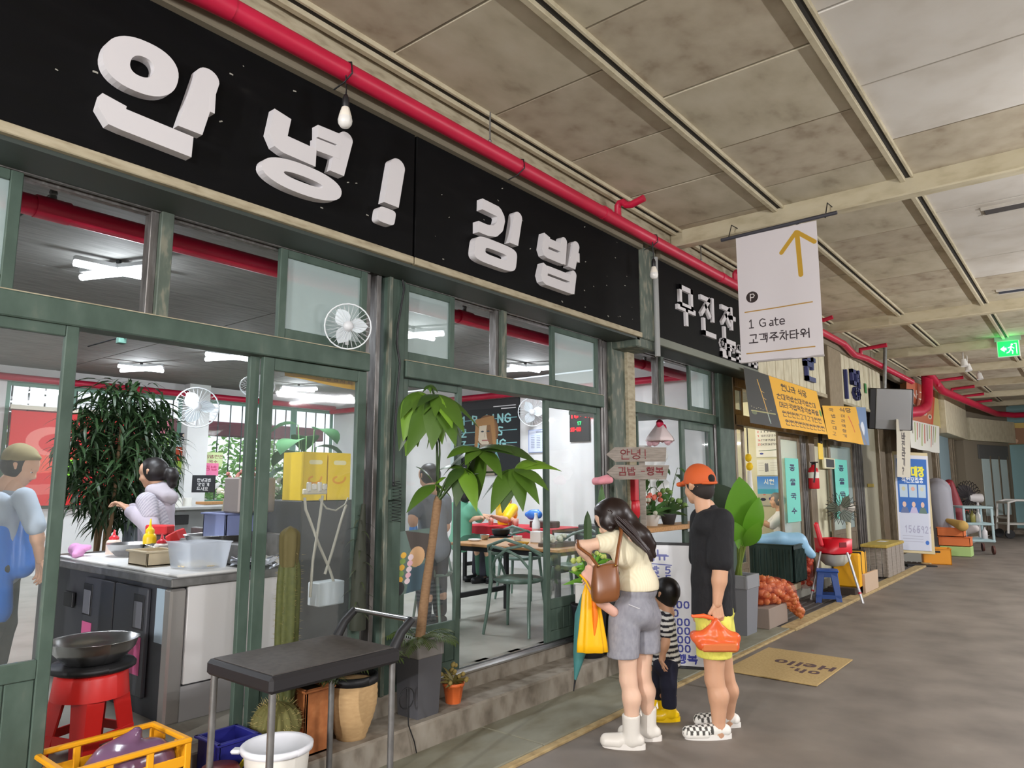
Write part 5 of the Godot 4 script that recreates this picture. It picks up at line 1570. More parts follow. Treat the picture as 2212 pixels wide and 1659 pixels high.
func neighbours() -> void:
	var wl = holder("wall_front_far")
	var panel = worn([[0.0, C(176, 166, 136)], [0.5, C(208, 200, 172)], [1.0, C(222, 216, 192)]], 0.01, V(1, 0.6, 1), 0.6, 0.0, 41)
	M.panel = panel
	# restaurant room of the fourth bay
	struct("floor_room", Sh.new().bb(V(-8.0, -0.1, -9.1), V(-3.4, 0.15, -12.2)), M.floor_in)
	struct("ceiling_room", Sh.new().bb(V(-8.0, 3.0, -9.1), V(-3.62, 3.15, -12.2)), M.ceil_in)
	struct("wall_room_end", Sh.new().bb(V(-8.0, 0.1, -12.0), V(-3.75, 3.0, -12.2)), M.cream)
	struct("wall_room_back", Sh.new().bb(V(-8.0, 0.1, -9.1), V(-8.15, 3.0, -12.2)), M.cream)
	var rl = thing("ceiling_lamp", "white tube lamp on the ceiling of the small restaurant", "lamp", V(-5.4, 2.9, -10.6))
	part(rl, "tube", Sh.new().tube([V(-0.5, 0, 0), V(0.5, 0, 0)], 0.02, 10), glow(C(250, 250, 240), 6.0))
	part(rl, "housing", Sh.new().box(V(0, 0.06, 0), V(1.1, 0.07, 0.1), 0.01), mat(C(220, 220, 216), 0.5))
	light(V(-5.4, 2.7, -10.6), 2.4, C(255, 246, 225), 0.25)
	# upper wall, pillars
	part(wl, "upper_wall", Sh.new().bb(V(F - 0.2, 2.95, -9.0), V(F, 4.3, -27.0)), mat(C(92, 84, 72), 0.9))
	for p in [[-12.05, -12.35, 2.95], [-17.0, -17.5, 4.25], [-18.2, -19.2, 4.25]]:
		part(wl, "pillar", Sh.new().bb(V(F - 0.3, 0, p[0]), V(F + 0.03, p[2], p[1]), 0.01), M.bronze)
	part(wl, "pillar", Sh.new().bb(V(F, 2.86, -12.32), V(-3.26, 4.25, -13.1), 0.01), worn([[0.0, C(120, 106, 84)], [1.0, C(160, 146, 122)]], 0.02, V(1, 0.6, 1), 0.8, 0.0, 42))
	# sign boxes
	var s1 = thing("ribbed_sign", "cream ribbed sign panel with blue letters behind the hanging banner", "sign")
	corrugated(s1, -3.3, 3.05, 3.9, -9.16, -12.22, panel)
	part(s1, "lower_edge", Sh.new().bb(V(-3.34, 3.0, -9.16), V(-3.29, 3.06, -12.25), 0.004), M.beige)
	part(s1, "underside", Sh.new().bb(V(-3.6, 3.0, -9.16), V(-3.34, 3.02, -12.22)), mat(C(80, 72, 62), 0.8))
	var s2 = thing("ribbed_sign", "cream ribbed sign panel with blue letters beside the hung monitor", "sign")
	corrugated(s2, -3.3, 3.03, 3.9, -13.12, -16.2, panel)
	part(s2, "lower_edge", Sh.new().bb(V(-3.34, 2.99, -13.12), V(-3.29, 3.04, -16.2), 0.004), M.beige)
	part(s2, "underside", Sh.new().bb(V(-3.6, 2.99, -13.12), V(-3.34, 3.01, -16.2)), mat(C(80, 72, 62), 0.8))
	part(wl, "top_band", Sh.new().bb(V(-3.35, 3.88, -9.16), V(-3.24, 4.25, -26.0), 0.006), mat(C(128, 118, 98), 0.8))
	var blue = mat(C(44, 50, 104), 0.5)
	var L = [["란", -11.05, 3.62, 0.42], ["ㅣ", -13.2, 3.6, 0.5], ["명", -13.75, 3.66, 0.5]]
	for i in 3:
		var sh = Sh.new()
		sh.xf = front_frame(0)
		letters(sh, L[i][0], L[i][3], 0.07, 0.05, 1.1)
		solo("blue_letter", ["raised blue letter on the ribbed panel left of the pillar", "thin raised blue letter stroke next to the brown pillar", "raised blue letter on the ribbed panel right of the pillar"][i], "letter", sh, blue, "raised blue sign letters", V(-3.29, L[i][2], L[i][1]))
	solo("green_mark", "small green raised mark after the blue letters", "sign mark", Sh.new().bb(V(-3.285, 3.519, -14.768), V(-3.27, 3.331, -14.865), 0.004), mat(C(60, 140, 76), 0.5))
	# fourth bay: bronze frames
	var d4 = holder("door_3")
	part(d4, "head", Sh.new().bb(V(F - 0.1, 2.38, -9.02), V(F + 0.02, 2.52, -12.05), 0.006), M.bronze)
	part(d4, "head", Sh.new().bb(V(F - 0.1, 2.88, -9.02), V(F + 0.02, 3.02, -12.05), 0.006), M.bronze)
	part(d4, "jamb", Sh.new().bb(V(F - 0.1, 0.15, -9.0), V(F + 0.02, 3.0, -9.06), 0.004), M.bronze)
	sash(d4, -9.06, -9.4, 2.52, 2.9, F - 0.01, glass(Color(0.85, 0.93, 0.9), 0.4, 0.4), 0.05, 0.0, M.bronze)
	sash(d4, -9.06, -9.42, 0.16, 2.38, F - 0.02, M.glass, 0.05, 0.6, M.bronze)
	sash(d4, -10.75, -11.75, 0.16, 2.38, F - 0.02, M.glass_dusty, 0.1, 0.75, M.bronze)
	for z in [-11.78, -11.86, -11.94]:
		part(d4, "jamb", Sh.new().bb(V(F - 0.1, 0.15, z), V(F + 0.0, 3.0, z - 0.05), 0.004), M.track)
	# fifth bay
	var d5 = holder("door_4")
	part(d5, "wall_board", Sh.new().bb(V(F - 0.2, 0.0, -12.35), V(F - 0.1, 2.95, -14.2)), M.cream)
	part(d5, "head", Sh.new().bb(V(F - 0.1, 2.38, -12.35), V(F + 0.02, 2.95, -15.2), 0.006), M.bronze)
	sash(d5, -13.35, -14.95, 0.1, 2.4, F - 0.02, M.glass_dusty, 0.1, 0.8, M.bronze)
	for z in [-14.98, -15.12, -15.3, -15.45]:
		part(d5, "jamb", Sh.new().bb(V(F - 0.1, 0.0, z), V(F + 0.02, 3.0, z - 0.08), 0.004), M.track)
	part(wl, "back_board", Sh.new().bb(V(F - 0.3, 0.0, -12.3), V(F - 0.22, 3.0, -27.0)), mat(C(120, 114, 100), 0.8))
	part(wl, "shutter", Sh.new().bb(V(F - 0.2, 0.0, -15.55), V(F - 0.05, 3.0, -17.0), 0.004), worn([[0.0, C(150, 146, 124)], [1.0, C(176, 172, 150)]], 0.02, V(2, 0.3, 2), 0.6, 0.0, 43))
	solo("yellow_sticker", "small yellow triangular sticker on the pale shutter", "sticker", Sh.new().bb(V(-3.64, 1.611, -16.053), V(-3.63, 1.543, -16.542), 0.0), mat(C(206, 180, 30), 0.5))
	# turquoise strips with brush writing
	for i in 2:
		var im = canvas(64, 256, C(116, 212, 196))
		var txt: String = ["콩물국수"][0]
		for k in 4:
			write(im, txt[k], Vector2(20, 26 + k * 58), 24, 1.8, C(40, 40, 80))
		var z0 = [-10.93, -13.55][i]
		var w = [0.62, 0.85][i]
		var y0 = [1.04, 1.0][i]
		var y1 = [2.0, 2.05][i]
		solo("turquoise_strip", ["turquoise strip with brushed letters on the glass door right of the calendars", "turquoise strip with brushed letters on the door behind the floor fan"][i], "notice", Sh.new().face(V(F + 0.004, y0, z0), V(F + 0.004, y0, z0 - w), V(F + 0.004, y1, z0 - w), V(F + 0.004, y1, z0)).bb(V(F, y0, z0), V(F + 0.003, y1, z0 - w)), printed(im), "turquoise notices")
	# calendars on the end wall of the room
	var z = -11.985
	var im = canvas(128, 160, C(232, 230, 222))
	for r in 4:
		for k in 6:
			write(im, str((r * 7 + k + 2) % 31), Vector2(12 + k * 18, 10 + r * 24), 11, 0.9, C(200, 40, 40) if k == 0 else C(50, 50, 50))
	line(im, Vector2(16, 124), Vector2(110, 120), 1.5, C(60, 90, 60))
	disc(im, Vector2(30, 140), 10, 5, C(60, 70, 150))
	var cal = [[V(-4.414, 2.053, -11.985), V(-4.026, 2.527, -11.985), im, "white calendar with rows of numbers, topmost on the cream wall"]]
	im = canvas(96, 64, C(226, 226, 216))
	line(im, Vector2(40, 20), Vector2(40, 46), 5.0, C(120, 120, 126))
	line(im, Vector2(48, 18), Vector2(48, 46), 3.0, C(120, 120, 126))
	for r in 4:
		line(im, Vector2(8, 14 + r * 10), Vector2(30, 14 + r * 10), 0.8, C(190, 188, 180))
		line(im, Vector2(60, 14 + r * 10), Vector2(88, 14 + r * 10), 0.8, C(190, 188, 180))
	cal.append([V(-4.412, 1.751, -11.985), V(-4.052, 2.015, -11.985), im, "plain white sheet between the calendar and the beach picture"])
	im = canvas(128, 160, C(70, 140, 220))
	for y in 160:
		var c = C(60, 130, 224).lerp(C(150, 200, 235), y / 80.0) if y < 70 else (C(70, 176, 196) if y < 96 else C(214, 196, 160))
		line(im, Vector2(0, y), Vector2(128, y), 0.6, c)
	write(im, "시원", Vector2(40, 16), 26, 2.0, C(245, 245, 245))
	disc(im, Vector2(30, 126), 16, 8, C(40, 44, 70))
	disc(im, Vector2(76, 122), 14, 9, C(80, 70, 140))
	disc(im, Vector2(38, 100), 8, 3, C(230, 110, 100))
	cal.append([V(-4.421, 1.252, -11.985), V(-4.043, 1.734, -11.985), im, "blue beach picture lowest on the cream wall"])
	for e in cal:
		var a: Vector3 = e[0]
		var b: Vector3 = e[1]
		solo("wall_calendar", e[3], "calendar", Sh.new().face(V(a.x, a.y, z), V(b.x, a.y, z), V(b.x, b.y, z), V(a.x, b.y, z)).bb(V(a.x, a.y, z - 0.003), V(b.x, b.y, z - 0.014)), printed(e[2]))
	var fc = thing("hanging_scrubbers", "black cord with yellow scrubbers and a white cloth hung in the restaurant doorway", "cord", V(-3.75, 2.454, -9.869))
	part(fc, "cord", Sh.new().tube([V(0, 0.1, 0), V(0, -0.42, 0)], 0.008, 6), M.black)
	part(fc, "scrubber", Sh.new().ball(V(0, -0.48, 0), V(0.05, 0.06, 0.06), 8), mat(C(236, 196, 20), 0.8))
	part(fc, "scrubber", Sh.new().ball(V(0, -0.6, -0.03), V(0.05, 0.06, 0.07), 8), mat(C(236, 196, 20), 0.8))
	part(fc, "cloth", Sh.new().tube([V(0, -0.66, -0.01), V(0, -0.85, -0.01), V(0, -1.05, -0.03)], [0.03, 0.04, 0.05], 7), mat(C(232, 230, 226), 0.8))
	# red extinguisher
	var fe = thing("fire_extinguisher", "red fire extinguisher hung on the pillar beside the yellow tag", "fire extinguisher", V(-3.5, 1.532, -11.968))
	part(fe, "cylinder", Sh.new().lathe(Vector3.ZERO, [Vector2(0, 0), Vector2(0.075, 0), Vector2(0.082, 0.02), Vector2(0.082, 0.27), Vector2(0.07, 0.32), Vector2(0.03, 0.35), Vector2(0.025, 0.38), Vector2(0, 0.38)], 20), mat(C(196, 30, 42), 0.3))
	part(fe, "label", Sh.new().lathe(Vector3.ZERO, [Vector2(0.083, 0.17), Vector2(0.083, 0.26)], 20), mat(C(222, 220, 206), 0.5), "white label band")
	part(fe, "lever", Sh.new().box(V(0.02, 0.42, 0), V(0.12, 0.02, 0.03), 0.005).box(V(0.0, 0.39, 0), V(0.04, 0.05, 0.04), 0.006), M.black)
	part(fe, "hose", Sh.new().tube([V(0.02, 0.4, 0.03), V(0.06, 0.42, 0.08), V(0.06, 0.3, 0.1), V(0.03, 0.1, 0.095)], 0.012, 7), M.black)
	solo("yellow_tag", "narrow yellow tag with writing hung above the red extinguisher", "tag", Sh.new().bb(V(-3.4, 2, -11.934), V(-3.39, 2.26, -12.177), 0.002), mat(C(236, 196, 24), 0.5))
	solo("tag_hook", "black hook knot above the yellow tag", "hook", Sh.new().blob([[V(-3.4, 2.407, -12.115), V(-3.4, 2.271, -12.088), 0.035, 0.03]], 0.015, 0.01), M.black)
	var tb = thing("wall_tablet", "cream framed wall monitor above the floor fan", "monitor", V(-3.62, 1.967, -13.293))
	part(tb, "frame", Sh.new().box(Vector3.ZERO, V(0.05, 0.19, 0.62), 0.012), mat(C(228, 224, 190), 0.5))
	part(tb, "screen", Sh.new().box(V(0.026, 0.0, -0.0), V(0.006, 0.14, 0.48), 0.002), M.black)
	# floor fan
	var ff = thing("floor_fan", "tall black caged floor fan with a cream motor in front of the cream wall", "fan", V(-3.35, 0.0, -13.0))
	var cage = Sh.new()
	cage.xf = Transform3D(Basis(Vector3.UP, PI * 0.98), V(0, 1.2, 0.1))
	var rr = 0.27
	for i in 24:
		var a = TAU * i / 24
		var d = V(0, cos(a), sin(a))
		var n = V(0, 0, 0)
		d = V(cos(a), sin(a), 0)
		cage.tube([d * 0.06 + V(0, 0, 0.08), d * rr * 0.8 + V(0, 0, 0.05), d * rr, d * rr * 0.8 - V(0, 0, 0.06), d * 0.06 - V(0, 0, 0.08)], 0.004, 4, false)
	part(ff, "cage", cage, mat(C(52, 56, 54), 0.4))
	for i in 3:
		var bl = Sh.new()
		bl.xf = cage.xf * Transform3D(Basis(V(0, 0, 1), TAU * i / 3.0), Vector3.ZERO)
		bl.leaf(V(0.02, 0, 0), V(1, 0.1, 0), V(0, 0.5, 1), 0.23, 0.2, 0.1, 0.1, 6, 0.6)
		part(ff, "blade", bl, mat(C(120, 130, 120), 0.4))
	part(ff, "motor", Sh.new().tube([V(0, 1.2, 0.0), V(0, 1.2, -0.16), V(0, 1.2, -0.4)], [0.08, 0.1, 0.09], 16), mat(C(190, 184, 172), 0.5))
	part(ff, "pole", Sh.new().tube([V(0, 0.03, -0.25), V(0, 0.7, -0.25), V(0, 1.14, -0.25)], [0.03, 0.035, 0.045], 10), mat(C(216, 210, 184), 0.5))
	part(ff, "base", Sh.new().lathe(V(0, 0, -0.25), [Vector2(0.22, 0), Vector2(0.22, 0.02), Vector2(0.06, 0.05), Vector2(0, 0.05)], 20), M.black)
	# banners of the fourth and fifth bay
	im = canvas(512, 256, C(236, 176, 34))
	for y in 256:
		for x in range(0, int(150 + y * 0.14)):
			im.set_pixel(x, y, C(48, 46, 44))
	# night picture: lit tower by the water
	line(im, Vector2(72, 40), Vector2(120, 232), 2.5, C(190, 150, 110))
	line(im, Vector2(72, 40), Vector2(108, 180), 2.5, C(210, 160, 60))
	line(im, Vector2(84, 90), Vector2(104, 96), 1.5, C(210, 170, 90))
	line(im, Vector2(90, 120), Vector2(112, 128), 1.5, C(210, 170, 90))
	line(im, Vector2(16, 196), Vector2(160, 190), 3.0, C(170, 165, 110))
	for k in 10:
		disc(im, Vector2(18 + k * 13, 176 + (k % 3) * 3), 3, 2, C(160, 150, 120))
	disc(im, Vector2(30, 204), 14, 8, C(104, 112, 80))
	line(im, Vector2(112, 196), Vector2(124, 240), 3.0, C(150, 170, 160))
	write(im, "원나라 식당", Vector2(226, 22), 34, 2.4, C(60, 40, 20), 0.9)
	write(im, "순대국밥순대국밥순대", Vector2(186, 78), 28, 1.8, C(70, 44, 24), 0.9)
	write(im, "머리국밥막창국밥족발", Vector2(196, 120), 28, 1.8, C(70, 44, 24), 0.9)
	write(im, "원원원원고기고기원원", Vector2(206, 164), 28, 1.6, C(70, 44, 24), 0.9)
	write(im, "원원원원원원원원원원", Vector2(216, 208), 28, 1.6, C(70, 44, 24), 0.9)
	disc(im, Vector2(500, 130), 8, 20, C(90, 150, 60))
	solo("menu_banner", "orange menu banner with a dark night picture, nearest the black boards", "banner", cloth_panel(V(-3.2, 2.343, -8.513), V(-3.2, 2.372, -11.745), V(-3.24, 3.027, -11.484), V(-3.24, 3.034, -8.505), 0.012), printed(im))
	im = canvas(256, 256, C(236, 176, 34))
	poly_fill(im, PackedVector2Array([Vector2(190, 0), Vector2(256, 0), Vector2(256, 256), Vector2(226, 256)]), C(112, 138, 176))
	disc(im, Vector2(226, 150), 12, 50, C(220, 226, 236))
	line(im, Vector2(206, 120), Vector2(240, 250), 6.0, C(130, 130, 136))
	write(im, "식당", Vector2(90, 12), 30, 2.0, C(70, 44, 24))
	for k in 5:
		write(im, "국밥순대고"[k], Vector2(30 + (k % 2) * 8, 20 + k * 44), 24, 1.6, C(90, 60, 26))
		write(im, "머리막창기"[k], Vector2(96, 60 + k * 36), 20, 1.4, C(90, 60, 26))
	line(im, Vector2(136, 70), Vector2(166, 180), 2.0, C(206, 70, 40))
	solo("menu_banner", "shorter orange menu banner with a blue picture strip, beside the hung monitor", "banner", cloth_panel(V(-3.2, 2.307, -11.756), V(-3.2, 2.314, -14.378), V(-3.24, 3.034, -14.545), V(-3.24, 2.832, -11.735), 0.02), printed(im))
	# monitor hung from the ceiling
	var mo = thing("hung_monitor", "grey faced monitor in a black case hung at an angle from the ceiling", "monitor", V(-2.95, 3.037, -15.257))
	mo.rotation = V(0.12, 0.42, -0.07)
	part(mo, "case", Sh.new().box(V(0, 0, -0.1), V(0.78, 0.8, 0.18), 0.02), M.black)
	part(mo, "screen", Sh.new().box(V(0.04, 0, 0.0), V(0.62, 0.78, 0.03), 0.008), mat(C(156, 156, 158), 0.35))
	part(mo, "bracket", Sh.new().tube([V(-0.1, 0.38, -0.12), V(-0.1, 1.3, -0.2)], 0.035, 8), M.steel_dull)
	# red pipe bend and the second main
	var rp = thing("sprinkler_riser", "red sprinkler pipe dropping and bending into the orange sign", "pipe")
	part(rp, "tube", Sh.new().tube([V(-3.16, 3.995, -12.9), V(-3.16, 3.9, -13.6), V(-3.14, 3.94, -14.4), V(-3.0, 3.86, -16.8), V(-2.88, 3.78, -17.2)], 0.055, 12), M.red_pipe)
	part(rp, "tube", Sh.new().tube([V(-2.9, 4.436, -19.208), V(-2.9, 4.279, -19.199), V(-2.9, 3.943, -19.171), V(-2.9, 3.575, -19.009), V(-2.9, 3.351, -18.677), V(-2.95, 3.216, -18.137), V(-3.1, 3.139, -17.411)], 0.12, 14), M.red_pipe)
	part(rp, "tube", Sh.new().tube([V(-2.85, 4.248, -18.816), V(-2.72, 3.86, -20.0), V(-2.3, 3.84, -27.6), V(-1.9, 3.84, -28.6), V(3.0, 3.84, -28.8)], 0.09, 12), M.red_pipe)
	for zz in [-14.0, -19.5, -21.5, -23.5, -25.5]:
		part(rp, "branch", Sh.new().tube([V(-2.72 if zz < -15 else -3.14, 3.9, zz), V(-2.7 if zz < -15 else -3.14, 4.05, zz), V(-2.2 if zz < -15 else -2.7, 4.08, zz)], 0.04, 8), M.red_pipe)


func far_end() -> void:
	var w = holder("wall_far")
	var pal = [C(150, 142, 124), C(116, 136, 142), C(148, 138, 118)]
	# straight run, then turning across the aisle
	part(w, "run", Sh.new().bb(V(-3.7, 0, -19.2), V(-3.35, 4.25, -27.0)), mat(C(128, 120, 104), 0.8))
	part(w, "panel", Sh.new().bb(V(-3.36, 0.1, -22.4), V(-3.3, 2.95, -24.6), 0.01), mat(C(132, 152, 158), 0.6), "blue grey shutter panel")
	for z in [-19.3, -21.9, -22.2, -24.8, -25.2]:
		part(w, "post", Sh.new().bb(V(-3.4, 0, z), V(-3.24, 2.95, z - 0.18), 0.01), M.bronze)
	part(w, "sign_box", Sh.new().bb(V(-3.4, 2.95, -22.0), V(-2.95, 4.2, -26.0), 0.01), M.panel)
	var a = V(-3.25, 0, -26.2)
	var b = V(-2.3, 0, -29.3)
	part(w, "angled_run", Sh.new().bar(a + V(0, 2.1, 0), b + V(0, 2.1, 0), 0.3, 4.2), mat(C(140, 130, 112), 0.8))
	part(w, "cross_run", Sh.new().bb(V(-2.4, 0, -29.6), V(6, 4.25, -30.0)), mat(C(132, 166, 166), 0.7), "pale teal wall across the end of the aisle")
	part(w, "angled_sign", Sh.new().bar(a + V(0.2, 3.3, 0), b + V(0.2, 3.3, 0.1), 0.3, 0.7), M.panel)
	struct("ceiling_far", Sh.new().bb(V(-4, 4.3, -27), V(6, 4.5, -31)), M.concrete_roof)
	# lit window in the angled wall
	var dir = (b - a).normalized()
	var n = V(-dir.z, 0, dir.x)
	if n.x < 0:
		n = -n
	var fw = holder("window_7")
	var bs = Basis(dir, Vector3.UP, n)
	for i in 3:
		var o = a + dir * (1.35 + i * 0.62) + n * 0.17 + V(0, 1.35, 0)
		part(fw, "pane", Sh.new().box(o, V(0.52, 2.1, 0.02), 0.0, bs), mat(C(206, 224, 222), 0.2))
		part(fw, "stile", Sh.new().box(o + dir * 0.31, V(0.08, 2.3, 0.05), 0.006, bs), M.bronze)
		part(fw, "kick_panel", Sh.new().box(o + V(0, -1.0, 0) + n * 0.01, V(0.56, 0.5, 0.03), 0.006, bs), mat(C(128, 112, 96), 0.6))
	part(fw, "head", Sh.new().box(a + dir * 1.95 + n * 0.17 + V(0, 2.62, 0), V(2.1, 0.45, 0.04), 0.006, bs), mat(C(96, 96, 94), 0.6))
	# yellow sign over the teal wall
	var im = canvas(256, 96, C(206, 178, 96))
	poly_fill(im, PackedVector2Array([Vector2(0, 20), Vector2(120, 30), Vector2(120, 96), Vector2(0, 96)]), C(150, 110, 78))
	write(im, "아버지", Vector2(60, 30), 44, 3.5, C(86, 60, 104))
	for k in 5:
		disc(im, Vector2(20 + k * 24, 82), 6, 10, C(206, 170, 140))
	solo("yellow_sign", "yellow and brown sign board across the far end of the aisle", "sign", Sh.new().face(V(-2.25, 2.92, -29.2), V(1.2, 2.92, -29.2), V(1.2, 3.62, -29.2), V(-2.25, 3.62, -29.2)).bb(V(-2.25, 2.92, -29.21), V(1.2, 3.62, -29.6)), printed(im))
	# orange sign and paper banner before the riser
	im = canvas(256, 192, C(190, 104, 70))
	poly_fill(im, PackedVector2Array([Vector2(190, 0), Vector2(256, 0), Vector2(256, 192), Vector2(190, 192)]), C(186, 170, 110))
	line(im, Vector2(184, 0), Vector2(178, 192), 5.0, C(196, 74, 44))
	for k in 4:
		disc(im, Vector2(40 + k * 40, 120 + k * 10), 15, 12, C(206, 190, 170))
		disc(im, Vector2(40 + k * 40, 120 + k * 10), 7, 6, C(80, 60, 50))
	write(im, "사고", Vector2(30, 40), 40, 3.0, C(230, 220, 206))
	solo("orange_sign", "orange shop sign with round pictures behind the red riser", "sign", Sh.new().face(V(-3.1, 3.014, -17.512), V(-3.1, 3.079, -22.013), V(-3.1, 4.094, -22.822), V(-3.1, 3.944, -17.859)).bb(V(-3.12, 2.95, -18.2), V(-3.3, 3.9, -21.8)), printed(im))
	im = canvas(128, 128, C(222, 222, 212))
	for k in 11:
		line(im, Vector2(10 + k * 10, 8), Vector2(10 + k * 10, 60 + (k * 37) % 50), 1.6, [C(120, 116, 100), C(150, 170, 90), C(190, 90, 70)][k % 3])
	solo("paper_banner", "white paper menu banner hung under the orange sign", "banner", cloth_panel(V(-3, 2.37, -17.108), V(-3, 2.368, -20.697), V(-3.05, 3.092, -21.46), V(-3.05, 3.003, -17.53), 0.02), printed(im))
	im = canvas(96, 192, C(198, 190, 172))
	for k in 6:
		write(im, "+바진라기?"[k], Vector2(34, 14 + k * 29), 24, 2.2, C(56, 46, 44))
	solo("white_vertical_sign", "narrow white vertical sign with black letters above the blue poster", "sign", Sh.new().face(V(-2.85, 1.739, -14.829), V(-2.85, 1.729, -16.067), V(-2.85, 2.86, -16.455), V(-2.85, 2.834, -15.127)).box(V(-2.88, 2.286, -15.724), V(0.03, 1.0, 0.9)), printed(im))
	im = canvas(160, 352, C(40, 100, 178))
	for y in range(215, 352):
		line(im, Vector2(0, y), Vector2(160, y), 0.8, C(206, 208, 220))
	for e in [[0, 0, 160, 14], [0, 0, 8, 352], [152, 0, 160, 352]]:
		for y in range(e[1], e[3]):
			line(im, Vector2(e[0], y), Vector2(e[2], y), 0.8, C(216, 214, 220))
	write(im, "매장", Vector2(78, 44), 34, 3.4, C(232, 220, 60), 0.8)
	write(im, "직원모집중", Vector2(30, 84), 18, 1.6, C(236, 236, 240))
	for k in 3:
		for y in range(110, 158):
			line(im, Vector2(18 + k * 44, y), Vector2(54 + k * 44, y), 0.8, C(188, 206, 220))
		disc(im, Vector2(36 + k * 44, 126), 9, 8, [C(200, 196, 160), C(220, 170, 150), C(200, 200, 180)][k])
		disc(im, Vector2(36 + k * 44, 184), 9, 10, C(222, 184, 166))
		poly_fill(im, PackedVector2Array([Vector2(16 + k * 44, 216), Vector2(26 + k * 44, 194), Vector2(48 + k * 44, 194), Vector2(58 + k * 44, 216)]), [C(96, 110, 150), C(190, 180, 210), C(96, 120, 110)][k])
	write(im, "1566", Vector2(30, 262), 26, 1.8, C(160, 160, 184))
	write(im, "5921", Vector2(92, 262), 26, 1.8, C(160, 160, 184))
	for k in 3:
		line(im, Vector2(20, 300 + k * 10), Vector2(120, 300 + k * 10), 1.0, C(170, 172, 190))
	disc(im, Vector2(140, 322), 9, 8, C(60, 110, 190))
	var po = thing("standing_poster", "tall blue and white poster board standing by the far shops", "poster", Vector3.ZERO)
	var pa = V(-3.142, 0.32, -16.063)
	var pb = V(-2.645, 0.284, -16.466)
	var pc2 = V(-2.592, 2.166, -16.51)
	var pd = V(-3.12, 2.194, -16.081)
	part(po, "print", Sh.new().face(pa, pb, pc2, pd), printed(im))
	var pn = (pb - pa).normalized()
	var bb2 = Basis(pn, Vector3.UP, pn.cross(Vector3.UP))
	part(po, "board", Sh.new().box((pa + pc2) * 0.5 - bb2.z * 0.03 + pn * 0.01, V(0.7, 2.0, 0.04), 0.005, bb2), mat(C(206, 190, 150), 0.7))
	part(po, "foot", Sh.new().box(V(pa.x, 0.03, pa.z) + pn * 0.35 - bb2.z * 0.1, V(0.6, 0.06, 0.5), 0.01, bb2), M.black)
	# exit sign
	var ex = thing("exit_sign", "green glowing exit sign with a running figure hung over the aisle", "sign", V(-1.02, 4.028, -15.471))
	part(ex, "case", Sh.new().box(V(0, 0, -0.02), V(0.34, 0.3, 0.05), 0.006), mat(C(210, 214, 210), 0.5))
	im = canvas(96, 84, C(20, 190, 84))
	poly_fill(im, PackedVector2Array([Vector2(10, 42), Vector2(30, 26), Vector2(30, 36), Vector2(40, 36), Vector2(40, 50), Vector2(30, 50), Vector2(30, 60)]), C(240, 255, 244))
	line(im, Vector2(62, 30), Vector2(58, 48), 4.0, C(240, 255, 244))
	disc(im, Vector2(66, 20), 5, 5, C(240, 255, 244))
	for e in [[62, 32, 48, 38], [62, 32, 74, 42], [58, 48, 68, 58], [68, 58, 66, 72], [58, 48, 50, 62], [50, 62, 40, 66]]:
		line(im, Vector2(e[0], e[1]), Vector2(e[2], e[3]), 2.5, C(240, 255, 244))
	for e in [[76, 16, 86, 16], [86, 16, 86, 74]]:
		line(im, Vector2(e[0], e[1]), Vector2(e[2], e[3]), 2.0, C(240, 255, 244))
	var gm = printed(im)
	gm.emission_enabled = true
	gm.emission_texture = gm.albedo_texture
	gm.emission_energy_multiplier = 1.2
	part(ex, "panel", Sh.new().face(V(-0.155, -0.135, 0.006), V(0.155, -0.135, 0.006), V(0.155, 0.135, 0.006), V(-0.155, 0.135, 0.006)), gm)
	part(ex, "bracket", Sh.new().box(V(0, 0.2, -0.02), V(0.4, 0.12, 0.06), 0.005), mat(C(150, 160, 150), 0.5))
	light(V(-1.02, 4.028, -15.471) + V(0, 0, 0.1), 0.12, C(40, 230, 120), 0.1)
	# track spots
	for i in 3:
		var ts = thing("spot_lamp", "small white spot lamp under the far ceiling, %s" % ["lowest of three", "middle of three", "nearest the exit sign's beam"][i], "spot lamp", [V(-1.863, 4.05, -19.228), V(-1.856, 4, -17.236), V(-1.88, 4.05, -16.861)][i], 0.0, "small spots under the far ceiling")
		part(ts, "head", Sh.new().tube([V(0, 0.06, 0), V(0.02, -0.08, 0.02)], [0.05, 0.07], 10), mat(C(222, 220, 214), 0.5))
		part(ts, "stem", Sh.new().tube([V(0, 0.05, 0), V(0, 0.24, 0)], 0.015, 6), mat(C(200, 198, 190), 0.5))
	# goods and carts
	var yc = thing("yellow_crate", "small yellow plastic crate standing below the blue poster", "crate", V(-2.66, 0, -17.0), 0.25)
	part(yc, "shell", hollow_box(0.5, 0.36, 0.32, 0.02), mat(C(232, 152, 20), 0.45))
	for k in [-1.0, 1.0]:
		part(yc, "grip", Sh.new().box(V(0, 0.25, k * 0.182), V(0.12, 0.04, 0.01), 0.003), M.black)
	for i in 2:
		solo("orange_box", ["orange fruit carton on the floor left of the blue grey cart", "open orange carton on top of the closed one"][i], "carton", hollow_box(0.62 - i * 0.1, 0.42, 0.2, 0.015), mat(C(226, 122, 66), 0.7), "orange cartons", V(-2.6 - i * 0.06, 0.22 + i * 0.21, -19.2))
	solo("green_white_box", "white and green carton under the orange cartons", "carton", Sh.new().box(V(0, 0.11, 0), V(0.6, 0.21, 0.42), 0.008), mat(C(176, 206, 130), 0.7), "", V(-2.58, 0, -19.15))
	solo("broom_head", "straw broom head lying on the orange carton", "broom", Sh.new().blob([[V(0, 0, 0), V(0.3, -0.1, 0.2), 0.05, 0.12]], 0.02, 0.02), mat(C(196, 160, 90), 0.9), "", V(-2.7, 0.78, -19.1))
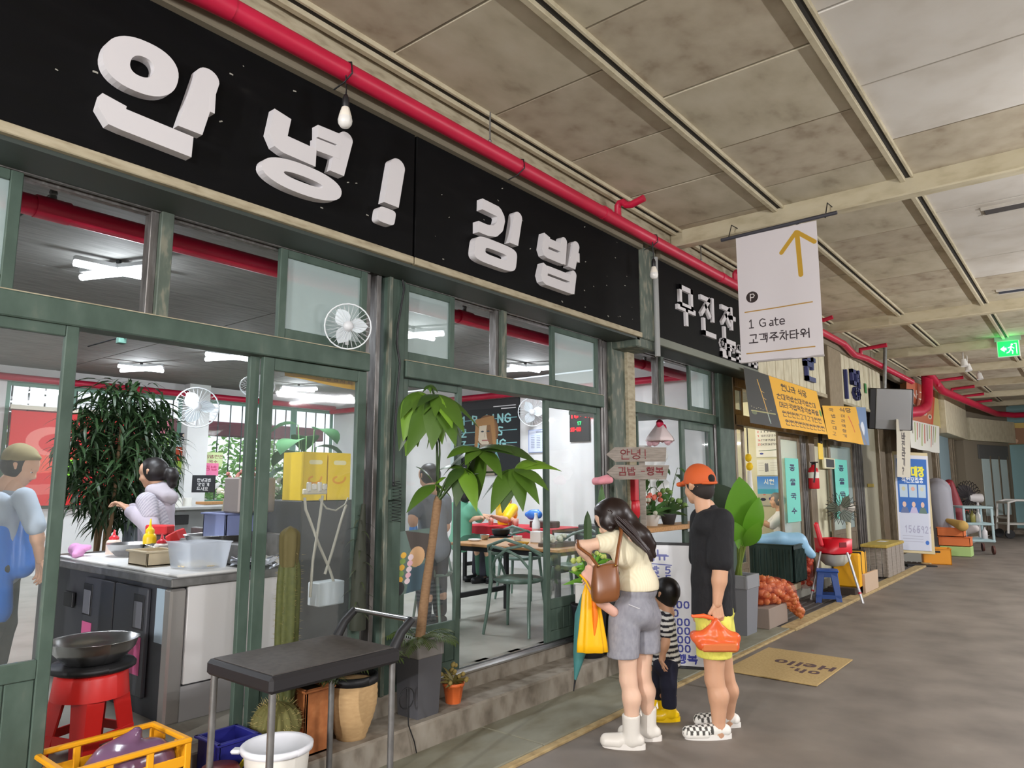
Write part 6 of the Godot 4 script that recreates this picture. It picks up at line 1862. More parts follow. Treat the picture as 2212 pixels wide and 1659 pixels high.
	solo("grey_cover", "grey cloth cover draped over goods behind the blue poster", "cover", Sh.new().blob([[V(0, 0.25, 0), V(0, 1.25, 0), 0.32, 0.3], [V(0.15, 0.2, 0.3), V(0.05, 1.2, 0.3), 0.22, 0.26], [V(-0.1, 0.3, -0.3), V(0, 1.2, -0.3), 0.3, 0.26]], 0.05, 0.1), mat(C(156, 156, 164), 0.7), "", V(-2.95, 0.2, -19.6))
	solo("red_sacks", "dark red sack hanging above the grey cover", "sack", Sh.new().blob([[V(0, 0, 0), V(0.05, -0.9, 0), 0.12, 0.3]], 0.05, 0.05), mat(C(128, 22, 34), 0.6), "", V(-2.933, 1.608, -21.417))
	solo("red_rail", "red rail across the goods behind the blue poster", "rail", Sh.new().tube([V(-3.069, 1.598, -19.618), V(-2.886, 1.597, -21.067)], 0.03, 8), mat(C(196, 50, 64), 0.5))
	solo("yellow_jug", "yellow jug standing behind the grey cover", "jug", Sh.new().lathe(Vector3.ZERO, [Vector2(0, 0), Vector2(0.1, 0), Vector2(0.12, 0.05), Vector2(0.12, 0.22), Vector2(0.05, 0.3), Vector2(0.07, 0.42), Vector2(0, 0.42)], 14), mat(C(226, 216, 40), 0.4), "", V(-3.007, 0.716, -21.778))
	solo("red_bowl", "brown red basin on the goods pile left of the cart", "basin", Sh.new().lathe(Vector3.ZERO, [Vector2(0, 0), Vector2(0.16, 0), Vector2(0.24, 0.2), Vector2(0.22, 0.2), Vector2(0, 0.03)], 16), mat(C(150, 60, 44), 0.5), "", V(-2.883, 0.725, -22.267))
	solo("goods_bags", "white plastic bags heaped on the cartons left of the cart", "bags", Sh.new().blob([[V(0, 0, 0), V(0.3, 0.02, 0), 0.14, 0.13], [V(-0.2, -0.05, 0), V(0, 0.05, 0), 0.12, 0.13], [V(0.15, -0.15, 0), V(0.4, -0.1, 0), 0.15, 0.1]], 0.03, 0.06), mat(C(206, 200, 196), 0.6), "", V(-2.923, 0.567, -22.002))
	solo("blue_bag", "dark blue bag under the white bags", "bag", Sh.new().blob([[V(0, 0, 0), V(0.15, -0.2, 0), 0.14, 0.2]], 0.03, 0.06), mat(C(44, 56, 120), 0.6), "", V(-2.901, 0.423, -21.136))
	var ct = thing("service_cart", "pale blue three-tier service cart standing in the far aisle", "cart", V(-2.35, 0, -20.3), 0.35)
	var cm = mat(C(176, 202, 206), 0.45)
	for i in 3:
		part(ct, "shelf", Sh.new().box(V(0, 0.3 + i * 0.38, 0), V(0.62, 0.05, 0.95), 0.015), cm)
	for k in 4:
		part(ct, "post", Sh.new().box(V(-0.28 + 0.56 * (k & 1), 0.68, -0.44 + 0.88 * (k >> 1)), V(0.05, 0.82, 0.05), 0.01), cm)
		part(ct, "caster", Sh.new().tube([V(-0.26 + 0.52 * (k & 1) - 0.02, 0.1, -0.42 + 0.84 * (k >> 1)), V(-0.26 + 0.52 * (k & 1) + 0.02, 0.1, -0.42 + 0.84 * (k >> 1))], 0.1, 14), mat(C(96, 60, 52), 0.6))
	for i in 4:
		solo("cart_bottle", ["bottle on the middle tier of the pale blue cart, nearest the aisle", "second bottle on the middle tier of the cart", "third bottle on the middle tier of the cart", "bottle on the lowest tier of the cart"][i], "bottle", Sh.new().lathe(Vector3.ZERO, [Vector2(0, 0), Vector2(0.06, 0), Vector2(0.06, 0.17), Vector2(0.025, 0.22), Vector2(0.025, 0.27), Vector2(0, 0.27)], 10), mat([C(60, 62, 50), C(150, 140, 70), C(210, 206, 200), C(220, 214, 214)][i], 0.4), "bottles on the cart", V(-2.45 + i * 0.1, 0.705 if i < 3 else 0.325, -20.2 - 0.06 * i))
	var bf = thing("floor_fan", "large dark round floor fan in front of the far window", "fan", V(-2.9, 0, -24.4))
	var cage = Sh.new()
	cage.xf = Transform3D(Basis(Vector3.UP, 0.95), V(0, 1.2, 0))
	for i in 28:
		var t = TAU * i / 28
		var d = V(cos(t), sin(t), 0)
		cage.tube([d * 0.08 + V(0, 0, 0.1), d * 0.42 + V(0, 0, 0.07), d * 0.5, d * 0.42 - V(0, 0, 0.07), d * 0.08 - V(0, 0, 0.1)], 0.01, 4, false)
	part(bf, "cage", cage, mat(C(46, 42, 44), 0.5))
	for i in 3:
		var blade = Sh.new()
		blade.xf = cage.xf * Transform3D(Basis(V(0, 0, 1), TAU * i / 3.0), Vector3.ZERO)
		blade.leaf(V(0.02, 0, 0), V(1, 0.1, 0), V(0, 0.45, 1), 0.42, 0.42, 0.1, 0.1, 6, 0.6)
		part(bf, "blade", blade, mat(C(66, 60, 62), 0.4))
	part(bf, "motor", Sh.new().tube([V(0, 1.2, 0), V(0.3, 1.2, -0.22)], 0.13, 12), mat(C(206, 202, 200), 0.5))
	part(bf, "pole", Sh.new().tube([V(0.2, 0.0, -0.15), V(0.2, 1.1, -0.15)], 0.04, 8), mat(C(206, 202, 200), 0.5))
	part(bf, "base", Sh.new().lathe(V(0.2, 0, -0.15), [Vector2(0.3, 0), Vector2(0.3, 0.04), Vector2(0.05, 0.08), Vector2(0, 0.08)], 16), M.black)
	var pc = thing("push_cart", "white tubular push cart at the far end of the aisle", "cart", V(-1.7, 0, -26.6), 0.5)
	for k in [-1.0, 1.0]:
		part(pc, "frame", Sh.new().tube([V(-0.7, 0.15, 0.35 * k), V(-0.62, 1.05, 0.35 * k), V(-0.4, 1.12, 0.35 * k), V(0.55, 1.1, 0.35 * k), V(0.75, 0.5, 0.35 * k), V(0.8, 0.15, 0.35 * k)], 0.035, 8), mat(C(222, 220, 214), 0.4))
		part(pc, "wheel", Sh.new().tube([V(-0.65, 0.13, 0.36 * k), V(-0.65, 0.13, 0.3 * k)], 0.13, 12), M.black)
		part(pc, "wheel", Sh.new().tube([V(0.75, 0.13, 0.36 * k), V(0.75, 0.13, 0.3 * k)], 0.13, 12), M.black)
	part(pc, "deck", Sh.new().box(V(0, 0.42, 0), V(1.4, 0.05, 0.7), 0.01), mat(C(200, 198, 190), 0.5))
	part(pc, "cross_bar", Sh.new().tube([V(-0.62, 1.05, -0.35), V(-0.62, 1.05, 0.35)], 0.035, 8), mat(C(222, 220, 214), 0.4))
	part(pc, "cross_bar", Sh.new().tube([V(-0.65, 0.6, -0.35), V(-0.65, 0.6, 0.35)], 0.03, 8), mat(C(222, 220, 214), 0.4))
	solo("black_bin", "black bin against the pale teal wall behind the push cart", "bin", Sh.new().lathe(Vector3.ZERO, [Vector2(0, 0), Vector2(0.36, 0), Vector2(0.42, 1.75), Vector2(0.44, 1.8), Vector2(0, 1.85)], 16), mat(C(40, 44, 46), 0.5), "", V(-1.0, 0.14, -28.9))
	solo("far_kerb", "low pale platform edge under the far end wall", "kerb", Sh.new().bb(V(-2.2, 0, -28.2), V(6, 0.14, -29.55), 0.02), M.step)

# ---------------------------------------------------------------- things standing outside
func planter_box(label: String, at: Vector3, w: float, h: float, taper: float, rim: float, cs: Color, cr: Color, turn := 0.0) -> Node3D:
	var t = thing("grey_planter", label, "planter", at, turn)
	var s = Sh.new()
	s.flat()
	var k = w * 0.5
	var b = w * 0.5 * taper
	var P = [V(-b, 0, b), V(b, 0, b), V(b, 0, -b), V(-b, 0, -b), V(-k, h - rim, k), V(k, h - rim, k), V(k, h - rim, -k), V(-k, h - rim, -k)]
	for i in 4:
		var j = (i + 1) % 4
		s.q(P[i], P[j], P[4 + j], P[4 + i])
	s.q(P[3], P[2], P[1], P[0])
	part(t, "body", s, mat(cs, 0.5))
	s = Sh.new()
	for e in [[0, 1], [0, -1], [1, 0], [-1, 0]]:
		s.box(V(e[0] * (k - 0.008), h - rim * 0.5, e[1] * (k - 0.008)), V(0.03 if e[0] else w + 0.02, rim, 0.03 if e[1] else w + 0.02), 0.005)
	part(t, "rim", s, mat(cr, 0.5))
	part(t, "soil", Sh.new().box(V(0, h - 0.05, 0), V(w - 0.03, 0.03, w - 0.03)), M.soil)
	return t


func plastic_stool(label: String, at: Vector3, h: float, w: float, c: Color, turn: float, round_ := false) -> Node3D:
	var t = thing("plastic_stool", label, "stool", at, turn)
	var m = mat(c, 0.38)
	var k = w * 0.36
	var b = w * 0.5
	if round_:
		part(t, "seat", Sh.new().lathe(Vector3.ZERO, [Vector2(k * 1.12, h - 0.12), Vector2(k * 1.05, h - 0.02), Vector2(k, h), Vector2(0, h)], 24), m)
	else:
		part(t, "seat", Sh.new().box(V(0, h - 0.015, 0), V(k * 2 + 0.03, 0.03, k * 2 + 0.03), 0.012), m)
	for i in 4:
		var a = PI / 4 + i * PI / 2
		var d = V(cos(a), 0, sin(a)) * (1.0 if round_ else 1.32)
		var e = V(-d.z, 0, d.x).normalized()
		# broad folded leg plates
		var s = Sh.new()
		for q2 in [-1.0, 1.0]:
			var f = (e * q2 - d.normalized() * 0.9).normalized()
			var lw = w * 0.19
			s.flat()
			var p0 = d * k + V(0, h - 0.01, 0)
			var p1 = d * k + f * lw * 1.25 + V(0, h - 0.01, 0)
			var p2 = d * b + f * lw
			var p3 = d * b
			var th = d.normalized() * -0.008
			if q2 > 0:
				s.q(p3, p2, p1, p0)
				s.q(p0 + th, p1 + th, p2 + th, p3 + th)
			else:
				s.q(p2, p3, p0, p1)
				s.q(p1 + th, p0 + th, p3 + th, p2 + th)
			s.q(p2, p2 + th, p1 + th, p1)
			s.q(p1, p1 + th, p2 + th, p2)
		part(t, "leg", s, m)
		var a2 = a + PI / 2
		var d2 = V(cos(a2), 0, sin(a2)) * (1.0 if round_ else 1.32)
		part(t, "skirt", Sh.new().bar(d * (k * 1.02) + V(0, h - 0.05, 0), d2 * (k * 1.02) + V(0, h - 0.05, 0), 0.012, 0.09, Vector3.UP, 0.003), m)
		part(t, "low_band", Sh.new().bar(d * (b * 0.93) + V(0, h * 0.2, 0), d2 * (b * 0.93) + V(0, h * 0.2, 0), 0.01, h * 0.12, Vector3.UP, 0.003), m)
	return t


func pot(called: String, label: String, at: Vector3, r0: float, r1: float, h: float, m: Material, segs := 24) -> Node3D:
	var t = thing(called, label, "flower pot", at)
	part(t, "pot", Sh.new().lathe(Vector3.ZERO, [Vector2(0, 0), Vector2(r0, 0), Vector2(r0, 0), Vector2(lerpf(r0, r1, 0.85), h * 0.82), Vector2(r1 * 1.04, h * 0.83), Vector2(r1 * 1.08, h), Vector2(r1 * 0.95, h), Vector2(r1 * 0.9, h * 0.85), Vector2(0, h * 0.84)], segs), m)
	return t


func net_bag(label: String, bones: Array, c: Color, n: int, at: Vector3, shade: Color) -> void:
	var t = thing("onion_bag", label, "onion bag", at, 0.0, "net bags of onions")
	var sh = Sh.new().lathe(Vector3.ZERO, [Vector2(0, -0.036), Vector2(0.02, -0.032), Vector2(0.036, -0.012), Vector2(0.038, 0.006), Vector2(0.026, 0.028), Vector2(0.008, 0.038), Vector2(0.003, 0.05), Vector2(0, 0.05)], 12)
	var list = []
	for b in bones:
		for i in n:
			var f = rng.randf()
			var o: Vector3 = b[0].lerp(b[1], f)
			var r: float = lerpf(b[2], b[3], f) - 0.025
			var d = V(rng.randfn(), rng.randfn(), rng.randfn()).normalized()
			list.append(Transform3D(Basis.from_euler(V(rng.randf() * TAU, rng.randf() * TAU, 0)), o + d * r))
	var k = [0]
	scatter(t, "onions", sh.mesh(), mat(shade, 0.4), list.size(), func() -> Transform3D:
		k[0] += 1
		return list[k[0] - 1])
	var net = glass(c, 0.22, 0.5)
	part(t, "net", Sh.new().blob(bones, 0.022, 0.04), net)


func pavement_things() -> void:
	# black topped cart
	var a = V(-3.25, 0.02, -1.77)
	var b = V(-2.72, 0.02, -2.49)
	var c = (a + b) * 0.5
	var ct = thing("utility_cart", "black topped utility cart on thin grey legs with a steel handle", "cart", V(c.x, 0.02, c.z))
	var w = b.x - a.x
	var d = a.z - b.z
	part(ct, "top", Sh.new().box(V(0, 0.765, 0), V(w, 0.07, d), 0.015), mat(C(34, 32, 34), 0.5))
	part(ct, "tray_mat", Sh.new().box(V(0, 0.802, 0), V(w - 0.05, 0.006, d - 0.05), 0.002), worn([[0.0, C(52, 48, 46)], [0.5, C(74, 69, 66)], [1.0, C(92, 86, 82)]], 0.02, V(2, 2, 2), 0.55, 0.0, 61))
	for e in [[-1, 1], [1, 1], [-1, -1], [1, -1]]:
		part(ct, "leg", Sh.new().tube([V(e[0] * (w * 0.5 - 0.03), 0.0, e[1] * (d * 0.5 - 0.03)), V(e[0] * (w * 0.5 - 0.03), 0.74, e[1] * (d * 0.5 - 0.03))], 0.0155, 12), M.steel_dull)
	part(ct, "lower_shelf", Sh.new().box(V(0, 0.1, 0), V(w - 0.01, 0.05, d - 0.01), 0.01), mat(C(32, 28, 27), 0.6))
	for e in [-1.0, 1.0]:
		part(ct, "handle_arm", Sh.new().tube([V(e * (w * 0.5 - 0.04), 0.78, -d * 0.5 + 0.02), V(e * (w * 0.5 - 0.04), 0.86, -d * 0.5 - 0.03), V(e * (w * 0.5 - 0.04), 0.915, -d * 0.5 - 0.1)], [0.028, 0.024, 0.022], 10), M.black)
	part(ct, "handle_bar", Sh.new().tube([V(-w * 0.5 + 0.04, 0.915, -d * 0.5 - 0.1), V(w * 0.5 - 0.04, 0.915, -d * 0.5 - 0.1)], 0.014, 12), M.steel)
	# white bucket on its lower shelf
	var bu = thing("white_bucket", "white plastic bucket with a lid under the black topped cart", "bucket", V(-3.09, 0.147, -2.06))
	part(bu, "body", Sh.new().lathe(Vector3.ZERO, [Vector2(0, 0), Vector2(0.125, 0), Vector2(0.13, 0.01), Vector2(0.148, 0.24)], 28), mat(C(232, 228, 218), 0.4))
	part(bu, "lid", Sh.new().lathe(Vector3.ZERO, [Vector2(0.148, 0.235), Vector2(0.163, 0.24), Vector2(0.165, 0.262), Vector2(0.155, 0.268), Vector2(0.14, 0.262), Vector2(0.13, 0.254), Vector2(0, 0.252)], 28), mat(C(236, 236, 240), 0.35))
	part(bu, "lid_tab", Sh.new().box(V(-0.11, 0.245, 0.14), V(0.05, 0.02, 0.05), 0.008, Basis(Vector3.UP, 0.65)), mat(C(222, 224, 226), 0.3))
	solo("red_jar", "dark red jar half hidden behind the white bucket", "jar", Sh.new().lathe(Vector3.ZERO, [Vector2(0, 0), Vector2(0.09, 0), Vector2(0.1, 0.02), Vector2(0.1, 0.16), Vector2(0.08, 0.2), Vector2(0, 0.2)], 18), mat(C(96, 28, 24), 0.4), "", V(-3.2, 0.147, -1.84))
	# blue tarpaulin bag beside the crate
	var bb = thing("blue_crate", "dark blue plastic crate between the yellow crate and the cart", "crate", V(-3.42, 0.18, -2.0))
	part(bb, "shell", hollow_box(0.2, 0.2, 0.22, 0.01), mat(C(34, 36, 120), 0.45))
	part(bb, "strap", Sh.new().bar(V(0.105, 0.08, 0.0), V(0.105, 0.14, -0.06), 0.01, 0.02), mat(C(226, 206, 40), 0.5), "yellow strap on the blue crate")
	# yellow crate with the purple bag
	var yc = thing("yellow_crate", "large yellow plastic crate holding a purple bag in front of the red stool", "crate", V(-3.46, 0.21, -1.48))
	var ym = mat(C(236, 164, 22), 0.42)
	var W = 0.34
	var D = 0.5
	var H = 0.27
	part(yc, "base", Sh.new().box(V(0, 0.008, 0), V(W, 0.016, D), 0.004), ym)
	for k in [-1.0, 1.0]:
		part(yc, "rim", Sh.new().box(V(k * W * 0.5, H - 0.01, 0), V(0.03, 0.022, D + 0.03), 0.006), ym)
		part(yc, "rim", Sh.new().box(V(0, H - 0.01, k * D * 0.5), V(W, 0.022, 0.03), 0.006), ym)
		for i in 4:
			part(yc, "corner_post", Sh.new().box(V(k * W * 0.5, H * 0.5, -D * 0.5 + D * i / 3.0), V(0.016, H, 0.03), 0.004), ym)
		for i in 3:
			part(yc, "side_slat", Sh.new().box(V(k * W * 0.5, 0.035 + i * 0.07, 0), V(0.01, 0.045, D), 0.003), ym)
			part(yc, "side_slat", Sh.new().box(V(0, 0.035 + i * 0.07, k * D * 0.5), V(W, 0.045, 0.01), 0.003), ym)
		part(yc, "grip_bar", Sh.new().box(V(0.1 * k, H * 0.78, -D * 0.5), V(0.1, 0.06, 0.011), 0.003), ym)
	var pbag = Sh.new().blob([[V(0, 0.03, 0.02), V(0.0, 0.04, -0.13), 0.135, 0.12], [V(-0.03, 0.1, -0.02), V(0, 0.2, -0.07), 0.1, 0.025], [V(0.05, 0.08, 0.0), V(0.05, 0.12, -0.14), 0.08, 0.04]], 0.012, 0.035)
	solo("purple_bag", "bulging purple plastic bag inside the large yellow crate", "bag", pbag, mat(C(116, 84, 112), 0.22), "", V(-3.45, 0.31, -1.5))
	for i in 5:
		solo("potato", ["potato nearest the corner of the large yellow crate", "potato beside the purple bag", "potato at the left rim of the large yellow crate", "potato lowest in the yellow crate corner", "potato behind the one in the crate corner"][i], "potato", Sh.new().ball(Vector3.ZERO, V(0.04, 0.032, 0.05), 12), worn([[0.0, C(150, 100, 46)], [1.0, C(206, 160, 96)]], 0.03, V(4, 4, 4), 0.8, 0.0, 63) if i == 0 else get_child(get_child_count() - 1).material_override, "potatoes in the yellow crate", V(-3.36 - 0.06 * (i % 3), 0.38 - 0.035 * (i / 3), -1.3 + 0.04 * (i % 2)))
	# red crate at the foot of the left door leaf
	solo("red_crate", "red plastic crate at the foot of the left door leaf", "crate", hollow_box(0.24, 0.4, 0.2, 0.012), mat(C(176, 30, 34), 0.45), "", V(-3.45, 0.185, -1.0))
	# red stool with steel bowl
	var sc = V(-4.05, FL, -1.6)
	plastic_stool("red round plastic stool under a steel bowl in the open doorway", sc, 0.38, 0.44, C(214, 38, 34), 0.35, true)
	solo("black_disc", "black round burner plate on the red stool", "plate", Sh.new().lathe(Vector3.ZERO, [Vector2(0, 0), Vector2(0.17, 0), Vector2(0.2, 0.014), Vector2(0.2, 0.03), Vector2(0.19, 0.04), Vector2(0, 0.04)], 26), M.black, "", sc + V(0, 0.38, 0))
	bowl("steel_basin", "wide steel basin on the black plate of the red stool", sc + V(0.0, 0.42, 0.0), 0.21, 0.11, M.steel)
	# pots on the step
	var cp = pot("terracotta_bowl", "wide terracotta pot with a round spiny cactus behind the white bucket", V(-3.44, 0.18, -2.28), 0.09, 0.13, 0.13, M.terracotta)
	part(cp, "cactus", cactus_column(0.115, 0.2, 14, true), mat(C(104, 100, 52), 0.8), "round golden cactus", V(0, 0.11, 0))
	var sp = Sh.new()
	for i in 260:
		var dd = V(rng.randfn(), rng.randfn() * 0.8 + 0.2, rng.randfn()).normalized()
		var o = V(0, 0.21, 0) + V(dd.x * 0.115, dd.y * 0.11, dd.z * 0.115)
		sp.tube([o, o + dd * 0.022 + V(rng.randfn(), rng.randfn(), rng.randfn()) * 0.006], [0.0014, 0.0004], 3, false)
	stuff(part(cp, "spines", sp, mat(C(196, 176, 116), 0.7)))
	var sq = thing("clay_planter", "tall square clay planter between the round cactus and the beige pot", "planter", V(-3.46, 0.18, -2.5))
	part(sq, "body", hollow_box(0.17, 0.17, 0.34, 0.015), worn([[0.0, C(142, 78, 36)], [0.6, C(176, 106, 56)], [1.0, C(196, 130, 80)]], 0.012, V(2, 2, 2), 0.75, 0.0, 64))
	part(sq, "soil", Sh.new().box(V(0, 0.31, 0), V(0.14, 0.02, 0.14)), M.soil)
	var bp = thing("beige_pot", "ribbed beige pot with a black rim under the cart handle", "flower pot", V(-3.445, 0.18, -2.78))
	var prof = [Vector2(0, 0), Vector2(0.085, 0)]
	for i in 17:
		var t = i / 16.0
		prof.append(Vector2(0.085 + 0.058 * sin(t * 2.0) + 0.003 * (i % 2), 0.012 + t * 0.29))
	prof.append_array([Vector2(0.13, 0.31), Vector2(0.12, 0.3), Vector2(0, 0.29)])
	part(bp, "body", Sh.new().lathe(Vector3.ZERO, prof, 28), worn([[0.0, C(170, 134, 88)], [1.0, C(214, 180, 132)]], 0.02, V(2, 4, 2), 0.8, 0.0, 65))
	part(bp, "rim", Sh.new().lathe(Vector3.ZERO, [Vector2(0.14, 0.3), Vector2(0.146, 0.305), Vector2(0.146, 0.345), Vector2(0.13, 0.348), Vector2(0.125, 0.31)], 28), M.black)
	var wl = []
	for i in 15:
		wl.append(V(-3.33, 0.34 + cos(i * 0.45) * 0.06, -3.1 + sin(i * 0.45) * 0.06))
	wl.append_array([V(-3.29, 0.2, -3.08), V(-3.28, 0.1, -3.12), V(-3.28, 0.03, -3.14)])
	solo("wire_loop", "thin black wire looped at the foot of the grey planter", "wire", Sh.new().tube(wl, 0.004, 5), M.black)
	# grey planter of the money tree
	planter_box("tall grey planter of the money tree on the step beside the pillar", V(-3.45, 0.18, -3.31), 0.21, 0.47, 0.86, 0.11, C(86, 86, 90), C(126, 122, 118))
	var op = pot("orange_pot", "small orange plastic pot with a dry plant behind the grey planter", V(-3.44, 0.18, -3.62), 0.05, 0.07, 0.13, mat(C(226, 110, 52), 0.5))
	fl_bunch(op, V(0, 0.12, 0), 0.11, C(150, 130, 70), C(120, 110, 60))
	# right of the doorway
	solo("black_bin", "round black bin standing on the step right of the doorway", "bin", Sh.new().lathe(Vector3.ZERO, [Vector2(0, 0), Vector2(0.12, 0), Vector2(0.15, 0.4), Vector2(0.16, 0.42), Vector2(0.14, 0.41), Vector2(0, 0.3)], 20), mat(C(38, 38, 42), 0.5), "", V(-3.44, 0.185, -5.28))
	solo("white_basket", "white plastic basket on the black bin", "basket", hollow_box(0.22, 0.2, 0.17, 0.008), mat(C(216, 214, 208), 0.5), "", V(-3.42, 0.61, -5.3))
	var hb = thing("leafy_plant", "small bushy green plant over the white basket", "plant", V(-3.45, 0.78, -5.3))
	fl_bunch(hb, V(0, 0.0, 0), 0.2, C(196, 206, 110), C(110, 164, 58))
	fl_bunch(hb, V(0.02, 0.12, -0.05), 0.16, C(196, 206, 110), C(120, 176, 66))
	# wooden arrow signs on a post
	var wp = thing("arrow_sign", "two weathered wooden arrow boards on a pale post", "sign", V(-3.28, 0.03, -5.72), deg_to_rad(28))
	part(wp, "post", Sh.new().box(V(0.12, 0.95, -0.02), V(0.055, 1.9, 0.03), 0.004), M.wood_grey)
	for i in 2:
		var y = [1.85, 1.69][i]
		var poly = PackedVector2Array([Vector2(-0.2, y), Vector2(-0.12, y + 0.066), Vector2(0.34 + 0.02 * i, y + 0.06), Vector2(0.33, y - 0.066), Vector2(-0.12, y - 0.066)])
		var bd = part(wp, "board", Sh.new().prism(poly, 0.0, 0.022), M.wood_grey)
		var tx = Sh.new()
		letters(tx, ["안녕!", "김밥 -행복"][i], 0.085 if i == 0 else 0.07, 0.009, 0.002)
		part(bd, "writing", tx, mat(C(120, 30, 34), 0.6), "dark red painted writing", V(-0.07 if i == 0 else -0.09, y + 0.043, 0.0225))
	solo("red_alarm_box", "red alarm box with a round bell on the green corner post", "alarm box", Sh.new().bb(V(-3.56, 1.449, -6.222), V(-3.5, 1.683, -6.3), 0.006), mat(C(190, 24, 40), 0.45))
	solo("red_bell", "red rounded cover below the alarm box", "alarm cover", Sh.new().ball(V(-3.55, 1.376, -6.292), V(0.06, 0.12, 0.07), 14), mat(C(200, 30, 44), 0.35))
	# menu board on an easel
	menu_board()
	# welcome mat
	var mt = thing("welcome_mat", "beige door mat with greeting words lying on the asphalt", "mat", V(-2.27, 0.004, -6.75))
	part(mt, "mat", Sh.new().box(V(0, 0.005, 0), V(0.78, 0.012, 1.1), 0.004), worn([[0.0, C(150, 124, 76)], [0.5, C(176, 148, 98)], [1.0, C(190, 166, 116)]], 0.03, V(2, 2, 2), 0.95, 0.05, 66))
	var words = [["Hello", 0.06, 0.2], ["oh,", -0.12, 0.15]]
	for i in 2:
		var tm = TextMesh.new()
		tm.text = words[i][0]
		tm.font_size = 16
		tm.pixel_size = 0.0135 if i == 0 else 0.0115
		tm.depth = 0.002
		var f = SystemFont.new()
		f.font_names = PackedStringArray(["Droid Sans"])
		f.font_weight = 700
		tm.font = f
		var tp = part(mt, "word", tm, mat(C(84, 62, 62), 0.9), "dark printed word")
		# reads from the shop's far side: turned round for the viewer
		tp.transform = Transform3D(Basis(V(-1, 0, 0), V(0, 0, 1), V(0, 1, 0)), V([0.1, 0.16][i], 0.012, [-0.05, 0.17][i]))
	# hanging banner
	var bn = thing("hanging_banner", "white cloth banner with a gold arrow hung from the first beam", "banner", V(0, 0, -6.45))
	var im = canvas(384, 640, C(216, 210, 212))
	var gold = C(192, 150, 44)
	line(im, Vector2(294, 38), Vector2(302, 246), 11.0, gold)
	line(im, Vector2(290, 36), Vector2(218, 122), 10.0, gold)
	line(im, Vector2(296, 38), Vector2(370, 100), 10.0, gold)
	disc(im, Vector2(68, 318), 29, 28, C(46, 34, 32))
	for e in [[60, 302, 60, 336], [60, 303, 74, 303], [74, 303, 79, 311], [79, 311, 74, 320], [74, 320, 60, 320]]:
		line(im, Vector2(e[0], e[1]), Vector2(e[2], e[3]), 2.2, C(220, 214, 212))
	line(im, Vector2(30, 390), Vector2(346, 384), 2.6, C(178, 134, 60))
	line(im, Vector2(30, 598), Vector2(346, 594), 2.6, C(178, 134, 60))
	var fm = Vector2(46, 500)
	write(im, "고객주차타워", Vector2(44, 506), 43, 2.6, C(50, 40, 44), 0.98)
	# the Latin line is set in strokes as well
	for e in [[50, 440, 58, 432], [58, 432, 58, 472], [48, 472, 68, 472]]:
		line(im, Vector2(e[0], e[1]), Vector2(e[2], e[3]), 2.4, C(50, 40, 44))
	var gx = 98.0
	for e in [[26, 6, 14, 1], [14, 1, 3, 8], [3, 8, 0, 20], [0, 20, 4, 33], [4, 33, 15, 40], [15, 40, 27, 36], [27, 36, 27, 22], [27, 22, 16, 22], [52, 14, 62, 16], [62, 16, 63, 40], [63, 28, 50, 28], [50, 28, 46, 35], [46, 35, 52, 40], [52, 40, 63, 35], [76, 4, 76, 36], [76, 36, 80, 40], [80, 40, 88, 39], [70, 14, 88, 14], [96, 27, 118, 27], [118, 27, 115, 16], [115, 16, 106, 13], [106, 13, 97, 18], [97, 18, 96, 32], [96, 32, 102, 39], [102, 39, 116, 38]]:
		line(im, Vector2(gx + e[0], 432 + e[1]), Vector2(gx + e[2], 432 + e[3]), 2.4, C(50, 40, 44))
	part(bn, "cloth", cloth_panel(V(-2.475, 2.735, 0), V(-1.74, 2.72, 0), V(-1.735, 3.945, 0), V(-2.475, 3.945, 0), 0.006, 1.5), printed(im, 0.75))
	part(bn, "rod", Sh.new().tube([V(-2.62, 3.955, 0), V(-1.56, 3.975, 0)], 0.017, 10), mat(C(60, 60, 68), 0.5))
	for x in [-2.55, -1.66]:
		part(bn, "hook", Sh.new().tube([V(x, 3.95, 0.0), V(x, 4.12, -0.1), V(x, 4.13, -0.25)], 0.005, 6), M.black)
	part(bn, "bottom_rod", Sh.new().tube([V(-2.48, 2.735, -0.004), V(-1.74, 2.722, -0.004)], 0.009, 8), mat(C(176, 170, 168), 0.5))
	# onions
	net_bag("large slumped net bag of onions on a carton beside the grey planter", [[V(0, 0, 0), V(0.16, -0.02, -0.5), 0.15, 0.14], [V(0.0, 0.06, -0.1), V(0.1, 0.04, -0.4), 0.13, 0.12], [V(0.16, -0.02, -0.5), V(0.3, -0.26, -0.62), 0.12, 0.05]], C(206, 70, 44), 75, V(-3.13, 0.37, -8.25), C(206, 120, 70))
	net_bag("upright dark red net bag of onions leaning by the bronze door", [[V(0, 0.12, 0), V(0, 0.42, 0), 0.14, 0.12], [V(0.02, 0.42, 0), V(0, 0.58, 0.03), 0.1, 0.04]], C(176, 36, 32), 60, V(-3.33, 0.16, -10.7), C(190, 84, 54))
	solo("carton", "grey brown carton under the slumped onion bag", "carton", Sh.new().bb(V(-3.32, 0.02, -8.12), V(-2.93, 0.24, -8.72), 0.006), mat(C(150, 134, 122), 0.85))
	var gp = planter_box("square grey planter with tall green leaves beyond the man", V(-3.14, 0.022, -7.78), 0.34, 0.62, 0.82, 0.14, C(128, 130, 136), C(142, 144, 148))
	solo("dark_green_crate", "dark green ribbed plastic crate with bags by the bronze doorway", "crate", ribbed_crate(0.75, 0.5, 0.5), mat(C(30, 52, 46), 0.5), "", V(-3.6, 0.3, -10.2))
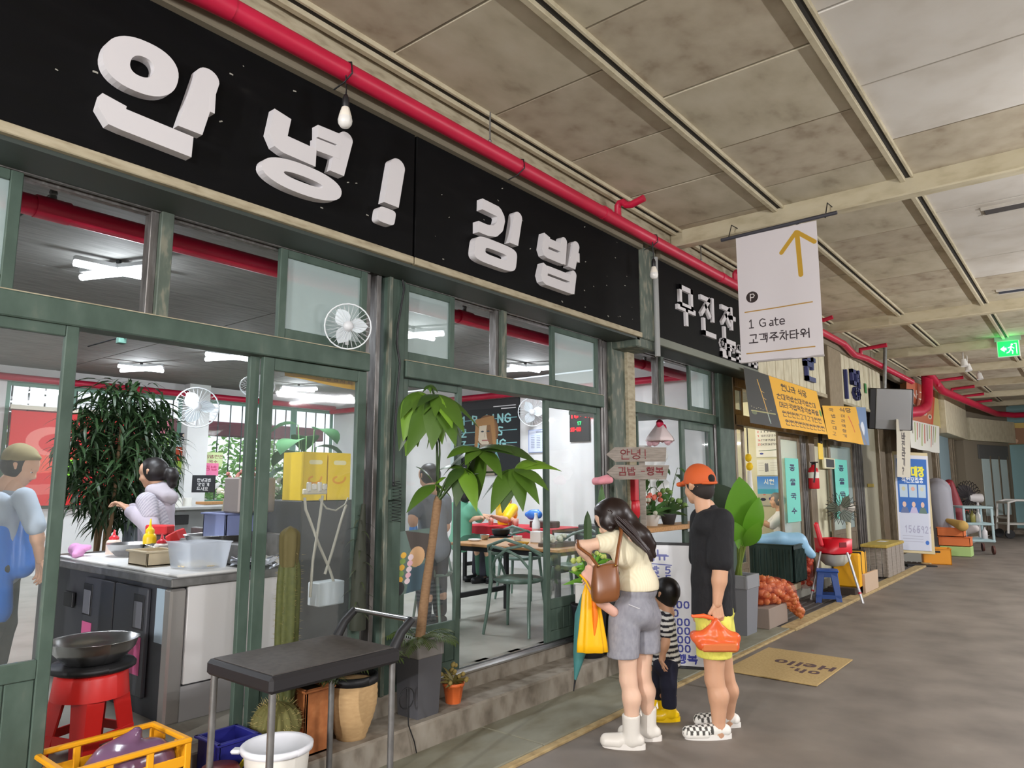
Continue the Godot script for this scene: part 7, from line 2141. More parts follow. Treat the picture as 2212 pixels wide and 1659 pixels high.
	solo("bag_heap", "blue and white plastic bag on the dark green crate", "bag", Sh.new().blob([[V(0, 0, 0), V(0.2, -0.02, -0.2), 0.1, 0.12], [V(0.2, -0.02, -0.2), V(0.34, -0.2, -0.3), 0.09, 0.06], [V(-0.2, 0, 0.15), V(0, 0.02, 0), 0.07, 0.1]], 0.02, 0.05), mat(C(150, 196, 226), 0.4), "", V(-3.5, 0.84, -10.2))
	solo("crate_stand", "pale pallet under the dark green crate", "pallet", Sh.new().bb(V(-3.35, 0.15, -9.85), V(-3.9, 0.3, -10.6), 0.01), mat(C(186, 170, 140), 0.8))
	# high chair
	var hc = thing("high_chair", "red and white child high chair on splayed steel legs", "high chair", V(-3.0, 0, -11.0), deg_to_rad(15))
	var red = mat(C(212, 26, 44), 0.35)
	part(hc, "seat", Sh.new().lathe(V(0, 0.62, 0), [Vector2(0.2, 0.0), Vector2(0.24, 0.02), Vector2(0.24, 0.02), Vector2(0.25, 0.22), Vector2(0.22, 0.22), Vector2(0.2, 0.05), Vector2(0, 0.04)], 4), red)
	part(hc, "backrest", Sh.new().box(V(-0.18, 0.9, 0.12), V(0.06, 0.34, 0.3), 0.02, Basis(V(0, 0, 1), 0.2)), red)
	part(hc, "grip_hole", Sh.new().box(V(0.125, 0.76, 0.125), V(0.13, 0.07, 0.01), 0.004, Basis(Vector3.UP, PI / 4)), mat(C(120, 16, 26), 0.5))
	part(hc, "under_shell", Sh.new().lathe(V(0, 0.42, 0), [Vector2(0, 0.02), Vector2(0.12, 0.04), Vector2(0.2, 0.12), Vector2(0.225, 0.2)], 4), mat(C(222, 220, 204), 0.45))
	for e in [[-1, -1], [1, -1], [1, 1], [-1, 1]]:
		part(hc, "leg", Sh.new().tube([V(e[0] * 0.17, 0.66, e[1] * 0.15), V(e[0] * 0.33, 0.0, e[1] * 0.3)], 0.016, 8), mat(C(196, 196, 196), 0.35, 0.4))
		part(hc, "foot_band", Sh.new().tube([V(e[0] * 0.295, 0.14, e[1] * 0.268), V(e[0] * 0.3, 0.12, e[1] * 0.274)], 0.021, 8), red)
	plastic_stool("blue plastic stool standing under the red high chair", V(-3.0, 0.0, -10.62), 0.44, 0.36, C(48, 84, 158), 0.3)
	# cooler box and cartons behind the high chair
	var cb = thing("yellow_cooler", "yellow insulated box with black straps behind the blue stool", "cool box", V(-2.98, 0.12, -11.75), 0.1)
	part(cb, "box", Sh.new().box(V(0, 0.24, 0), V(0.36, 0.48, 0.7), 0.02), mat(C(240, 176, 20), 0.5))
	for k in [-1.0, 1.0]:
		part(cb, "strap", Sh.new().box(V(0.0, 0.25, k * 0.2), V(0.372, 0.5, 0.03), 0.004), M.black)
	solo("brown_box", "dark carton under the yellow insulated box", "carton", Sh.new().bb(V(-2.82, 0.0, -11.3), V(-3.2, 0.12, -12.2), 0.006), mat(C(70, 60, 54), 0.8))
	solo("beige_carton", "pale flat carton standing at the kerb behind the high chair", "carton", Sh.new().bb(V(-2.78, 0.03, -11.55), V(-2.74, 0.3, -12.35), 0.004), mat(C(196, 170, 144), 0.85))
	# wooden bench stand
	var bs = thing("wooden_stand", "rough wooden stand with a yellowish top by the pale shutter", "stand", V(-3.06, 0.03, -14.3))
	part(bs, "top", Sh.new().box(V(0, 0.52, 0), V(0.42, 0.05, 1.4), 0.008), worn([[0.0, C(150, 124, 50)], [1.0, C(206, 180, 90)]], 0.02, V(1, 1, 1), 0.7, 0.0, 67))
	for i in 4:
		part(bs, "plank", Sh.new().box(V(-0.14 + i * 0.095, 0.25, 0.6), V(0.085, 0.49, 0.03), 0.006), M.wood_grey)
		part(bs, "plank", Sh.new().box(V(0.19, 0.25, 0.5 - i * 0.33), V(0.03, 0.49, 0.28), 0.006), M.wood_grey)
	solo("paper_slip", "white paper slip on the wooden stand", "paper", Sh.new().box(V(-3.1, 0.578, -14.5), V(0.14, 0.002, 0.3)), mat(C(222, 214, 206), 0.8))


func ribbed_crate(w: float, d: float, h: float) -> Sh:
	var s = hollow_box(w, d, h, 0.02)
	for i in 9:
		s.box(V(-w * 0.5 + w * (i + 0.5) / 9.0, h * 0.45, d * 0.5 + 0.008), V(0.02, h * 0.85, 0.016), 0.003)
		s.box(V(w * 0.5 + 0.008, h * 0.45, -d * 0.5 + d * (i + 0.5) / 9.0), V(0.016, h * 0.85, 0.015), 0.003)
	return s


func menu_board() -> void:
	var t = thing("menu_board", "white menu board with blue handwriting on a black easel behind the child", "menu board", V(-2.9, 0.02, -5.6), deg_to_rad(24))
	var im = canvas(320, 512, C(206, 206, 208))
	var ink = C(44, 52, 140)
	write(im, "메뉴", Vector2(80, 26), 46, 3.2, ink)
	line(im, Vector2(70, 84), Vector2(190, 92), 2.0, ink)
	var rows = ["소국밥 5", "돈국밥 5", "찌개면 4", "", "라면 3.000", "떡 4.000", "김밥 3.000", "우동 4.000", "국수 5.000", "우리 3.000"]
	for i in rows.size():
		write(im, rows[i], Vector2(30, 98 + i * 36), 30, 2.6, ink, 1.15)
	line(im, Vector2(150, 462), Vector2(190, 450), 2.0, ink)
	write(im, "행복", Vector2(200, 462), 34, 2.8, ink)
	var m = printed(im, 0.3)
	var W = 0.72
	var H = 0.98
	var bs = Basis(Vector3.RIGHT, -0.1)
	var o = V(0, 0.6, 0)
	var s = Sh.new()
	s.xf = Transform3D(bs, o)
	s.face(V(-W * 0.5, -H * 0.5, 0.012), V(W * 0.5, -H * 0.5, 0.012), V(W * 0.5, H * 0.5, 0.012), V(-W * 0.5, H * 0.5, 0.012))
	part(t, "board", s, m)
	for e in [[0, 1], [0, -1], [1, 0], [-1, 0]]:
		s = Sh.new()
		s.xf = Transform3D(bs, o)
		s.box(V(e[0] * W * 0.5, e[1] * H * 0.5, 0), V(0.025 if e[0] else W + 0.025, 0.025 if e[1] else H + 0.025, 0.03), 0.004)
		part(t, "frame", s, M.black)
	s = Sh.new()
	s.xf = Transform3D(bs, o)
	s.box(Vector3.ZERO, V(W, H, 0.012))
	part(t, "back_board", s, mat(C(180, 180, 182), 0.6))
	for k in [-1.0, 1.0]:
		part(t, "easel_leg", Sh.new().tube([bs * V(k * W * 0.42, H * 0.4, -0.02) + o, V(k * W * 0.5, 0.0, 0.12)], 0.016, 8), M.black)
		part(t, "easel_leg", Sh.new().tube([bs * V(k * W * 0.42, H * 0.4, -0.03) + o, V(k * W * 0.5, 0.0, -0.42)], 0.016, 8), M.black)


# ---------------------------------------------------------------- plants
func cactus_column(r: float, h: float, ribs: int, dome := false) -> Sh:
	var s = Sh.new()
	s.smooth()
	var n = 12
	var seg = ribs * 4
	var rows = []
	for i in n + 1:
		var t = float(i) / n
		var f = sin(PI * (0.12 + 0.88 * t)) if dome else (1.0 - pow(maxf(0.0, (t - 0.75) / 0.25), 2.2)) * (0.86 + 0.14 * minf(1.0, t * 2.0))
		if dome:
			f = sqrt(maxf(0.0, 1.0 - pow(t * 1.7 - 0.7, 2.0)))
		var row = []
		for k in seg:
			var a = TAU * k / seg
			var rr = r * f * (1.0 + 0.13 * cos(a * ribs))
			row.append(V(cos(a) * rr, h * t, -sin(a) * rr))
		rows.append(row)
	for i in n:
		for k in seg:
			var k2 = (k + 1) % seg
			s.q(rows[i][k], rows[i][k2], rows[i + 1][k2], rows[i + 1][k])
	return s


# feathery palm fronds; each frond is one part
func fronds(t: Node3D, at: Vector3, n: int, length: float, m: Material, up0 := 0.4, thin := 0.02, called := "frond") -> void:
	for i in n:
		var a = TAU * i / n + rng.randf_range(-0.3, 0.3)
		var d = V(cos(a), up0 + rng.randf_range(0.0, 0.6), sin(a)).normalized()
		var s = Sh.new()
		var p = at
		var pts = [p]
		for k in 8:
			d = (d + Vector3.DOWN * 0.14).normalized()
			p += d * length / 8.0
			pts.append(p)
		s.tube(pts, 0.0025, 4, false)
		for k in range(1, 9):
			var dir: Vector3 = (pts[k] - pts[k - 1]).normalized()
			var side = dir.cross(Vector3.UP).normalized()
			for e in [-1.0, 1.0]:
				for h in 2:
					var o: Vector3 = pts[k - 1].lerp(pts[k], h * 0.5)
					s.leaf(o, side * e + dir * 0.7, Vector3.UP, length * 0.3 * (1.1 - absf(k - 4) * 0.12), thin, 0.3, 0.1, 3)
		part(t, called, s, m)


func plants() -> void:
	var money = [leafy(C(70, 100, 30), 0.4), leafy(C(52, 76, 30), 0.4), leafy(C(104, 142, 40), 0.4)]
	# money tree
	var t = thing("money_tree", "money tree with a bare trunk and big drooping leaves in the tall grey planter", "tree", V(-3.45, 0.6, -3.31))
	var o = t.position
	var trunk = worn([[0.0, C(104, 78, 52)], [0.5, C(140, 108, 78)], [1.0, C(164, 132, 98)]], 0.02, V(3, 6, 3), 0.85, 0.05, 71)
	part(t, "trunk", Sh.new().tube([V(0, 0, 0), V(-3.427, 0.978, -3.342) - o, V(-3.358, 1.247, -3.323) - o, V(-3.296, 1.499, -3.302) - o, V(-3.288, 1.538, -3.302) - o], [0.033, 0.03, 0.027, 0.028, 0.02], 12), trunk)
	var stems = [[V(-3.288, 1.52, -3.305), V(-3.282, 1.632, -3.29), V(-3.258, 1.809, -3.278), V(-3.242, 2.044, -3.249), V(-3.234, 2.186, -3.23)], [V(-3.285, 1.52, -3.294), V(-3.23, 1.646, -3.316), V(-3.14, 1.749, -3.371), V(-3.039, 1.849, -3.435)], [V(-3.269, 1.52, -3.295), V(-3.164, 1.661, -3.354), V(-3.024, 1.69, -3.463), V(-2.897, 1.696, -3.565)], [V(-3.302, 1.573, -3.31), V(-3.281, 1.869, -3.275), V(-3.292, 2.105, -3.223), V(-3.342, 2.2, -3.165)], [V(-3.256, 2.046, -3.263), V(-3.264, 2.164, -3.235), V(-3.279, 2.253, -3.207)]]
	for s in stems:
		var pts = []
		for p in s:
			pts.append(p - o)
		part(t, "stem", Sh.new().tube(pts, [0.011, 0.008, 0.006, 0.005, 0.004].slice(0, pts.size()), 7), money[1])
	# crown: a hub, then leaf tips
	var crowns = [
		[V(-3.317, 2.201, -3.133), [V(-3.335, 2.018, -3.009), V(-3.361, 1.818, -3.023), V(-3.27, 2.061, -3.053)], [V(-3.25, 2.105, -3.256), V(-3.445, 1.795, -3.155), V(-3.286, 2.046, -3.238)]],
		[V(-3.177, 2.176, -3.173), [V(-3.179, 2.079, -2.994), V(-3.253, 1.785, -2.987), V(-2.967, 1.925, -3.194), V(-3.096, 2.023, -3.071), V(-3.014, 1.841, -3.171)], [V(-3.334, 1.839, -3.236), V(-3.231, 1.883, -3.312), V(-3.151, 1.869, -3.38), V(-3.06, 1.972, -3.435), V(-3.271, 1.874, -3.281)]],
		[V(-2.989, 1.839, -3.36), [V(-3.028, 1.769, -3.107), V(-2.945, 1.728, -3.182), V(-2.779, 1.645, -3.331), V(-2.712, 1.797, -3.359), V(-2.608, 1.742, -3.453)], [V(-3.199, 1.528, -3.402), V(-3.104, 1.602, -3.465), V(-2.945, 1.573, -3.6), V(-3.273, 1.661, -3.318), V(-3.115, 1.484, -3.478)]],
		[V(-2.81, 1.712, -3.49), [V(-2.851, 1.438, -3.31), V(-2.797, 1.443, -3.353), V(-2.699, 1.451, -3.432), V(-2.619, 1.493, -3.489), V(-2.568, 1.576, -3.515)], [V(-2.64, 1.696, -3.76), V(-3.055, 1.515, -3.456), V(-2.772, 1.602, -3.67), V(-2.936, 1.573, -3.542), V(-2.714, 1.749, -3.691)]],
		[V(-3.283, 1.614, -3.266), [V(-3.289, 1.723, -3.099), V(-3.359, 1.437, -3.093)], [V(-3.25, 1.661, -3.336), V(-3.238, 1.528, -3.37)]],
		[V(-3.27, 2.245, -3.19), [V(-3.287, 2.194, -3.146), V(-3.249, 2.188, -3.178), V(-3.212, 2.194, -3.207)], [V(-3.319, 2.232, -3.204), V(-3.272, 2.238, -3.241)]],
		[V(-3.109, 1.719, -3.337), [V(-3.127, 1.575, -3.192), V(-3.08, 1.476, -3.247), V(-2.983, 1.447, -3.331)], [V(-3.32, 1.691, -3.3), V(-3.083, 1.602, -3.509)]],
	]
	var ci = 0
	for cr in crowns:
		var tips = cr[1] + cr[2]
		if ci < 22:
			for m2 in tips.size():
				var t3: Vector3 = tips[m2].lerp(tips[(m2 + 1) % tips.size()], 0.45)
				tips.append(cr[0] + (t3 - cr[0]).normalized() * (tips[m2] - cr[0]).length() * 0.85)
		for tip in tips:
			var a: Vector3 = cr[0] - o
			var b: Vector3 = tip - o
			var v = b - a
			var L = v.length() * 1.08
			var dir = (v.normalized() + V(0, 0.55, 0)).normalized()
			var s = Sh.new()
			# walk a bent blade that ends at the tip
			s.smooth()
			var side = v.normalized().cross(V(0.35, 1.0, 0.25).normalized()).normalized()
			var rows = []
			var n = 9
			for i in n + 1:
				var f = float(i) / n
				var c = a.lerp(b, f) + V(0, 1, 0) * sin(PI * f) * L * 0.13
				var w = L * 0.2 * pow(sin(PI * pow(f, 0.78)), 0.9) if i > 0 and i < n else 0.002
				var nn = side.cross(v.normalized())
				rows.append([c - side * w + nn * w * -0.22, c, c + side * w + nn * w * -0.22])
			for i in n:
				for k in 2:
					s.q(rows[i][k], rows[i][k + 1], rows[i + 1][k + 1], rows[i + 1][k])
			part(t, "leaf", s, money[(ci * 7 + int(tip.x * 100.0)) % 3 if ci != 5 else 2])
			ci += 1
	# parlour palms at its foot and along the step
	var fern = leafy(C(66, 82, 36), 0.5)
	var f1 = thing("parlour_palm", "feathery parlour palm around the foot of the money tree", "palm", V(-3.45, 0.62, -3.31))
	fronds(f1, Vector3.ZERO, 16, 0.26, fern, 0.5, 0.012)
	var f2 = thing("parlour_palm", "feathery parlour palm behind the steel cart handle", "palm", V(-3.5, 0.52, -2.8))
	fronds(f2, Vector3.ZERO, 16, 0.34, fern, 0.8, 0.012)
	var f3 = thing("parlour_palm", "feathery palm fronds spreading over the far edge of the cart top", "palm", V(-3.46, 0.55, -2.5))
	fronds(f3, Vector3.ZERO, 14, 0.34, fern, 0.9, 0.012)
	# tall cactus
	var c1 = thing("column_cactus", "tall ribbed green column cactus in front of the door glass", "cactus", V(-3.47, 0.35, -2.34))
	part(c1, "stem", cactus_column(0.058, 0.98, 7), worn([[0.0, C(52, 60, 26)], [1.0, C(96, 98, 44)]], 0.02, V(3, 3, 3), 0.7, 0.0, 72))
	part(c1, "arm", cactus_column(0.05, 0.22, 6), mat(C(86, 78, 42), 0.8), "brownish top shoot", V(0.01, 0.82, 0.01))
	var sp = Sh.new()
	for i in 300:
		var a = TAU * floorf(rng.randf() * 7.0) / 7.0
		var d = V(cos(a), 0, -sin(a))
		var p = d * 0.064 + V(0, rng.randf() * 0.9, 0)
		sp.tube([p, p + d * 0.014 + V(rng.randfn(), rng.randfn(), rng.randfn()) * 0.004], [0.001, 0.0003], 3, false)
	stuff(part(c1, "spines", sp, mat(C(150, 136, 86), 0.7)))
	var c2 = thing("dark_succulent", "dark slender spiky succulent against the pillar edge", "succulent", V(-3.55, 0.743, -2.889))
	part(c2, "stem", Sh.new().tube([Vector3.ZERO, V(0, 0.35, 0.0), V(0, 0.75, -0.02)], [0.05, 0.045, 0.012], 10), mat(C(40, 44, 30), 0.7))
	for i in 26:
		var s = Sh.new().leaf(V(0, 0.1 + i * 0.023, 0), V(cos(i * 2.4), 0.5, sin(i * 2.4)), Vector3.UP, 0.13, 0.013, 0.9, 0.1, 4)
		part(c2, "blade", s, mat(C(54, 62, 38), 0.6))
	# palm inside the shop
	var ip = thing("bamboo_palm", "tall dense bamboo palm standing inside behind the counter", "palm", V(-6.95, FL, -2.75))
	part(ip, "tub", Sh.new().lathe(Vector3.ZERO, [Vector2(0, 0), Vector2(0.22, 0), Vector2(0.27, 0.42), Vector2(0.28, 0.45), Vector2(0.25, 0.44), Vector2(0, 0.4)], 18), mat(C(140, 140, 146), 0.6))
	for i in 4:
		part(ip, "cane", Sh.new().tube([V(0.08 * (i - 1.5), 0.4, 0.05 * (i % 2)), V(0.1 * (i - 1.5), 1.0, 0), V(0.22 * (i - 1.5), 1.8, 0.05)], [0.022, 0.018, 0.012], 7), mat(C(140, 112, 82), 0.8))
	var bl = Sh.new().leaf(Vector3.ZERO, V(1, 0.25, 0), Vector3.UP, 0.24, 0.026, 0.7, 0.15, 4)
	scatter(ip, "foliage", bl.mesh(), leafy(C(46, 70, 38), 0.45), 2600, func() -> Transform3D:
		var d = V(rng.randfn(), rng.randfn(), rng.randfn()).normalized() * pow(rng.randf(), 0.38)
		var yaw = rng.randf() * TAU
		return Transform3D(Basis.from_euler(V(rng.randf_range(-0.4, 0.4), yaw, rng.randf_range(-0.9, 0.4))), V(d.x * 0.48 + 0.02, 1.62 + d.y * 0.7, d.z * 0.5 - 0.1)))
	var gc = thing("grey_cactus", "two grey green column cacti behind the woman in the striped hoodie", "cactus", V(-6.75, 0.9, -3.0))
	part(gc, "stem", cactus_column(0.055, 0.95, 7), mat(C(126, 136, 142), 0.7))
	part(gc, "arm", cactus_column(0.045, 0.62, 7), mat(C(120, 130, 136), 0.7), "", V(-0.16, 0, 0.05))
	solo("cactus_stand", "grey block under the two grey green cacti", "stand", Sh.new().box(V(-6.8, 0.6, -3.0), V(0.4, 0.6, 0.3), 0.01), mat(C(122, 124, 128), 0.7))
	# leaves by the back windows
	var mn = thing("monstera", "large leaved monstera by the end of the back windows", "plant", V(-10.6, FL, -7.4))
	part(mn, "pot", Sh.new().lathe(Vector3.ZERO, [Vector2(0, 0), Vector2(0.2, 0), Vector2(0.26, 0.4), Vector2(0.22, 0.4), Vector2(0, 0.36)], 16), mat(C(120, 110, 100), 0.8))
	for i in 15:
		var a = i * 2.4
		var hgt = 1.0 + 0.095 * i
		var base = V(cos(a) * 0.16, hgt, sin(a) * 0.16)
		part(mn, "leaf", Sh.new().leaf(base, V(cos(a), 0.35, sin(a)), Vector3.UP, 0.62, 0.5, 0.9, 0.15, 6, 0.5), leafy(C(70, 112, 74), 0.4))
		part(mn, "stalk", Sh.new().tube([V(0, 0.36, 0), V(cos(a) * 0.1, hgt * 0.7, sin(a) * 0.1), base], 0.012, 5), leafy(C(84, 120, 70), 0.5))
	for i in 3:
		var lp = thing("window_plant", ["leafy green plant on the back sill nearest the white column", "leafy green plant on the back sill in the middle", "leafy green plant on the back sill behind the yellow cartons"][i], "plant", V(-11.2, FL + 0.75, -6.6 - i * 0.75), 0.0, "plants on the back sill")
		part(lp, "pot", Sh.new().lathe(Vector3.ZERO, [Vector2(0, 0), Vector2(0.1, 0), Vector2(0.14, 0.22), Vector2(0, 0.2)], 14), [M.terracotta, mat(C(206, 196, 170), 0.8), mat(C(160, 120, 90), 0.8)][i])
		fl_bunch(lp, V(0, 0.22, 0), 0.42, C(236, 232, 210), C(98, 150, 70))
	solo("sill_bench", "long low bench under the plants at the back windows", "bench", Sh.new().bb(V(-10.95, FL, -6.25), V(-11.5, FL + 0.75, -8.6), 0.01), mat(C(110, 96, 80), 0.8))
	# third bay sill plants
	var sillp = [[V(-3.72, 1.17, -6.95), 0.2, "vine with heart leaves in a white pot on the wooden sill"], [V(-3.7, 1.17, -7.3), 0.22, "spiky green plant on the wooden sill"], [V(-3.72, 1.17, -6.62), 0.18, "bushy grey green plant at the left end of the wooden sill"]]
	for i in 3:
		var e = sillp[i]
		var q2 = thing("sill_plant", e[2], "plant", e[0], 0.0, "plants on the wooden sill")
		part(q2, "pot", Sh.new().lathe(Vector3.ZERO, [Vector2(0, 0), Vector2(0.06, 0), Vector2(0.09, 0.11), Vector2(0.095, 0.12), Vector2(0, 0.11)], 16), mat([C(226, 226, 222), C(60, 60, 62), C(170, 160, 140)][i], 0.5))
		fl_bunch(q2, V(0, 0.12, 0), e[1], [C(220, 110, 90), C(120, 150, 80), C(190, 190, 170)][i], [C(70, 112, 58), C(74, 104, 60), C(110, 130, 96)][i])
		for k in 5:
			var a = k * 1.3 + i
			var p = V(cos(a) * 0.12, 0.34 + 0.07 * k, sin(a) * 0.2)
			part(q2, "stalk", Sh.new().tube([V(0, 0.1, 0), p * 0.6 + V(0, 0.1, 0), p], 0.004, 4), leafy(C(84, 104, 60)))
			part(q2, "leaf", Sh.new().leaf(p, V(cos(a), -0.2, sin(a)), Vector3.UP, 0.13, 0.1, 0.6, 0.2, 5, 0.35), leafy(C(64, 104, 50), 0.4))
	# cactus with the pink flower by the arrow sign, and a flat cactus
	var fc = thing("flowering_cactus", "slim cactus with a pink flower on top in front of the green corner", "cactus", V(-3.4, 0.838, -5.449))
	part(fc, "stem", cactus_column(0.032, 0.78, 5), mat(C(84, 120, 66), 0.6))
	part(fc, "flower", Sh.new().blob([[V(-0.05, 0.8, 0.02), V(0.06, 0.81, -0.04), 0.035, 0.032], [V(0, 0.8, 0.04), V(0.02, 0.83, -0.06), 0.03, 0.03]], 0.01, 0.02), mat(C(228, 150, 160), 0.7))
	var fp = thing("spiny_cactus", "dark green spiny cactus left of the woman's hair", "cactus", V(-3.42, 0.837, -5.245))
	part(fp, "stem", cactus_column(0.035, 0.55, 6), mat(C(60, 84, 46), 0.6))
	solo("cactus_shelf", "dark stand carrying the two cacti by the corner post", "stand", Sh.new().bb(V(-3.3, 0.185, -5.42), V(-3.54, 0.83, -5.85), 0.008), mat(C(44, 48, 46), 0.7))
	# tall leaves in the square planter
	var bp = thing("banana_plant", "tall plant with broad upright green leaves in the square grey planter", "plant", V(-3.14, 0.6, -7.78))
	var bo = bp.position
	var lm = leafy(C(88, 140, 34), 0.35)
	var big = [[V(-3.025, 0.947, -7.679), V(-2.948, 1.689, -7.478), 0.4], [V(-2.95, 1.004, -7.598), V(-2.765, 1.475, -7.534), 0.2], [V(-2.97, 0.955, -7.591), V(-2.747, 1.22, -7.465), 0.16], [V(-2.985, 0.955, -7.579), V(-2.988, 1.215, -7.4), 0.15], [V(-2.96, 0.974, -7.466), V(-2.922, 1.029, -7.227), 0.1], [V(-3.054, 1.191, -7.676), V(-3.287, 1.615, -7.671), 0.34]]
	for e in big:
		var a: Vector3 = e[0] - bo
		var b: Vector3 = e[1] - bo
		var v = b - a
		var s = Sh.new()
		s.smooth()
		var side = v.normalized().cross(V(0.55, 0.1, 0.8).normalized()).normalized()
		var rows = []
		var n = 10
		for i in n + 1:
			var f = float(i) / n
			var c = a.lerp(b, f) + V(0.5, 0, 0.7) * sin(PI * f) * 0.04
			var w: float = e[2] * 0.5 * pow(sin(PI * pow(f, 0.85)), 0.75) if i > 0 and i < n else 0.004
			rows.append([c - side * w + V(0.5, 0, 0.7) * w * 0.3, c, c + side * w + V(0.5, 0, 0.7) * w * 0.3])
		for i in n:
			for k in 2:
				s.q(rows[i][k], rows[i][k + 1], rows[i + 1][k + 1], rows[i + 1][k])
		part(bp, "leaf", s, lm if e[2] != 0.34 else leafy(C(36, 52, 34), 0.5))
		part(bp, "stalk", Sh.new().tube([V(0.02 * (e[2] * 10 - 2), -0.02, 0), a.lerp(Vector3.ZERO, 0.5), a], [0.022, 0.016, 0.01], 8), leafy(C(120, 140, 62), 0.45))

# ---------------------------------------------------------------- people
const LEFT := Vector3(-0.776, 0, 0.63)     # across the picture, to the left
const AWAY := Vector3(-0.63, 0, -0.776)    # away from the viewer


func head_on(s: Sh, c: Vector3, face: Vector3, up: Vector3, k: float) -> Transform3D:
	var z = face.normalized()
	var x = up.cross(z).normalized()
	var t = Transform3D(Basis(x, z.cross(x), z).scaled(Vector3.ONE * k), c)
	var keep = s.xf
	s.xf = keep * t
	s.blob([[V(0, 0.03, -0.02), V(0, 0.035, 0.015), 0.088, 0.082], [V(0, -0.02, 0.035), V(0, -0.045, 0.045), 0.062, 0.055], [V(0, -0.075, 0.055), V(0, -0.085, 0.062), 0.038, 0.03], [V(0.03, -0.03, 0.055), V(-0.03, -0.03, 0.055), 0.036, 0.036], [V(0, 0.015, 0.092), V(0, -0.024, 0.108), 0.008, 0.013], [V(0.012, -0.028, 0.098), V(-0.012, -0.028, 0.098), 0.01, 0.01], [V(-0.025, 0.022, 0.082), V(0.025, 0.022, 0.082), 0.014, 0.014], [V(0.084, -0.005, 0.0), V(0.09, 0.02, -0.012), 0.012, 0.016], [V(-0.084, -0.005, 0.0), V(-0.09, 0.02, -0.012), 0.012, 0.016], [V(0, -0.06, -0.01), V(0, -0.15, -0.03), 0.052, 0.056]], 0.006, 0.014)
	s.xf = keep
	return t


func face_parts(p: Node3D, t: Transform3D) -> void:
	for e in [-1.0, 1.0]:
		var s = Sh.new()
		s.xf = t
		s.ball(V(0.031 * e, 0.005, 0.082), V(0.013, 0.008, 0.008), 10)
		part(p, "eye", s, mat(C(226, 220, 214), 0.3))
		s = Sh.new()
		s.xf = t
		s.ball(V(0.031 * e, 0.005, 0.088), V(0.006, 0.006, 0.004), 8)
		part(p, "iris", s, mat(C(34, 24, 20), 0.2))
		s = Sh.new()
		s.xf = t
		s.tube([V(0.016 * e, 0.025, 0.091), V(0.034 * e, 0.029, 0.088), V(0.048 * e, 0.024, 0.078)], 0.0035, 5)
		part(p, "eyebrow", s, mat(C(36, 26, 22), 0.8))
	var m = Sh.new()
	m.xf = t
	m.ball(V(0, -0.054, 0.094), V(0.02, 0.006, 0.008), 10)
	part(p, "mouth", m, mat(C(170, 92, 84), 0.5))


# five fingers on a palm; n is the way the palm faces, thumb +1 or -1 along dir x n
func hand_on(s: Sh, wrist: Vector3, dir: Vector3, n: Vector3, thumb: float, curl: float, k := 1.0) -> void:
	dir = dir.normalized()
	n = (n - dir * n.dot(dir)).normalized()
	var side = dir.cross(n) * thumb
	var b = []
	for i in 4:
		var kn = wrist + (dir * (0.088 - 0.005 * absf(i - 1.0)) + side * (1.5 - i) * 0.0195) * k
		b.append([wrist + side * (1.5 - i) * 0.012 * k, kn, 0.013 * k, 0.0105 * k])
		var d = dir
		var p = kn
		var L: float = [0.074, 0.082, 0.076, 0.058][i]
		for j in 3:
			d = d.rotated(dir.cross(n).normalized(), curl * [0.8, 1.1, 0.8][j]).normalized()
			var e = p + d * L * [0.45, 0.31, 0.24][j] * k
			b.append([p, e, (0.0095 - 0.0008 * j) * k, (0.0088 - 0.0009 * j) * k])
			p = e
	var t0 = wrist + (dir * 0.022 + side * 0.024) * k
	var t1 = t0 + (dir * 0.038 + side * 0.026 + n * 0.012) * k
	var t2 = t1 + (dir * 0.036 + side * 0.006 + n * 0.016) * k
	b.append([t0, t1, 0.015 * k, 0.0115 * k])
	b.append([t1, t2, 0.0105 * k, 0.0085 * k])
	s.blob(b, 0.0038 * k, 0.006 * k)


func arm(a: Vector3, b: Vector3, c: Vector3, k := 1.0) -> Array:
	return [[a, b, 0.05 * k, 0.04 * k], [b, b.lerp(c, 0.3), 0.04 * k, 0.041 * k], [b.lerp(c, 0.3), c, 0.041 * k, 0.027 * k]]


func leg(a: Vector3, b: Vector3, c: Vector3, back: Vector3, k := 1.0) -> Array:
	return [[a, b, 0.085 * k, 0.055 * k], [b, b.lerp(c, 0.32) + back * 0.018 * k, 0.053 * k, 0.058 * k], [b.lerp(c, 0.32) + back * 0.018 * k, c, 0.058 * k, 0.036 * k], [c, c + V(0, -0.04, 0), 0.036 * k, 0.034 * k]]


func skin(parts: Array, h: Vector3, face: Vector3, up: Vector3, hk: float, hands: Array) -> Array:
	var s = Sh.new()
	s.blob(parts, 0.013, 0.03)
	var t = head_on(s, h, face, up, hk)
	for e in hands:
		hand_on(s, e[0], e[1], e[2], e[3], e[4], e[5] if e.size() > 5 else 1.0)
	return [s, t]


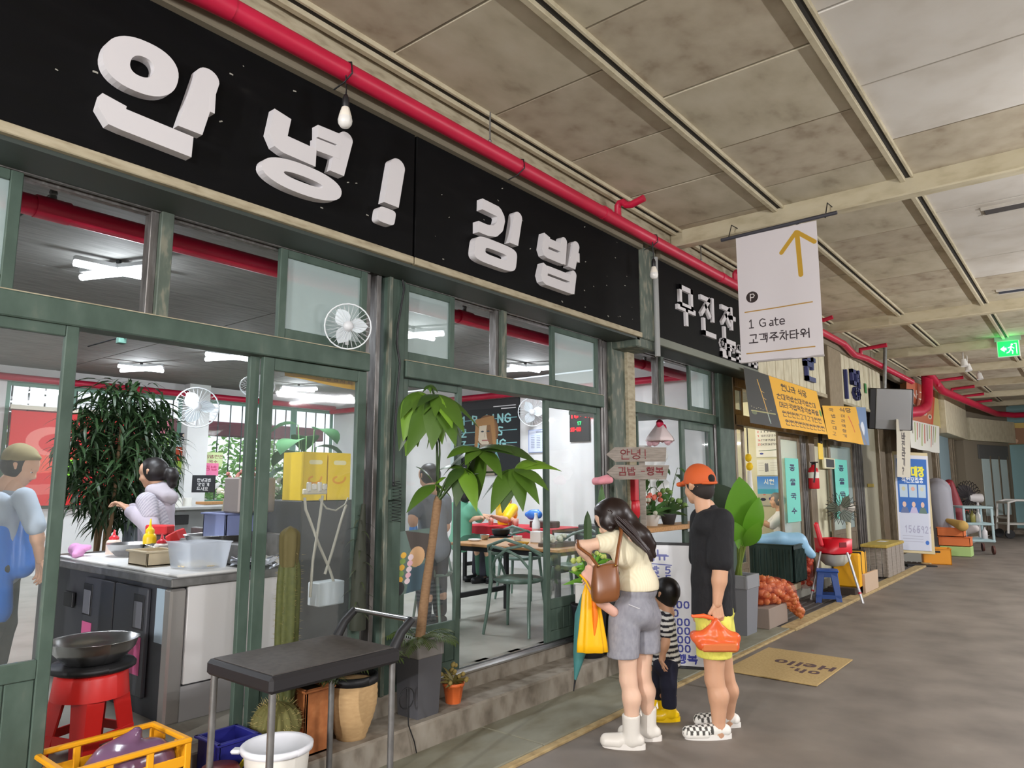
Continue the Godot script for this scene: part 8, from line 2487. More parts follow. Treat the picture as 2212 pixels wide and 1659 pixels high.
# low shoe: sole and upper; at is the ground under the ankle
func shoe(p: Node3D, called: String, at: Vector3, dir: Vector3, L: float, upper: Material, sole: Material, paint = null, shaft := 0.0, k := 1.0) -> MeshInstance3D:
	dir.y = 0
	dir = dir.normalized()
	var side = dir.cross(Vector3.UP)
	var toe = at + dir * (L - 0.105 * k)
	var heel = at - dir * 0.045 * k
	var b = [[heel + V(0, 0.05 * k, 0), at + V(0, 0.06 * k, 0), 0.036 * k, 0.042 * k], [at + V(0, 0.055 * k, 0), toe + V(0, 0.042 * k, 0), 0.042 * k, 0.036 * k], [at + dir * L * 0.3 + side * 0.012 * k + V(0, 0.035, 0) * k, toe + side * 0.01 * k + V(0, 0.035, 0) * k, 0.038 * k, 0.036 * k], [at + dir * L * 0.3 - side * 0.012 * k + V(0, 0.035, 0) * k, toe - side * 0.01 * k + V(0, 0.035, 0) * k, 0.038 * k, 0.036 * k]]
	var cuts = [[V(0, -1, 0), at + V(0, 0.012, 0)]]
	if shaft > 0.0:
		b.append([at + V(0, 0.05, 0), at + V(0, shaft + 0.05, 0), 0.05 * k, 0.058 * k])
		cuts.append([Vector3.UP, at + V(0, shaft, 0)])
	var o = part(p, called, Sh.new().blob(b, 0.006 if paint else 0.008, 0.016 * k, cuts, paint), upper)
	var poly = PackedVector2Array()
	for i in 24:
		var a = TAU * i / 24
		var f = 0.5 + 0.5 * cos(a)
		poly.append(Vector2(cos(a) * (L * 0.5 + 0.004), sin(a) * lerpf(0.038, 0.047, f) * k * (1.0 if absf(sin(a)) > 0.3 else 1.15)))
	var s = Sh.new()
	s.xf = Transform3D(Basis(dir, -side, Vector3.UP), at + dir * (L * 0.5 - 0.082 * k))
	s.prism(poly, 0.0, 0.03 * k if shaft < 0.15 else 0.034 * k, true)
	part(o, "sole", s, sole)
	return o


func people() -> void:
	var tan_skin = mat(C(206, 158, 126), 0.55)
	tan_skin.subsurf_scatter_enabled = true
	tan_skin.subsurf_scatter_strength = 0.06
	var fair = mat(C(226, 186, 160), 0.55)
	fair.subsurf_scatter_enabled = true
	fair.subsurf_scatter_strength = 0.06
	woman(fair)
	child(tan_skin)
	man(tan_skin)


func woman(sk: Material) -> void:
	var h = V(-2.44, 1.39, -4.029)
	var neck = V(-2.398, 1.281, -4.127)
	var chest = V(-2.367, 1.17, -4.152)
	var waist = V(-2.339, 0.978, -4.176)
	var pel = V(-2.355, 0.816, -4.162)
	var sl = V(-2.405, 1.259, -3.993)
	var el = V(-2.556, 1.227, -3.845)
	var wl = V(-2.544, 1.123, -3.931)
	var sr = V(-2.369, 1.241, -4.318)
	var er = V(-2.606, 1.058, -4.37)
	var wr = V(-2.638, 1.055, -4.165)
	var hl = V(-2.376, 0.765, -4.067)
	var hr = V(-2.34, 0.743, -4.252)
	var kl = V(-2.376, 0.406, -4.08)
	var kr = V(-2.363, 0.411, -4.233)
	var al = V(-2.367, 0.072, -4.088)
	var ar = V(-2.359, 0.09, -4.288)
	var f = (LEFT * 0.75 + AWAY * 0.6).normalized()
	var side = Vector3.UP.cross(f)
	var p = thing("person", "woman in a cream ribbed top and grey denim shorts looking into her brown bag", "person", Vector3.ZERO)
	var tor = [[neck, chest, 0.05, 0.09], [chest + side * 0.09, chest - side * 0.09, 0.07, 0.07], [waist + side * 0.05, waist - side * 0.05, 0.085, 0.085], [chest, waist, 0.09, 0.08], [pel + side * 0.06, pel - side * 0.06, 0.1, 0.1]]
	var face = LEFT * 0.75 + AWAY * 0.35 - Vector3.UP * 0.55
	var up = (Vector3.UP * 0.9 + LEFT * 0.35).normalized()
	var b = tor + arm(sl, el, wl, 0.85) + arm(sr, er, wr, 0.85) + leg(hl, kl, al, -f, 0.93) + leg(hr, kr, ar, -f, 0.93) + [[h - up * 0.1 - f * 0.03, neck, 0.05, 0.055]]
	var r = skin(b, h, face, up, 0.98, [[wl, V(0.05, -1, -0.2), LEFT * -1.0 + AWAY, 1.0, 0.35, 0.92], [wr, LEFT - Vector3.UP * 0.8, AWAY * -1.0, -1.0, 0.35, 0.92]])
	part(p, "body", r[0], sk)
	face_parts(p, r[1])
	# ribbed top
	var shirt = tor.slice(0, 4)
	shirt = [[neck.lerp(chest, 0.35), chest, 0.075, 0.11], [chest + side * 0.1, chest - side * 0.1, 0.085, 0.085], [waist + side * 0.055, waist - side * 0.055, 0.1, 0.1], [chest, waist, 0.11, 0.1], [waist, waist + V(0, -0.06, 0), 0.12, 0.12], [sl.lerp(chest, 0.15), sl.lerp(el, 0.52), 0.07, 0.056], [sr.lerp(chest, 0.15), sr.lerp(er, 0.5), 0.07, 0.056], [chest.lerp(sl, 0.5), sl, 0.085, 0.07]]
	var rib = func(q2: Vector3) -> Color:
		var a = sin(q2.dot(side) * 420.0 + sin(q2.y * 30.0) * 0.6)
		return Color(0.80, 0.72, 0.50).lerp(Color(0.86, 0.79, 0.58), a * 0.5 + 0.5)
	var sm = mat(Color.WHITE, 0.9).duplicate() as StandardMaterial3D
	sm.vertex_color_use_as_albedo = true
	part(p, "ribbed_top", Sh.new().blob(shirt, 0.008, 0.03, [[V(0, -1, 0), waist + V(0, -0.03, 0)], [(el - sl).normalized(), sl.lerp(el, 0.5)]], rib), sm)
	# denim shorts
	var den = worn([[0.0, C(112, 112, 122)], [0.5, C(146, 146, 154)], [1.0, C(176, 174, 178)]], 0.02, V(3, 1.5, 3), 0.9, 0.0, 81)
	var sh = [[pel + side * 0.07, pel - side * 0.07, 0.11, 0.11], [waist + V(0, -0.03, 0) + side * 0.05, waist + V(0, -0.03, 0) - side * 0.05, 0.095, 0.095], [pel - f * 0.04 + side * 0.05, pel - f * 0.04 - side * 0.05 + V(0, -0.04, 0), 0.1, 0.1], [hl + LEFT * 0.01, hl.lerp(kl, 0.72) + LEFT * 0.035 - AWAY * 0.03, 0.1, 0.1], [hr, hr.lerp(kr, 0.72) - LEFT * 0.02, 0.095, 0.092]]
	var hem = hl.lerp(kl, 0.6)
	part(p, "denim_shorts", Sh.new().blob(sh, 0.01, 0.012, [[V(0, -1, 0), hem], [Vector3.UP, waist + V(0, 0.0, 0)]]), den)
	part(p, "pocket_seam", Sh.new().tube([V(-2.313, 0.876, -3.997), V(-2.266, 0.855, -4.028), V(-2.241, 0.843, -4.075)], 0.003, 5), mat(C(206, 204, 206), 0.8))
	# long dark hair
	var hair = [[h + up * 0.035 - face.normalized() * 0.02, h + up * 0.02 - face.normalized() * 0.035, 0.098, 0.1], [h + up * 0.06 + face.normalized() * 0.03, h + up * 0.03 + face.normalized() * 0.075, 0.075, 0.045], [h - face.normalized() * 0.04, V(-2.362, 1.366, -4.092), 0.09, 0.07], [V(-2.371, 1.373, -4.072), V(-2.262, 1.284, -4.083), 0.075, 0.055], [V(-2.262, 1.29, -4.083), V(-2.198, 1.171, -4.122), 0.055, 0.018], [V(-2.278, 1.313, -4.07), V(-2.229, 1.205, -4.097), 0.05, 0.014], [V(-2.246, 1.284, -4.096), V(-2.211, 1.238, -4.125), 0.045, 0.03], [h + side * 0.07 - up * 0.02, V(-2.403, 1.343, -3.943), 0.05, 0.028]]
	part(p, "hair", Sh.new().blob(hair, 0.008, 0.025), worn([[0.0, C(20, 12, 10)], [1.0, C(46, 28, 22)]], 0.03, V(6, 1, 6), 0.38, 0.0, 82))
	var strands = Sh.new()
	for i in 90:
		var t = rng.randf_range(-1.0, 1.0)
		var e = rng.randf_range(0.0, 1.0)
		var a0 = h + up * (0.125 - 0.05 * t * t) + side * t * 0.05 - face.normalized() * rng.randf_range(-0.05, 0.03)
		var a1 = V(-2.35, 1.422, -4.005) + side * t * 0.05 - V(0, 1, 0) * e * 0.07
		var a2 = V(-2.259, 1.328, -4.015) + side * t * 0.035 - V(0, 1, 0) * e * 0.06
		var a3 = V(-2.206, 1.213, -4.077) + side * t * 0.02 - V(0, 1, 0) * e * 0.03
		strands.tube([a0, a0.lerp(a1, 0.55) + up * 0.025 - AWAY * 0.02, a1, a2, a3, a3 + V(0.012, -0.05, -0.01)], [0.003, 0.0045, 0.005, 0.005, 0.0035, 0.001], 5, false)
	stuff(part(p, "hair_strands", strands, mat(C(40, 24, 20), 0.32)))
	# boots
	var bm = mat(C(222, 216, 206), 0.45)
	for e in [[al, 1.0], [ar, 1.0]]:
		var o = shoe(p, "boot", V(e[0].x, 0.0, e[0].z), LEFT * 0.95 + AWAY * 0.2, 0.258, bm, mat(C(228, 222, 214), 0.5), null, 0.2)
		part(o, "pull_loop", Sh.new().tube([V(e[0].x, 0.2, e[0].z) - LEFT * 0.055, V(e[0].x, 0.225, e[0].z) - LEFT * 0.062, V(e[0].x, 0.19, e[0].z) - LEFT * 0.064], 0.006, 6), bm)
	# brown bag, carried on her arm
	var bag = thing("shoulder_bag", "brown leather shoulder bag hanging from the woman's bent arm", "bag", Vector3.ZERO)
	var lm = worn([[0.0, C(112, 66, 34)], [1.0, C(140, 86, 48)]], 0.01, V(2, 2, 2), 0.32, 0.0, 83)
	var t0 = V(-2.425, 1.122, -3.783)
	var t1 = V(-2.318, 1.138, -3.871)
	var b0 = V(-2.403, 0.942, -3.789)
	var b1 = V(-2.338, 0.926, -3.841)
	var bw = (t1 - t0) * 0.5
	var bd = AWAY * 0.05 + LEFT * 0.01
	var bm0 = t0.lerp(t1, 0.5)
	var bm1 = b0.lerp(b1, 0.5) + (b0.lerp(b1, 0.5) - bm0) * 0.12
	var rows = []
	for e in [[0.0, 1.05, 0.45], [0.03, 1.06, 0.5], [0.3, 1.14, 0.9], [0.6, 1.2, 1.15], [0.85, 1.16, 1.2], [0.95, 1.05, 1.05], [1.0, 0.85, 0.8]]:
		rows.append([bm0.lerp(bm1, e[0]), bw * -e[1], bd * e[2], 3.2, 3.0, 0.02])
	part(bag, "body", Sh.new().loft(rows), lm)
	part(bag, "strap", Sh.new().tube([V(-2.294, 1.127, -3.825), V(-2.313, 1.223, -3.887), V(-2.318, 1.318, -3.934), V(-2.374, 1.346, -4.018)], 0.012, 8), lm)
	part(bag, "strap", Sh.new().tube([V(-2.384, 1.121, -3.765), V(-2.459, 1.179, -3.795), V(-2.525, 1.228, -3.767), V(-2.578, 1.261, -3.827), V(-2.584, 1.245, -3.899)], 0.01, 8), lm)
	for e in [V(-2.374, 1.128, -3.754), V(-2.294, 1.13, -3.819)]:
		part(bag, "clasp", Sh.new().ball(e, V(0.009, 0.006, 0.009), 8), mat(C(206, 170, 90), 0.25, 1.0))
	# yellow raincoat over her arm
	var rc = thing("raincoat", "yellow raincoat with a pink lining hung over the woman's arm", "coat", Vector3.ZERO)
	var ym = mat(C(248, 186, 8), 0.45)
	var cr = []
	for e in [[1274, 1262, 10, 0.02], [1276, 1285, 17, 0.03], [1276, 1320, 21, 0.04], [1277, 1360, 26, 0.045], [1278, 1390, 30, 0.045], [1279, 1408, 31, 0.042]]:
		var top = V(-2.518, 0.994, -3.876)
		var bot = V(-2.506, 0.59, -3.872)
		cr.append([top.lerp(bot, (e[1] - 1262.0) / 146.0), LEFT * -e[2] / 340.0, AWAY * -e[3], 2.2, 7.0, 0.1])
	cr.reverse()
	part(rc, "shell", Sh.new().loft(cr, 56), ym)
	part(rc, "fold", Sh.new().tube([V(-2.476, 0.922, -3.851), V(-2.466, 0.812, -3.853), V(-2.478, 0.673, -3.857)], [0.014, 0.018, 0.006], 8), mat(C(242, 122, 16), 0.5), "orange fold of the coat")
	part(rc, "lining", Sh.new().blob([[V(-2.533, 1.059, -3.837), V(-2.45, 0.924, -3.853), 0.02, 0.03], [V(-2.516, 1.091, -3.864), V(-2.478, 0.999, -3.856), 0.025, 0.03], [V(-2.443, 0.895, -3.872), V(-2.403, 0.826, -3.968), 0.03, 0.03]], 0.009, 0.02), mat(C(226, 176, 156), 0.6), "pale pink lining")
	part(rc, "trim", Sh.new().tube([V(-2.553, 1.053, -3.821), V(-2.491, 1.021, -3.794), V(-2.459, 0.975, -3.795)], 0.006, 6), ym)
	var um = thing("umbrella", "closed teal umbrella hanging point down behind the yellow raincoat", "umbrella", Vector3.ZERO)
	part(um, "canopy", Sh.new().tube([V(-2.603, 0.911, -3.961), V(-2.623, 0.782, -3.945), V(-2.639, 0.555, -3.932), V(-2.661, 0.393, -3.914)], [0.03, 0.05, 0.042, 0.008], 10), mat(C(64, 124, 122), 0.55))
	part(um, "tip", Sh.new().tube([V(-2.661, 0.398, -3.914), V(-2.67, 0.323, -3.906)], [0.007, 0.004], 8), M.black)


func child(sk: Material) -> void:
	var h = V(-2.447, 0.844, -4.723)
	var neck = V(-2.457, 0.732, -4.714)
	var chest = V(-2.457, 0.632, -4.715)
	var pel = V(-2.447, 0.397, -4.723)
	var sl = V(-2.403, 0.682, -4.668)
	var el = V(-2.397, 0.543, -4.634)
	var wl = V(-2.425, 0.418, -4.612)
	var sr = V(-2.509, 0.657, -4.762)
	var er = V(-2.542, 0.501, -4.774)
	var wr = V(-2.551, 0.378, -4.741)
	var hl = V(-2.414, 0.373, -4.698)
	var hr = V(-2.487, 0.353, -4.742)
	var kl = V(-2.417, 0.238, -4.695)
	var kr = V(-2.512, 0.224, -4.747)
	var al = V(-2.421, 0.053, -4.705)
	var ar = V(-2.546, 0.07, -4.797)
	var f = (LEFT * 0.9 + AWAY * 0.4).normalized()
	var side = Vector3.UP.cross(f)
	var p = thing("person", "small child in a striped shirt and yellow rubber boots beside the woman", "person", Vector3.ZERO)
	var k = 0.62
	var tor = [[neck, chest, 0.035, 0.06], [chest + side * 0.05, chest - side * 0.05, 0.055, 0.055], [chest, pel, 0.065, 0.07], [pel + side * 0.03, pel - side * 0.03, 0.07, 0.07]]
	var b = tor + arm(sl, el, wl, k) + arm(sr, er, wr, k) + leg(hl, kl, al, -f, k) + leg(hr, kr, ar, -f, k)
	var face = LEFT * 0.8 + AWAY * 0.6
	var r = skin(b, h, face, Vector3.UP, 0.86, [[wl, V(0, -1, 0) + LEFT * -0.15, LEFT * -1.0 + AWAY * 0.5, 1.0, 0.55, 0.6], [wr, V(0, -1, 0), AWAY * -1.0, -1.0, 0.5, 0.6]])
	part(p, "body", r[0], sk)
	face_parts(p, r[1])
	var stripes = func(q2: Vector3) -> Color:
		return Color(0.78, 0.77, 0.74) if fmod(q2.y + 10.0 + 0.004 * sin(q2.x * 60.0), 0.036) < 0.019 else Color(0.012, 0.014, 0.022)
	var sm = mat(Color.WHITE, 0.88).duplicate() as StandardMaterial3D
	sm.vertex_color_use_as_albedo = true
	sm.roughness = 0.88
	var shirt = [[neck.lerp(chest, 0.4), chest, 0.06, 0.085], [chest + side * 0.06, chest - side * 0.06, 0.068, 0.068], [chest, pel, 0.085, 0.095], [pel, pel + V(0, -0.06, 0), 0.1, 0.1], [sl, sl.lerp(el, 0.62), 0.05, 0.045], [sr, sr.lerp(er, 0.62), 0.05, 0.045]]
	part(p, "striped_shirt", Sh.new().blob(shirt, 0.0065, 0.02, [[V(0, -1, 0), pel + V(0, -0.045, 0)]], stripes), sm)
	part(p, "trousers", Sh.new().blob([[pel + V(0, -0.02, 0) + side * 0.03, pel + V(0, -0.02, 0) - side * 0.03, 0.085, 0.085], [hl, kl, 0.068, 0.055], [hr, kr, 0.068, 0.055], [kl, al + V(0, 0.06, 0), 0.055, 0.052], [kr, ar + V(0, 0.06, 0), 0.055, 0.052]], 0.009, 0.018), mat(C(24, 26, 46), 0.85))
	part(p, "hair", Sh.new().blob([[h + V(0, 0.025, 0) - face.normalized() * 0.01, h + V(0, 0.03, 0) - face.normalized() * 0.03, 0.086, 0.088], [h + V(0, 0.05, 0) + face.normalized() * 0.03, h + V(0, 0.055, 0) + face.normalized() * 0.045, 0.06, 0.045], [h - face.normalized() * 0.04 + V(0, -0.03, 0), h - face.normalized() * 0.04 + V(0, -0.01, 0), 0.06, 0.07]], 0.007, 0.02), mat(C(16, 13, 12), 0.45))
	var ym = mat(C(244, 200, 12), 0.3)
	shoe(p, "boot", V(al.x, 0, al.z), LEFT, 0.19, ym, ym, null, 0.19, 0.86)
	shoe(p, "boot", V(ar.x, 0, ar.z), LEFT * 0.95 + AWAY * 0.2, 0.19, ym, ym, null, 0.19, 0.86)


func man(sk: Material) -> void:
	var h = V(-2.11, 1.595, -4.63)
	var neck = V(-2.075, 1.458, -4.658)
	var chest = V(-2.051, 1.291, -4.678)
	var waist = V(-2.055, 0.985, -4.675)
	var pel = V(-2.056, 0.781, -4.673)
	var sl = V(-1.935, 1.373, -4.553)
	var el = V(-1.925, 1.066, -4.497)
	var wl = V(-1.947, 0.858, -4.479)
	var sr = V(-2.169, 1.369, -4.801)
	var er = V(-2.215, 1.036, -4.828)
	var wr = V(-2.228, 0.803, -4.792)
	var hl = V(-2.021, 0.717, -4.586)
	var hr = V(-2.082, 0.684, -4.769)
	var kl = V(-2.034, 0.359, -4.589)
	var kr = V(-2.053, 0.33, -4.805)
	var al = V(-2.022, 0.052, -4.598)
	var ar = V(-2.064, 0.052, -4.848)
	var f = (LEFT * 0.9 + AWAY * 0.45).normalized()
	var side = Vector3.UP.cross(f)
	var p = thing("person", "man in an orange cap, black shirt and yellow shorts holding an orange bag", "person", Vector3.ZERO)
	var tor = [[neck, chest, 0.06, 0.1], [chest + side * 0.1 + V(0, 0.06, 0), chest - side * 0.1 + V(0, 0.06, 0), 0.08, 0.08], [chest, waist, 0.12, 0.11], [pel + side * 0.06, pel - side * 0.06, 0.11, 0.11], [waist, pel, 0.11, 0.11]]
	var b = tor + arm(sl, el, wl, 1.08) + arm(sr, er, wr, 1.08) + leg(hl, kl, al, -f, 1.05) + leg(hr, kr, ar, -f, 1.05)
	var face = LEFT * 0.55 + AWAY * 0.84
	var up = (Vector3.UP + LEFT * 0.05).normalized()
	var r = skin(b, h, face, up, 1.0, [[wl, V(0, -1, 0) + LEFT * -0.05, AWAY * 1.0 + LEFT * 0.1, -1.0, 0.75], [wr, V(0, -1, 0), AWAY * -1.0, -1.0, 0.4]])
	part(p, "body", r[0], sk)
	face_parts(p, r[1])
	var bk = worn([[0.0, C(17, 17, 20)], [1.0, C(24, 24, 28)]], 0.01, V(2, 1.2, 2), 0.85, 0.6, 91, 2)
	var shirt = [[neck.lerp(chest, 0.3), chest, 0.085, 0.13], [chest + side * 0.13 + V(0, 0.06, 0), chest - side * 0.13 + V(0, 0.06, 0), 0.095, 0.095], [chest + side * 0.06, waist + side * 0.06, 0.13, 0.125], [chest - side * 0.06, waist - side * 0.06, 0.13, 0.125], [waist + side * 0.06, pel + side * 0.07 + V(0, -0.1, 0), 0.128, 0.135], [waist - side * 0.06, pel - side * 0.07 + V(0, -0.1, 0), 0.128, 0.135], [sl, sl.lerp(el, 0.8), 0.088, 0.082], [sr, sr.lerp(er, 0.8), 0.088, 0.082]]
	part(p, "black_shirt", Sh.new().blob(shirt, 0.011, 0.025, [[V(0.05, -1, 0).normalized(), pel + V(0, -0.02, 0)]]), bk)
	part(p, "shorts", Sh.new().blob([[pel + side * 0.06, pel - side * 0.06, 0.125, 0.125], [hl, hl.lerp(kl, 0.72), 0.115, 0.112], [hr, hr.lerp(kr, 0.72), 0.115, 0.112]], 0.011, 0.02, [[V(0, -1, 0), hl.lerp(kl, 0.6)]]), worn([[0.0, C(218, 212, 84)], [1.0, C(236, 230, 110)]], 0.01, V(2.5, 1.2, 2.5), 0.8, 0.8, 92, 2))
	# short hair under the cap
	var z = face.normalized()
	part(p, "hair", Sh.new().blob([[h + V(0, 0.02, 0) - z * 0.02, h - z * 0.035 + V(0, -0.02, 0), 0.091, 0.075], [h + V(0, 0.04, 0), h - z * 0.02 + V(0, 0.05, 0), 0.09, 0.09]], 0.007, 0.015, [[V(0, -1, 0) + z * 0.5, h + V(0, -0.045, 0)]]), mat(C(40, 32, 28), 0.8))
	var om = mat(C(206, 92, 40), 0.75)
	var cap = part(p, "cap", Sh.new().blob([[h + up * 0.045, h + up * 0.045 - z * 0.02, 0.1, 0.102], [h + up * 0.075, h + up * 0.07 - z * 0.01, 0.085, 0.085]], 0.007, 0.02, [[-up, h + up * 0.022]]), om)
	var x = up.cross(z).normalized()
	var bs = Basis(x, z.cross(x), z)
	var brim = Sh.new()
	brim.xf = Transform3D(bs, h + up * 0.03)
	brim.blob([[V(-0.06, 0, 0.09), V(0.06, 0, 0.09), 0.012, 0.012], [V(-0.045, -0.012, 0.15), V(0.045, -0.012, 0.15), 0.012, 0.012], [V(0, 0, 0.08), V(0, -0.014, 0.16), 0.014, 0.012], [V(-0.04, 0, 0.09), V(-0.03, -0.012, 0.15), 0.016, 0.012], [V(0.04, 0, 0.09), V(0.03, -0.012, 0.15), 0.016, 0.012]], 0.007, 0.02)
	part(cap, "brim", brim, om)
	var gap = Sh.new()
	gap.xf = Transform3D(bs, h + up * 0.03)
	gap.ball(V(0, 0.025, -0.097), V(0.042, 0.036, 0.032), 16)
	part(cap, "back_gap", gap, mat(C(24, 18, 16), 0.9), "dark gap over the strap")
	var st = Sh.new()
	st.xf = Transform3D(bs, h + up * 0.03)
	st.tube([V(-0.07, 0.0, -0.09), V(-0.035, -0.002, -0.122), V(0.0, -0.003, -0.13), V(0.035, -0.002, -0.122), V(0.07, 0.0, -0.09)], 0.0095, 8)
	part(cap, "strap", st, om)
	# checked shoes
	var ch = func(q2: Vector3) -> Color:
		var from: float = (al if q2.distance_to(al) < q2.distance_to(ar) else ar).dot(LEFT)
		var a = int(floor((q2.dot(LEFT) + 9.0) / 0.019)) + int(floor((q2.dot(AWAY) + 9.0) / 0.019))
		return Color(0.8, 0.78, 0.72) if a % 2 or q2.y < 0.034 or q2.dot(LEFT) < from + 0.03 else Color(0.06, 0.055, 0.05)
	var cm = mat(Color.WHITE, 0.8).duplicate() as StandardMaterial3D
	cm.vertex_color_use_as_albedo = true
	cm.roughness = 0.8
	var wm = mat(C(228, 224, 218), 0.5)
	shoe(p, "shoe", V(al.x, 0, al.z), LEFT * 1.0 - AWAY * 0.05, 0.3, cm, wm, ch)
	shoe(p, "shoe", V(ar.x, 0, ar.z), LEFT * 1.0 + AWAY * 0.1, 0.29, cm, wm, ch)
	# orange plastic bag in his hand
	var bag = thing("plastic_bag", "orange plastic carrier bag with a food tray hanging from the man's hand", "bag", Vector3.ZERO)
	var om2 = glass(C(240, 104, 52), 0.75, 0.3)
	var g0 = V(-1.949, 0.754, -4.451)
	var l0 = V(-2.048, 0.658, -4.372)
	var r0 = V(-1.857, 0.652, -4.526)
	var l1 = V(-2.022, 0.613, -4.393)
	var r1 = V(-1.868, 0.601, -4.518)
	part(bag, "sack", Sh.new().blob([[g0, l0.lerp(r0, 0.2) + V(0, 0.01, 0), 0.012, 0.03], [g0, l0.lerp(r0, 0.5) + V(0, 0.01, 0), 0.014, 0.04], [g0, l0.lerp(r0, 0.85) + V(0, 0.01, 0), 0.012, 0.03], [l0, l1, 0.024, 0.026], [r0, r1, 0.022, 0.024], [l0, r0, 0.034, 0.034], [l1, r1, 0.032, 0.032], [l0 + AWAY * 0.05, r0 + AWAY * 0.05, 0.03, 0.03], [l1 - AWAY * 0.03, r1 - AWAY * 0.03, 0.028, 0.026]], 0.008, 0.025), om2)
	part(bag, "tray", Sh.new().box(l1.lerp(r1, 0.5) + V(0, -0.004, 0), V(0.22, 0.05, 0.12), 0.01, Basis(-LEFT, Vector3.UP, -AWAY)), mat(C(206, 110, 54), 0.6))
	part(bag, "handle_loop", Sh.new().tube([V(-1.962, 0.771, -4.441), V(-2.003, 0.789, -4.395), V(-2.058, 0.787, -4.35), V(-2.062, 0.795, -4.347)], [0.012, 0.014, 0.01, 0.006], 8), mat(C(244, 104, 48), 0.4))


# people inside: upper bodies matter, the rest stands behind counters and tables
func inside(label: String, j: Dictionary, cols: Dictionary) -> Node3D:
	var p = thing("person", label, "person", Vector3.ZERO)
	var f: Vector3 = j.face
	var body = (f - Vector3.UP * f.y).normalized()
	var side = Vector3.UP.cross(body)
	var c: Vector3 = j.chest
	var pe: Vector3 = j.pelvis
	var n: Vector3 = j.neck
	var tor = [[n, c, 0.05, 0.09], [c + side * 0.1, c - side * 0.1, 0.075, 0.075], [c, pe, 0.1, 0.11], [pe + side * 0.06, pe - side * 0.06, 0.1, 0.1]]
	var b = tor + arm(j.sl, j.el, j.wl, 0.95) + arm(j.sr, j.er, j.wr, 0.95)
	b += leg(pe + side * 0.08, j.kl, j.al, -body, 1.0) + leg(pe - side * 0.08, j.kr, j.ar, -body, 1.0)
	b.append([j.head - V(0, 0.1, 0) - body * 0.02, n, 0.05, 0.055])
	var r = skin(b, j.head, f, Vector3.UP, 0.98, [[j.wl, (j.wl - j.el).normalized(), V(0, -1, 0.2), -1.0, 0.5], [j.wr, (j.wr - j.er).normalized(), V(0, -1, 0.2), 1.0, 0.5]])
	part(p, "body", r[0], mat(C(214, 168, 138), 0.6))
	face_parts(p, r[1])
	var sv: float = cols.get("sleeve", 0.6)
	var shirt = [[n.lerp(c, 0.35), c, 0.075, 0.115], [c + side * 0.12, c - side * 0.12, 0.09, 0.09], [c, pe, 0.135, 0.14], [pe + side * 0.05, pe - side * 0.05, 0.13, 0.13]]
	for e in [["sl", "el", "wl"], ["sr", "er", "wr"]]:
		if sv > 1.0:
			shirt.append([j[e[0]], j[e[1]], 0.072, 0.06])
			shirt.append([j[e[1]], j[e[1]].lerp(j[e[2]], 0.85), 0.06, 0.048])
		else:
			shirt.append([j[e[0]], j[e[0]].lerp(j[e[1]], sv), 0.07, 0.064])
	part(p, cols.get("top_name", "shirt"), Sh.new().blob(shirt, 0.014, 0.03), cols.top)
	part(p, "trousers", Sh.new().blob([[pe + side * 0.06, pe - side * 0.06, 0.128, 0.128], [pe + side * 0.08, j.kl, 0.1, 0.08], [pe - side * 0.08, j.kr, 0.1, 0.08], [j.kl, j.al + V(0, 0.05, 0), 0.08, 0.065], [j.kr, j.ar + V(0, 0.05, 0), 0.08, 0.065]], 0.016, 0.025), cols.low)
	for e in ["al", "ar"]:
		shoe(p, "shoe", V(j[e].x, FL if cols.get("floor", 1) else 0.15, j[e].z), body, 0.26, M.black, M.black)
	var z = f.normalized()
	var h: Vector3 = j.head
	part(p, "hair", Sh.new().blob([[h + V(0, 0.03, 0) - z * 0.015, h + V(0, 0.01, 0) - z * 0.03, 0.098, 0.1], [h + V(0, 0.06, 0) + z * 0.04, h + V(0, 0.07, 0) + z * 0.03, 0.055, 0.06]] + cols.get("tail", []), 0.01, 0.02), cols.hair)
	return p


# joints of a standing or seated figure round a chest point
func joints(head: Vector3, face: Vector3, hl: Vector3, hr: Vector3, seat := false, floor_y := FL) -> Dictionary:
	var b = (face - Vector3.UP * face.y).normalized()
	var side = Vector3.UP.cross(b)
	var n = head + V(0, -0.14, 0) - b * 0.03
	var c = n + V(0, -0.17, 0) - b * 0.02
	var pe = c + V(0, -0.36, 0) - b * 0.03
	var j = {"head": head, "face": face, "neck": n, "chest": c, "pelvis": pe}
	for e in [["l", 1.0, hl], ["r", -1.0, hr]]:
		var s = c + V(0, 0.08, 0) + side * 0.17 * e[1]
		var w: Vector3 = e[2]
		var mid = s.lerp(w, 0.5) + V(0, -0.1, 0) + side * 0.05 * e[1]
		j["s" + e[0]] = s
		j["e" + e[0]] = mid
		j["w" + e[0]] = w
		if seat:
			j["k" + e[0]] = pe + b * 0.42 + side * 0.1 * e[1] + V(0, 0.0, 0)
			j["a" + e[0]] = V(pe.x, floor_y + 0.08, pe.z) + b * 0.45 + side * 0.1 * e[1]
		else:
			j["k" + e[0]] = V(pe.x, lerpf(floor_y, pe.y, 0.5), pe.z) + side * 0.09 * e[1] + b * 0.02
			j["a" + e[0]] = V(pe.x, floor_y + 0.08, pe.z) + side * 0.1 * e[1]
	return j


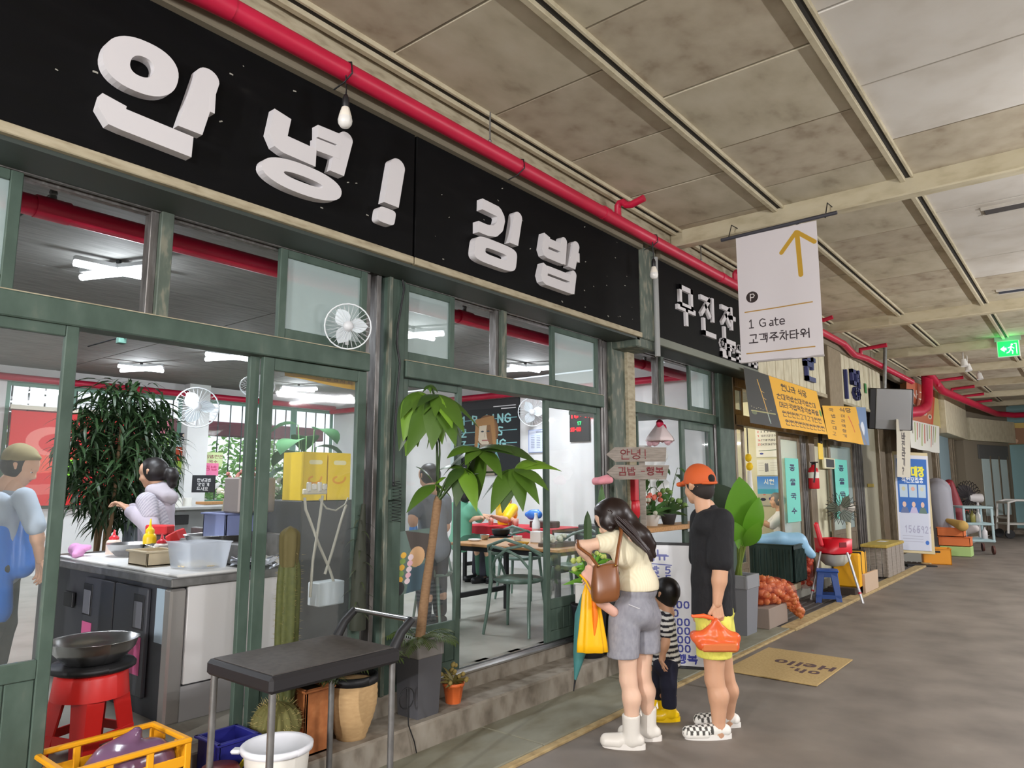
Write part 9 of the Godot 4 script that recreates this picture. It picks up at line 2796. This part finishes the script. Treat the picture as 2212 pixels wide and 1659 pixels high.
func people_inside() -> void:
	var dark = mat(C(22, 16, 16), 0.5)
	var R = LEFT * -1.0
	# cook in a blue apron
	var j = joints(V(-5.727, 1.727, -1.705), R * 0.9 - Vector3.UP * 0.45 + AWAY * 0.2, V(-5.51, 1.107, -1.797), V(-5.942, 1.136, -1.961))
	j.el = V(-5.452, 1.33, -1.739)
	j.sl = V(-5.555, 1.525, -1.686)
	var p = inside("cook in a bright blue apron and khaki cap at the left end of the counter", j, {"top": mat(C(168, 182, 196), 0.8), "low": mat(C(52, 58, 52), 0.85), "hair": dark, "sleeve": 0.95})
	var c: Vector3 = j.chest
	part(p, "apron", Sh.new().blob([[c + R * 0.1 + V(0, 0.06, 0), c + R * 0.12 + V(0, -0.35, 0), 0.06, 0.08], [c + V(0, 0.03, 0) - AWAY * 0.1, c + V(0, -0.62, 0) - AWAY * 0.08, 0.08, 0.12], [c - AWAY * 0.1 + LEFT * 0.08, c + V(0, -0.62, 0) + LEFT * 0.06 - AWAY * 0.06, 0.07, 0.12]], 0.013, 0.03), mat(C(28, 122, 222), 0.3))
	var h: Vector3 = j.head
	part(p, "cap", Sh.new().blob([[h + V(0, 0.06, 0), h + V(0, 0.065, 0) - R * 0.02, 0.1, 0.105], [h + V(0, 0.07, 0) + R * 0.05, h + V(0, 0.06, 0) + R * 0.1, 0.05, 0.03]], 0.01, 0.03, [[V(0, -1, 0) + R * 0.15, h + V(0, 0.035, 0)]]), mat(C(134, 122, 84), 0.85))
	# woman in a striped hoodie
	j = joints(V(-6.055, 1.704, -2.743), LEFT * 0.95 - Vector3.UP * 0.25, V(-5.98, 1.417, -2.53), V(-6.281, 1.421, -2.675))
	j.el = V(-5.796, 1.274, -2.64)
	var hood = func(q2: Vector3) -> Color:
		return Color(0.52, 0.49, 0.53) if fmod(q2.dot(LEFT) * 1.0 + q2.y * 0.6 + 20.0, 0.022) < 0.011 else Color(0.36, 0.34, 0.4)
	p = inside("woman in a grey striped hoodie with a ponytail behind the counter", j, {"top": mat(C(186, 178, 190), 0.9), "top_name": "hoodie", "low": mat(C(60, 60, 66), 0.9), "hair": dark, "sleeve": 2.0, "tail": [[j.head + LEFT * -0.1, j.head + LEFT * -0.16 + V(0, -0.02, 0), 0.03, 0.055], [j.head + LEFT * -0.15, j.head + LEFT * -0.17 + V(0, -0.09, 0), 0.05, 0.035]]})
	var hm = mat(Color.WHITE, 0.9).duplicate() as StandardMaterial3D
	hm.vertex_color_use_as_albedo = true
	hm.roughness = 0.91
	c = j.chest
	part(p, "stripes", Sh.new().blob([[c + V(0, 0.0, 0) - AWAY * 0.06, c + V(0, -0.2, 0) - AWAY * 0.05 - LEFT * 0.04, 0.115, 0.12], [j.sl, j.sl.lerp(j.el, 0.6), 0.078, 0.07]], 0.007, 0.03, [], hood), hm)
	part(p, "hood", Sh.new().blob([[j.neck - LEFT * 0.05, j.neck - LEFT * 0.13 + V(0, -0.06, 0), 0.075, 0.06], [j.neck - AWAY * 0.06, j.neck - LEFT * 0.1 - AWAY * 0.05 + V(0, -0.05, 0), 0.05, 0.05]], 0.012, 0.03), mat(C(176, 170, 178), 0.9))
	var g = Sh.new()
	g.xf = Transform3D(Basis(Vector3.UP.cross(LEFT), Vector3.UP, LEFT), j.head)
	var ring = []
	for i in 13:
		ring.append(V(-0.032 + cos(TAU * i / 12) * 0.022, 0.004 + sin(TAU * i / 12) * 0.018, 0.1))
	g.tube(ring, 0.002, 4, false)
	g.tube([V(-0.054, 0.004, 0.1), V(-0.09, 0.008, 0.0)], 0.002, 4)
	part(p, "glasses", g, M.black)
	# person in black, bent over
	j = joints(V(-7.379, 1.578, -4.552), R * 0.8 + AWAY * 0.4 - Vector3.UP * 0.4, V(-7.311, 1.126, -4.558), V(-7.703, 1.15, -4.885), true)
	j.chest = V(-7.569, 1.37, -4.435)
	j.neck = V(-7.456, 1.495, -4.504)
	j.pelvis = V(-7.688, 1.078, -4.39)
	j.sl = V(-7.331, 1.412, -4.361)
	j.el = V(-7.251, 1.211, -4.397)
	inside("person in a black shirt bent forward beyond the counter", j, {"top": mat(C(26, 26, 30), 0.85), "low": mat(C(40, 42, 50), 0.9), "hair": dark, "sleeve": 0.8})
	# guests at the tables
	j = joints(V(-6.531, 1.535, -7.068), R * 0.7 + AWAY * 0.7, V(-6.198, 1.182, -7.012), V(-6.441, 1.182, -7.334), true)
	inside("guest with dark hair in a green shirt at the red table", j, {"top": mat(C(110, 176, 146), 0.85), "low": mat(C(70, 110, 90), 0.9), "hair": dark, "sleeve": 0.85, "tail": [[j.head - AWAY * 0.06, j.head - AWAY * 0.07 + V(0, -0.1, 0), 0.08, 0.07]]})
	j = joints(V(-6.463, 1.504, -7.779), LEFT * 0.8 - AWAY * 0.5 - Vector3.UP * 0.3, V(-6.208, 1.185, -7.263), V(-6.242, 1.146, -7.632), true)
	inside("guest in a bright yellow coat at the far end of the red table", j, {"top": mat(C(244, 206, 20), 0.45), "low": mat(C(50, 50, 60), 0.9), "hair": dark, "sleeve": 0.8})
	j = joints(V(-5.011, 1.682, -4.895), LEFT * 0.6 + AWAY * 0.5 - Vector3.UP * 0.3, V(-4.945, 1.191, -4.645), V(-4.974, 1.15, -5.02))
	j.sl = V(-4.957, 1.443, -4.721)
	j.el = V(-4.939, 1.306, -4.63)
	p = inside("server in a dark grey shirt with blue gloves behind the left door leaf", j, {"top": mat(C(112, 118, 126), 0.85), "low": mat(C(50, 52, 60), 0.9), "hair": dark, "sleeve": 0.7})
	part(p, "glove", Sh.new().blob([[j.wl, j.wl + V(0, -0.07, 0), 0.036, 0.04], [j.wl, j.wl + V(0, 0.04, 0), 0.036, 0.034]], 0.008, 0.02), mat(C(66, 140, 226), 0.4), "bright blue glove")
	# diner in the small restaurant
	j = joints(V(-3.949, 1.344, -11.538), LEFT * 0.9 + AWAY * 0.2, V(-4.126, 1.02, -11.192), V(-4.273, 1.014, -11.594), true, 0.15)
	inside("elderly diner in a white shirt seated at the small restaurant's table", j, {"top": mat(C(224, 224, 226), 0.85), "low": mat(C(56, 60, 66), 0.9), "hair": mat(C(120, 116, 112), 0.7), "sleeve": 0.95, "floor": 0})
	var dt = thing("diner_table", "brown wooden table with a tray in the small restaurant", "table", V(-5.15, 0.15, -9.9))
	part(dt, "top", Sh.new().box(V(0, 0.72, 0), V(0.9, 0.04, 0.7), 0.006), M.wood)
	for k in 4:
		part(dt, "leg", Sh.new().box(V(-0.38 + 0.76 * (k & 1), 0.35, -0.28 + 0.56 * (k >> 1)), V(0.05, 0.7, 0.05), 0.004), M.black)
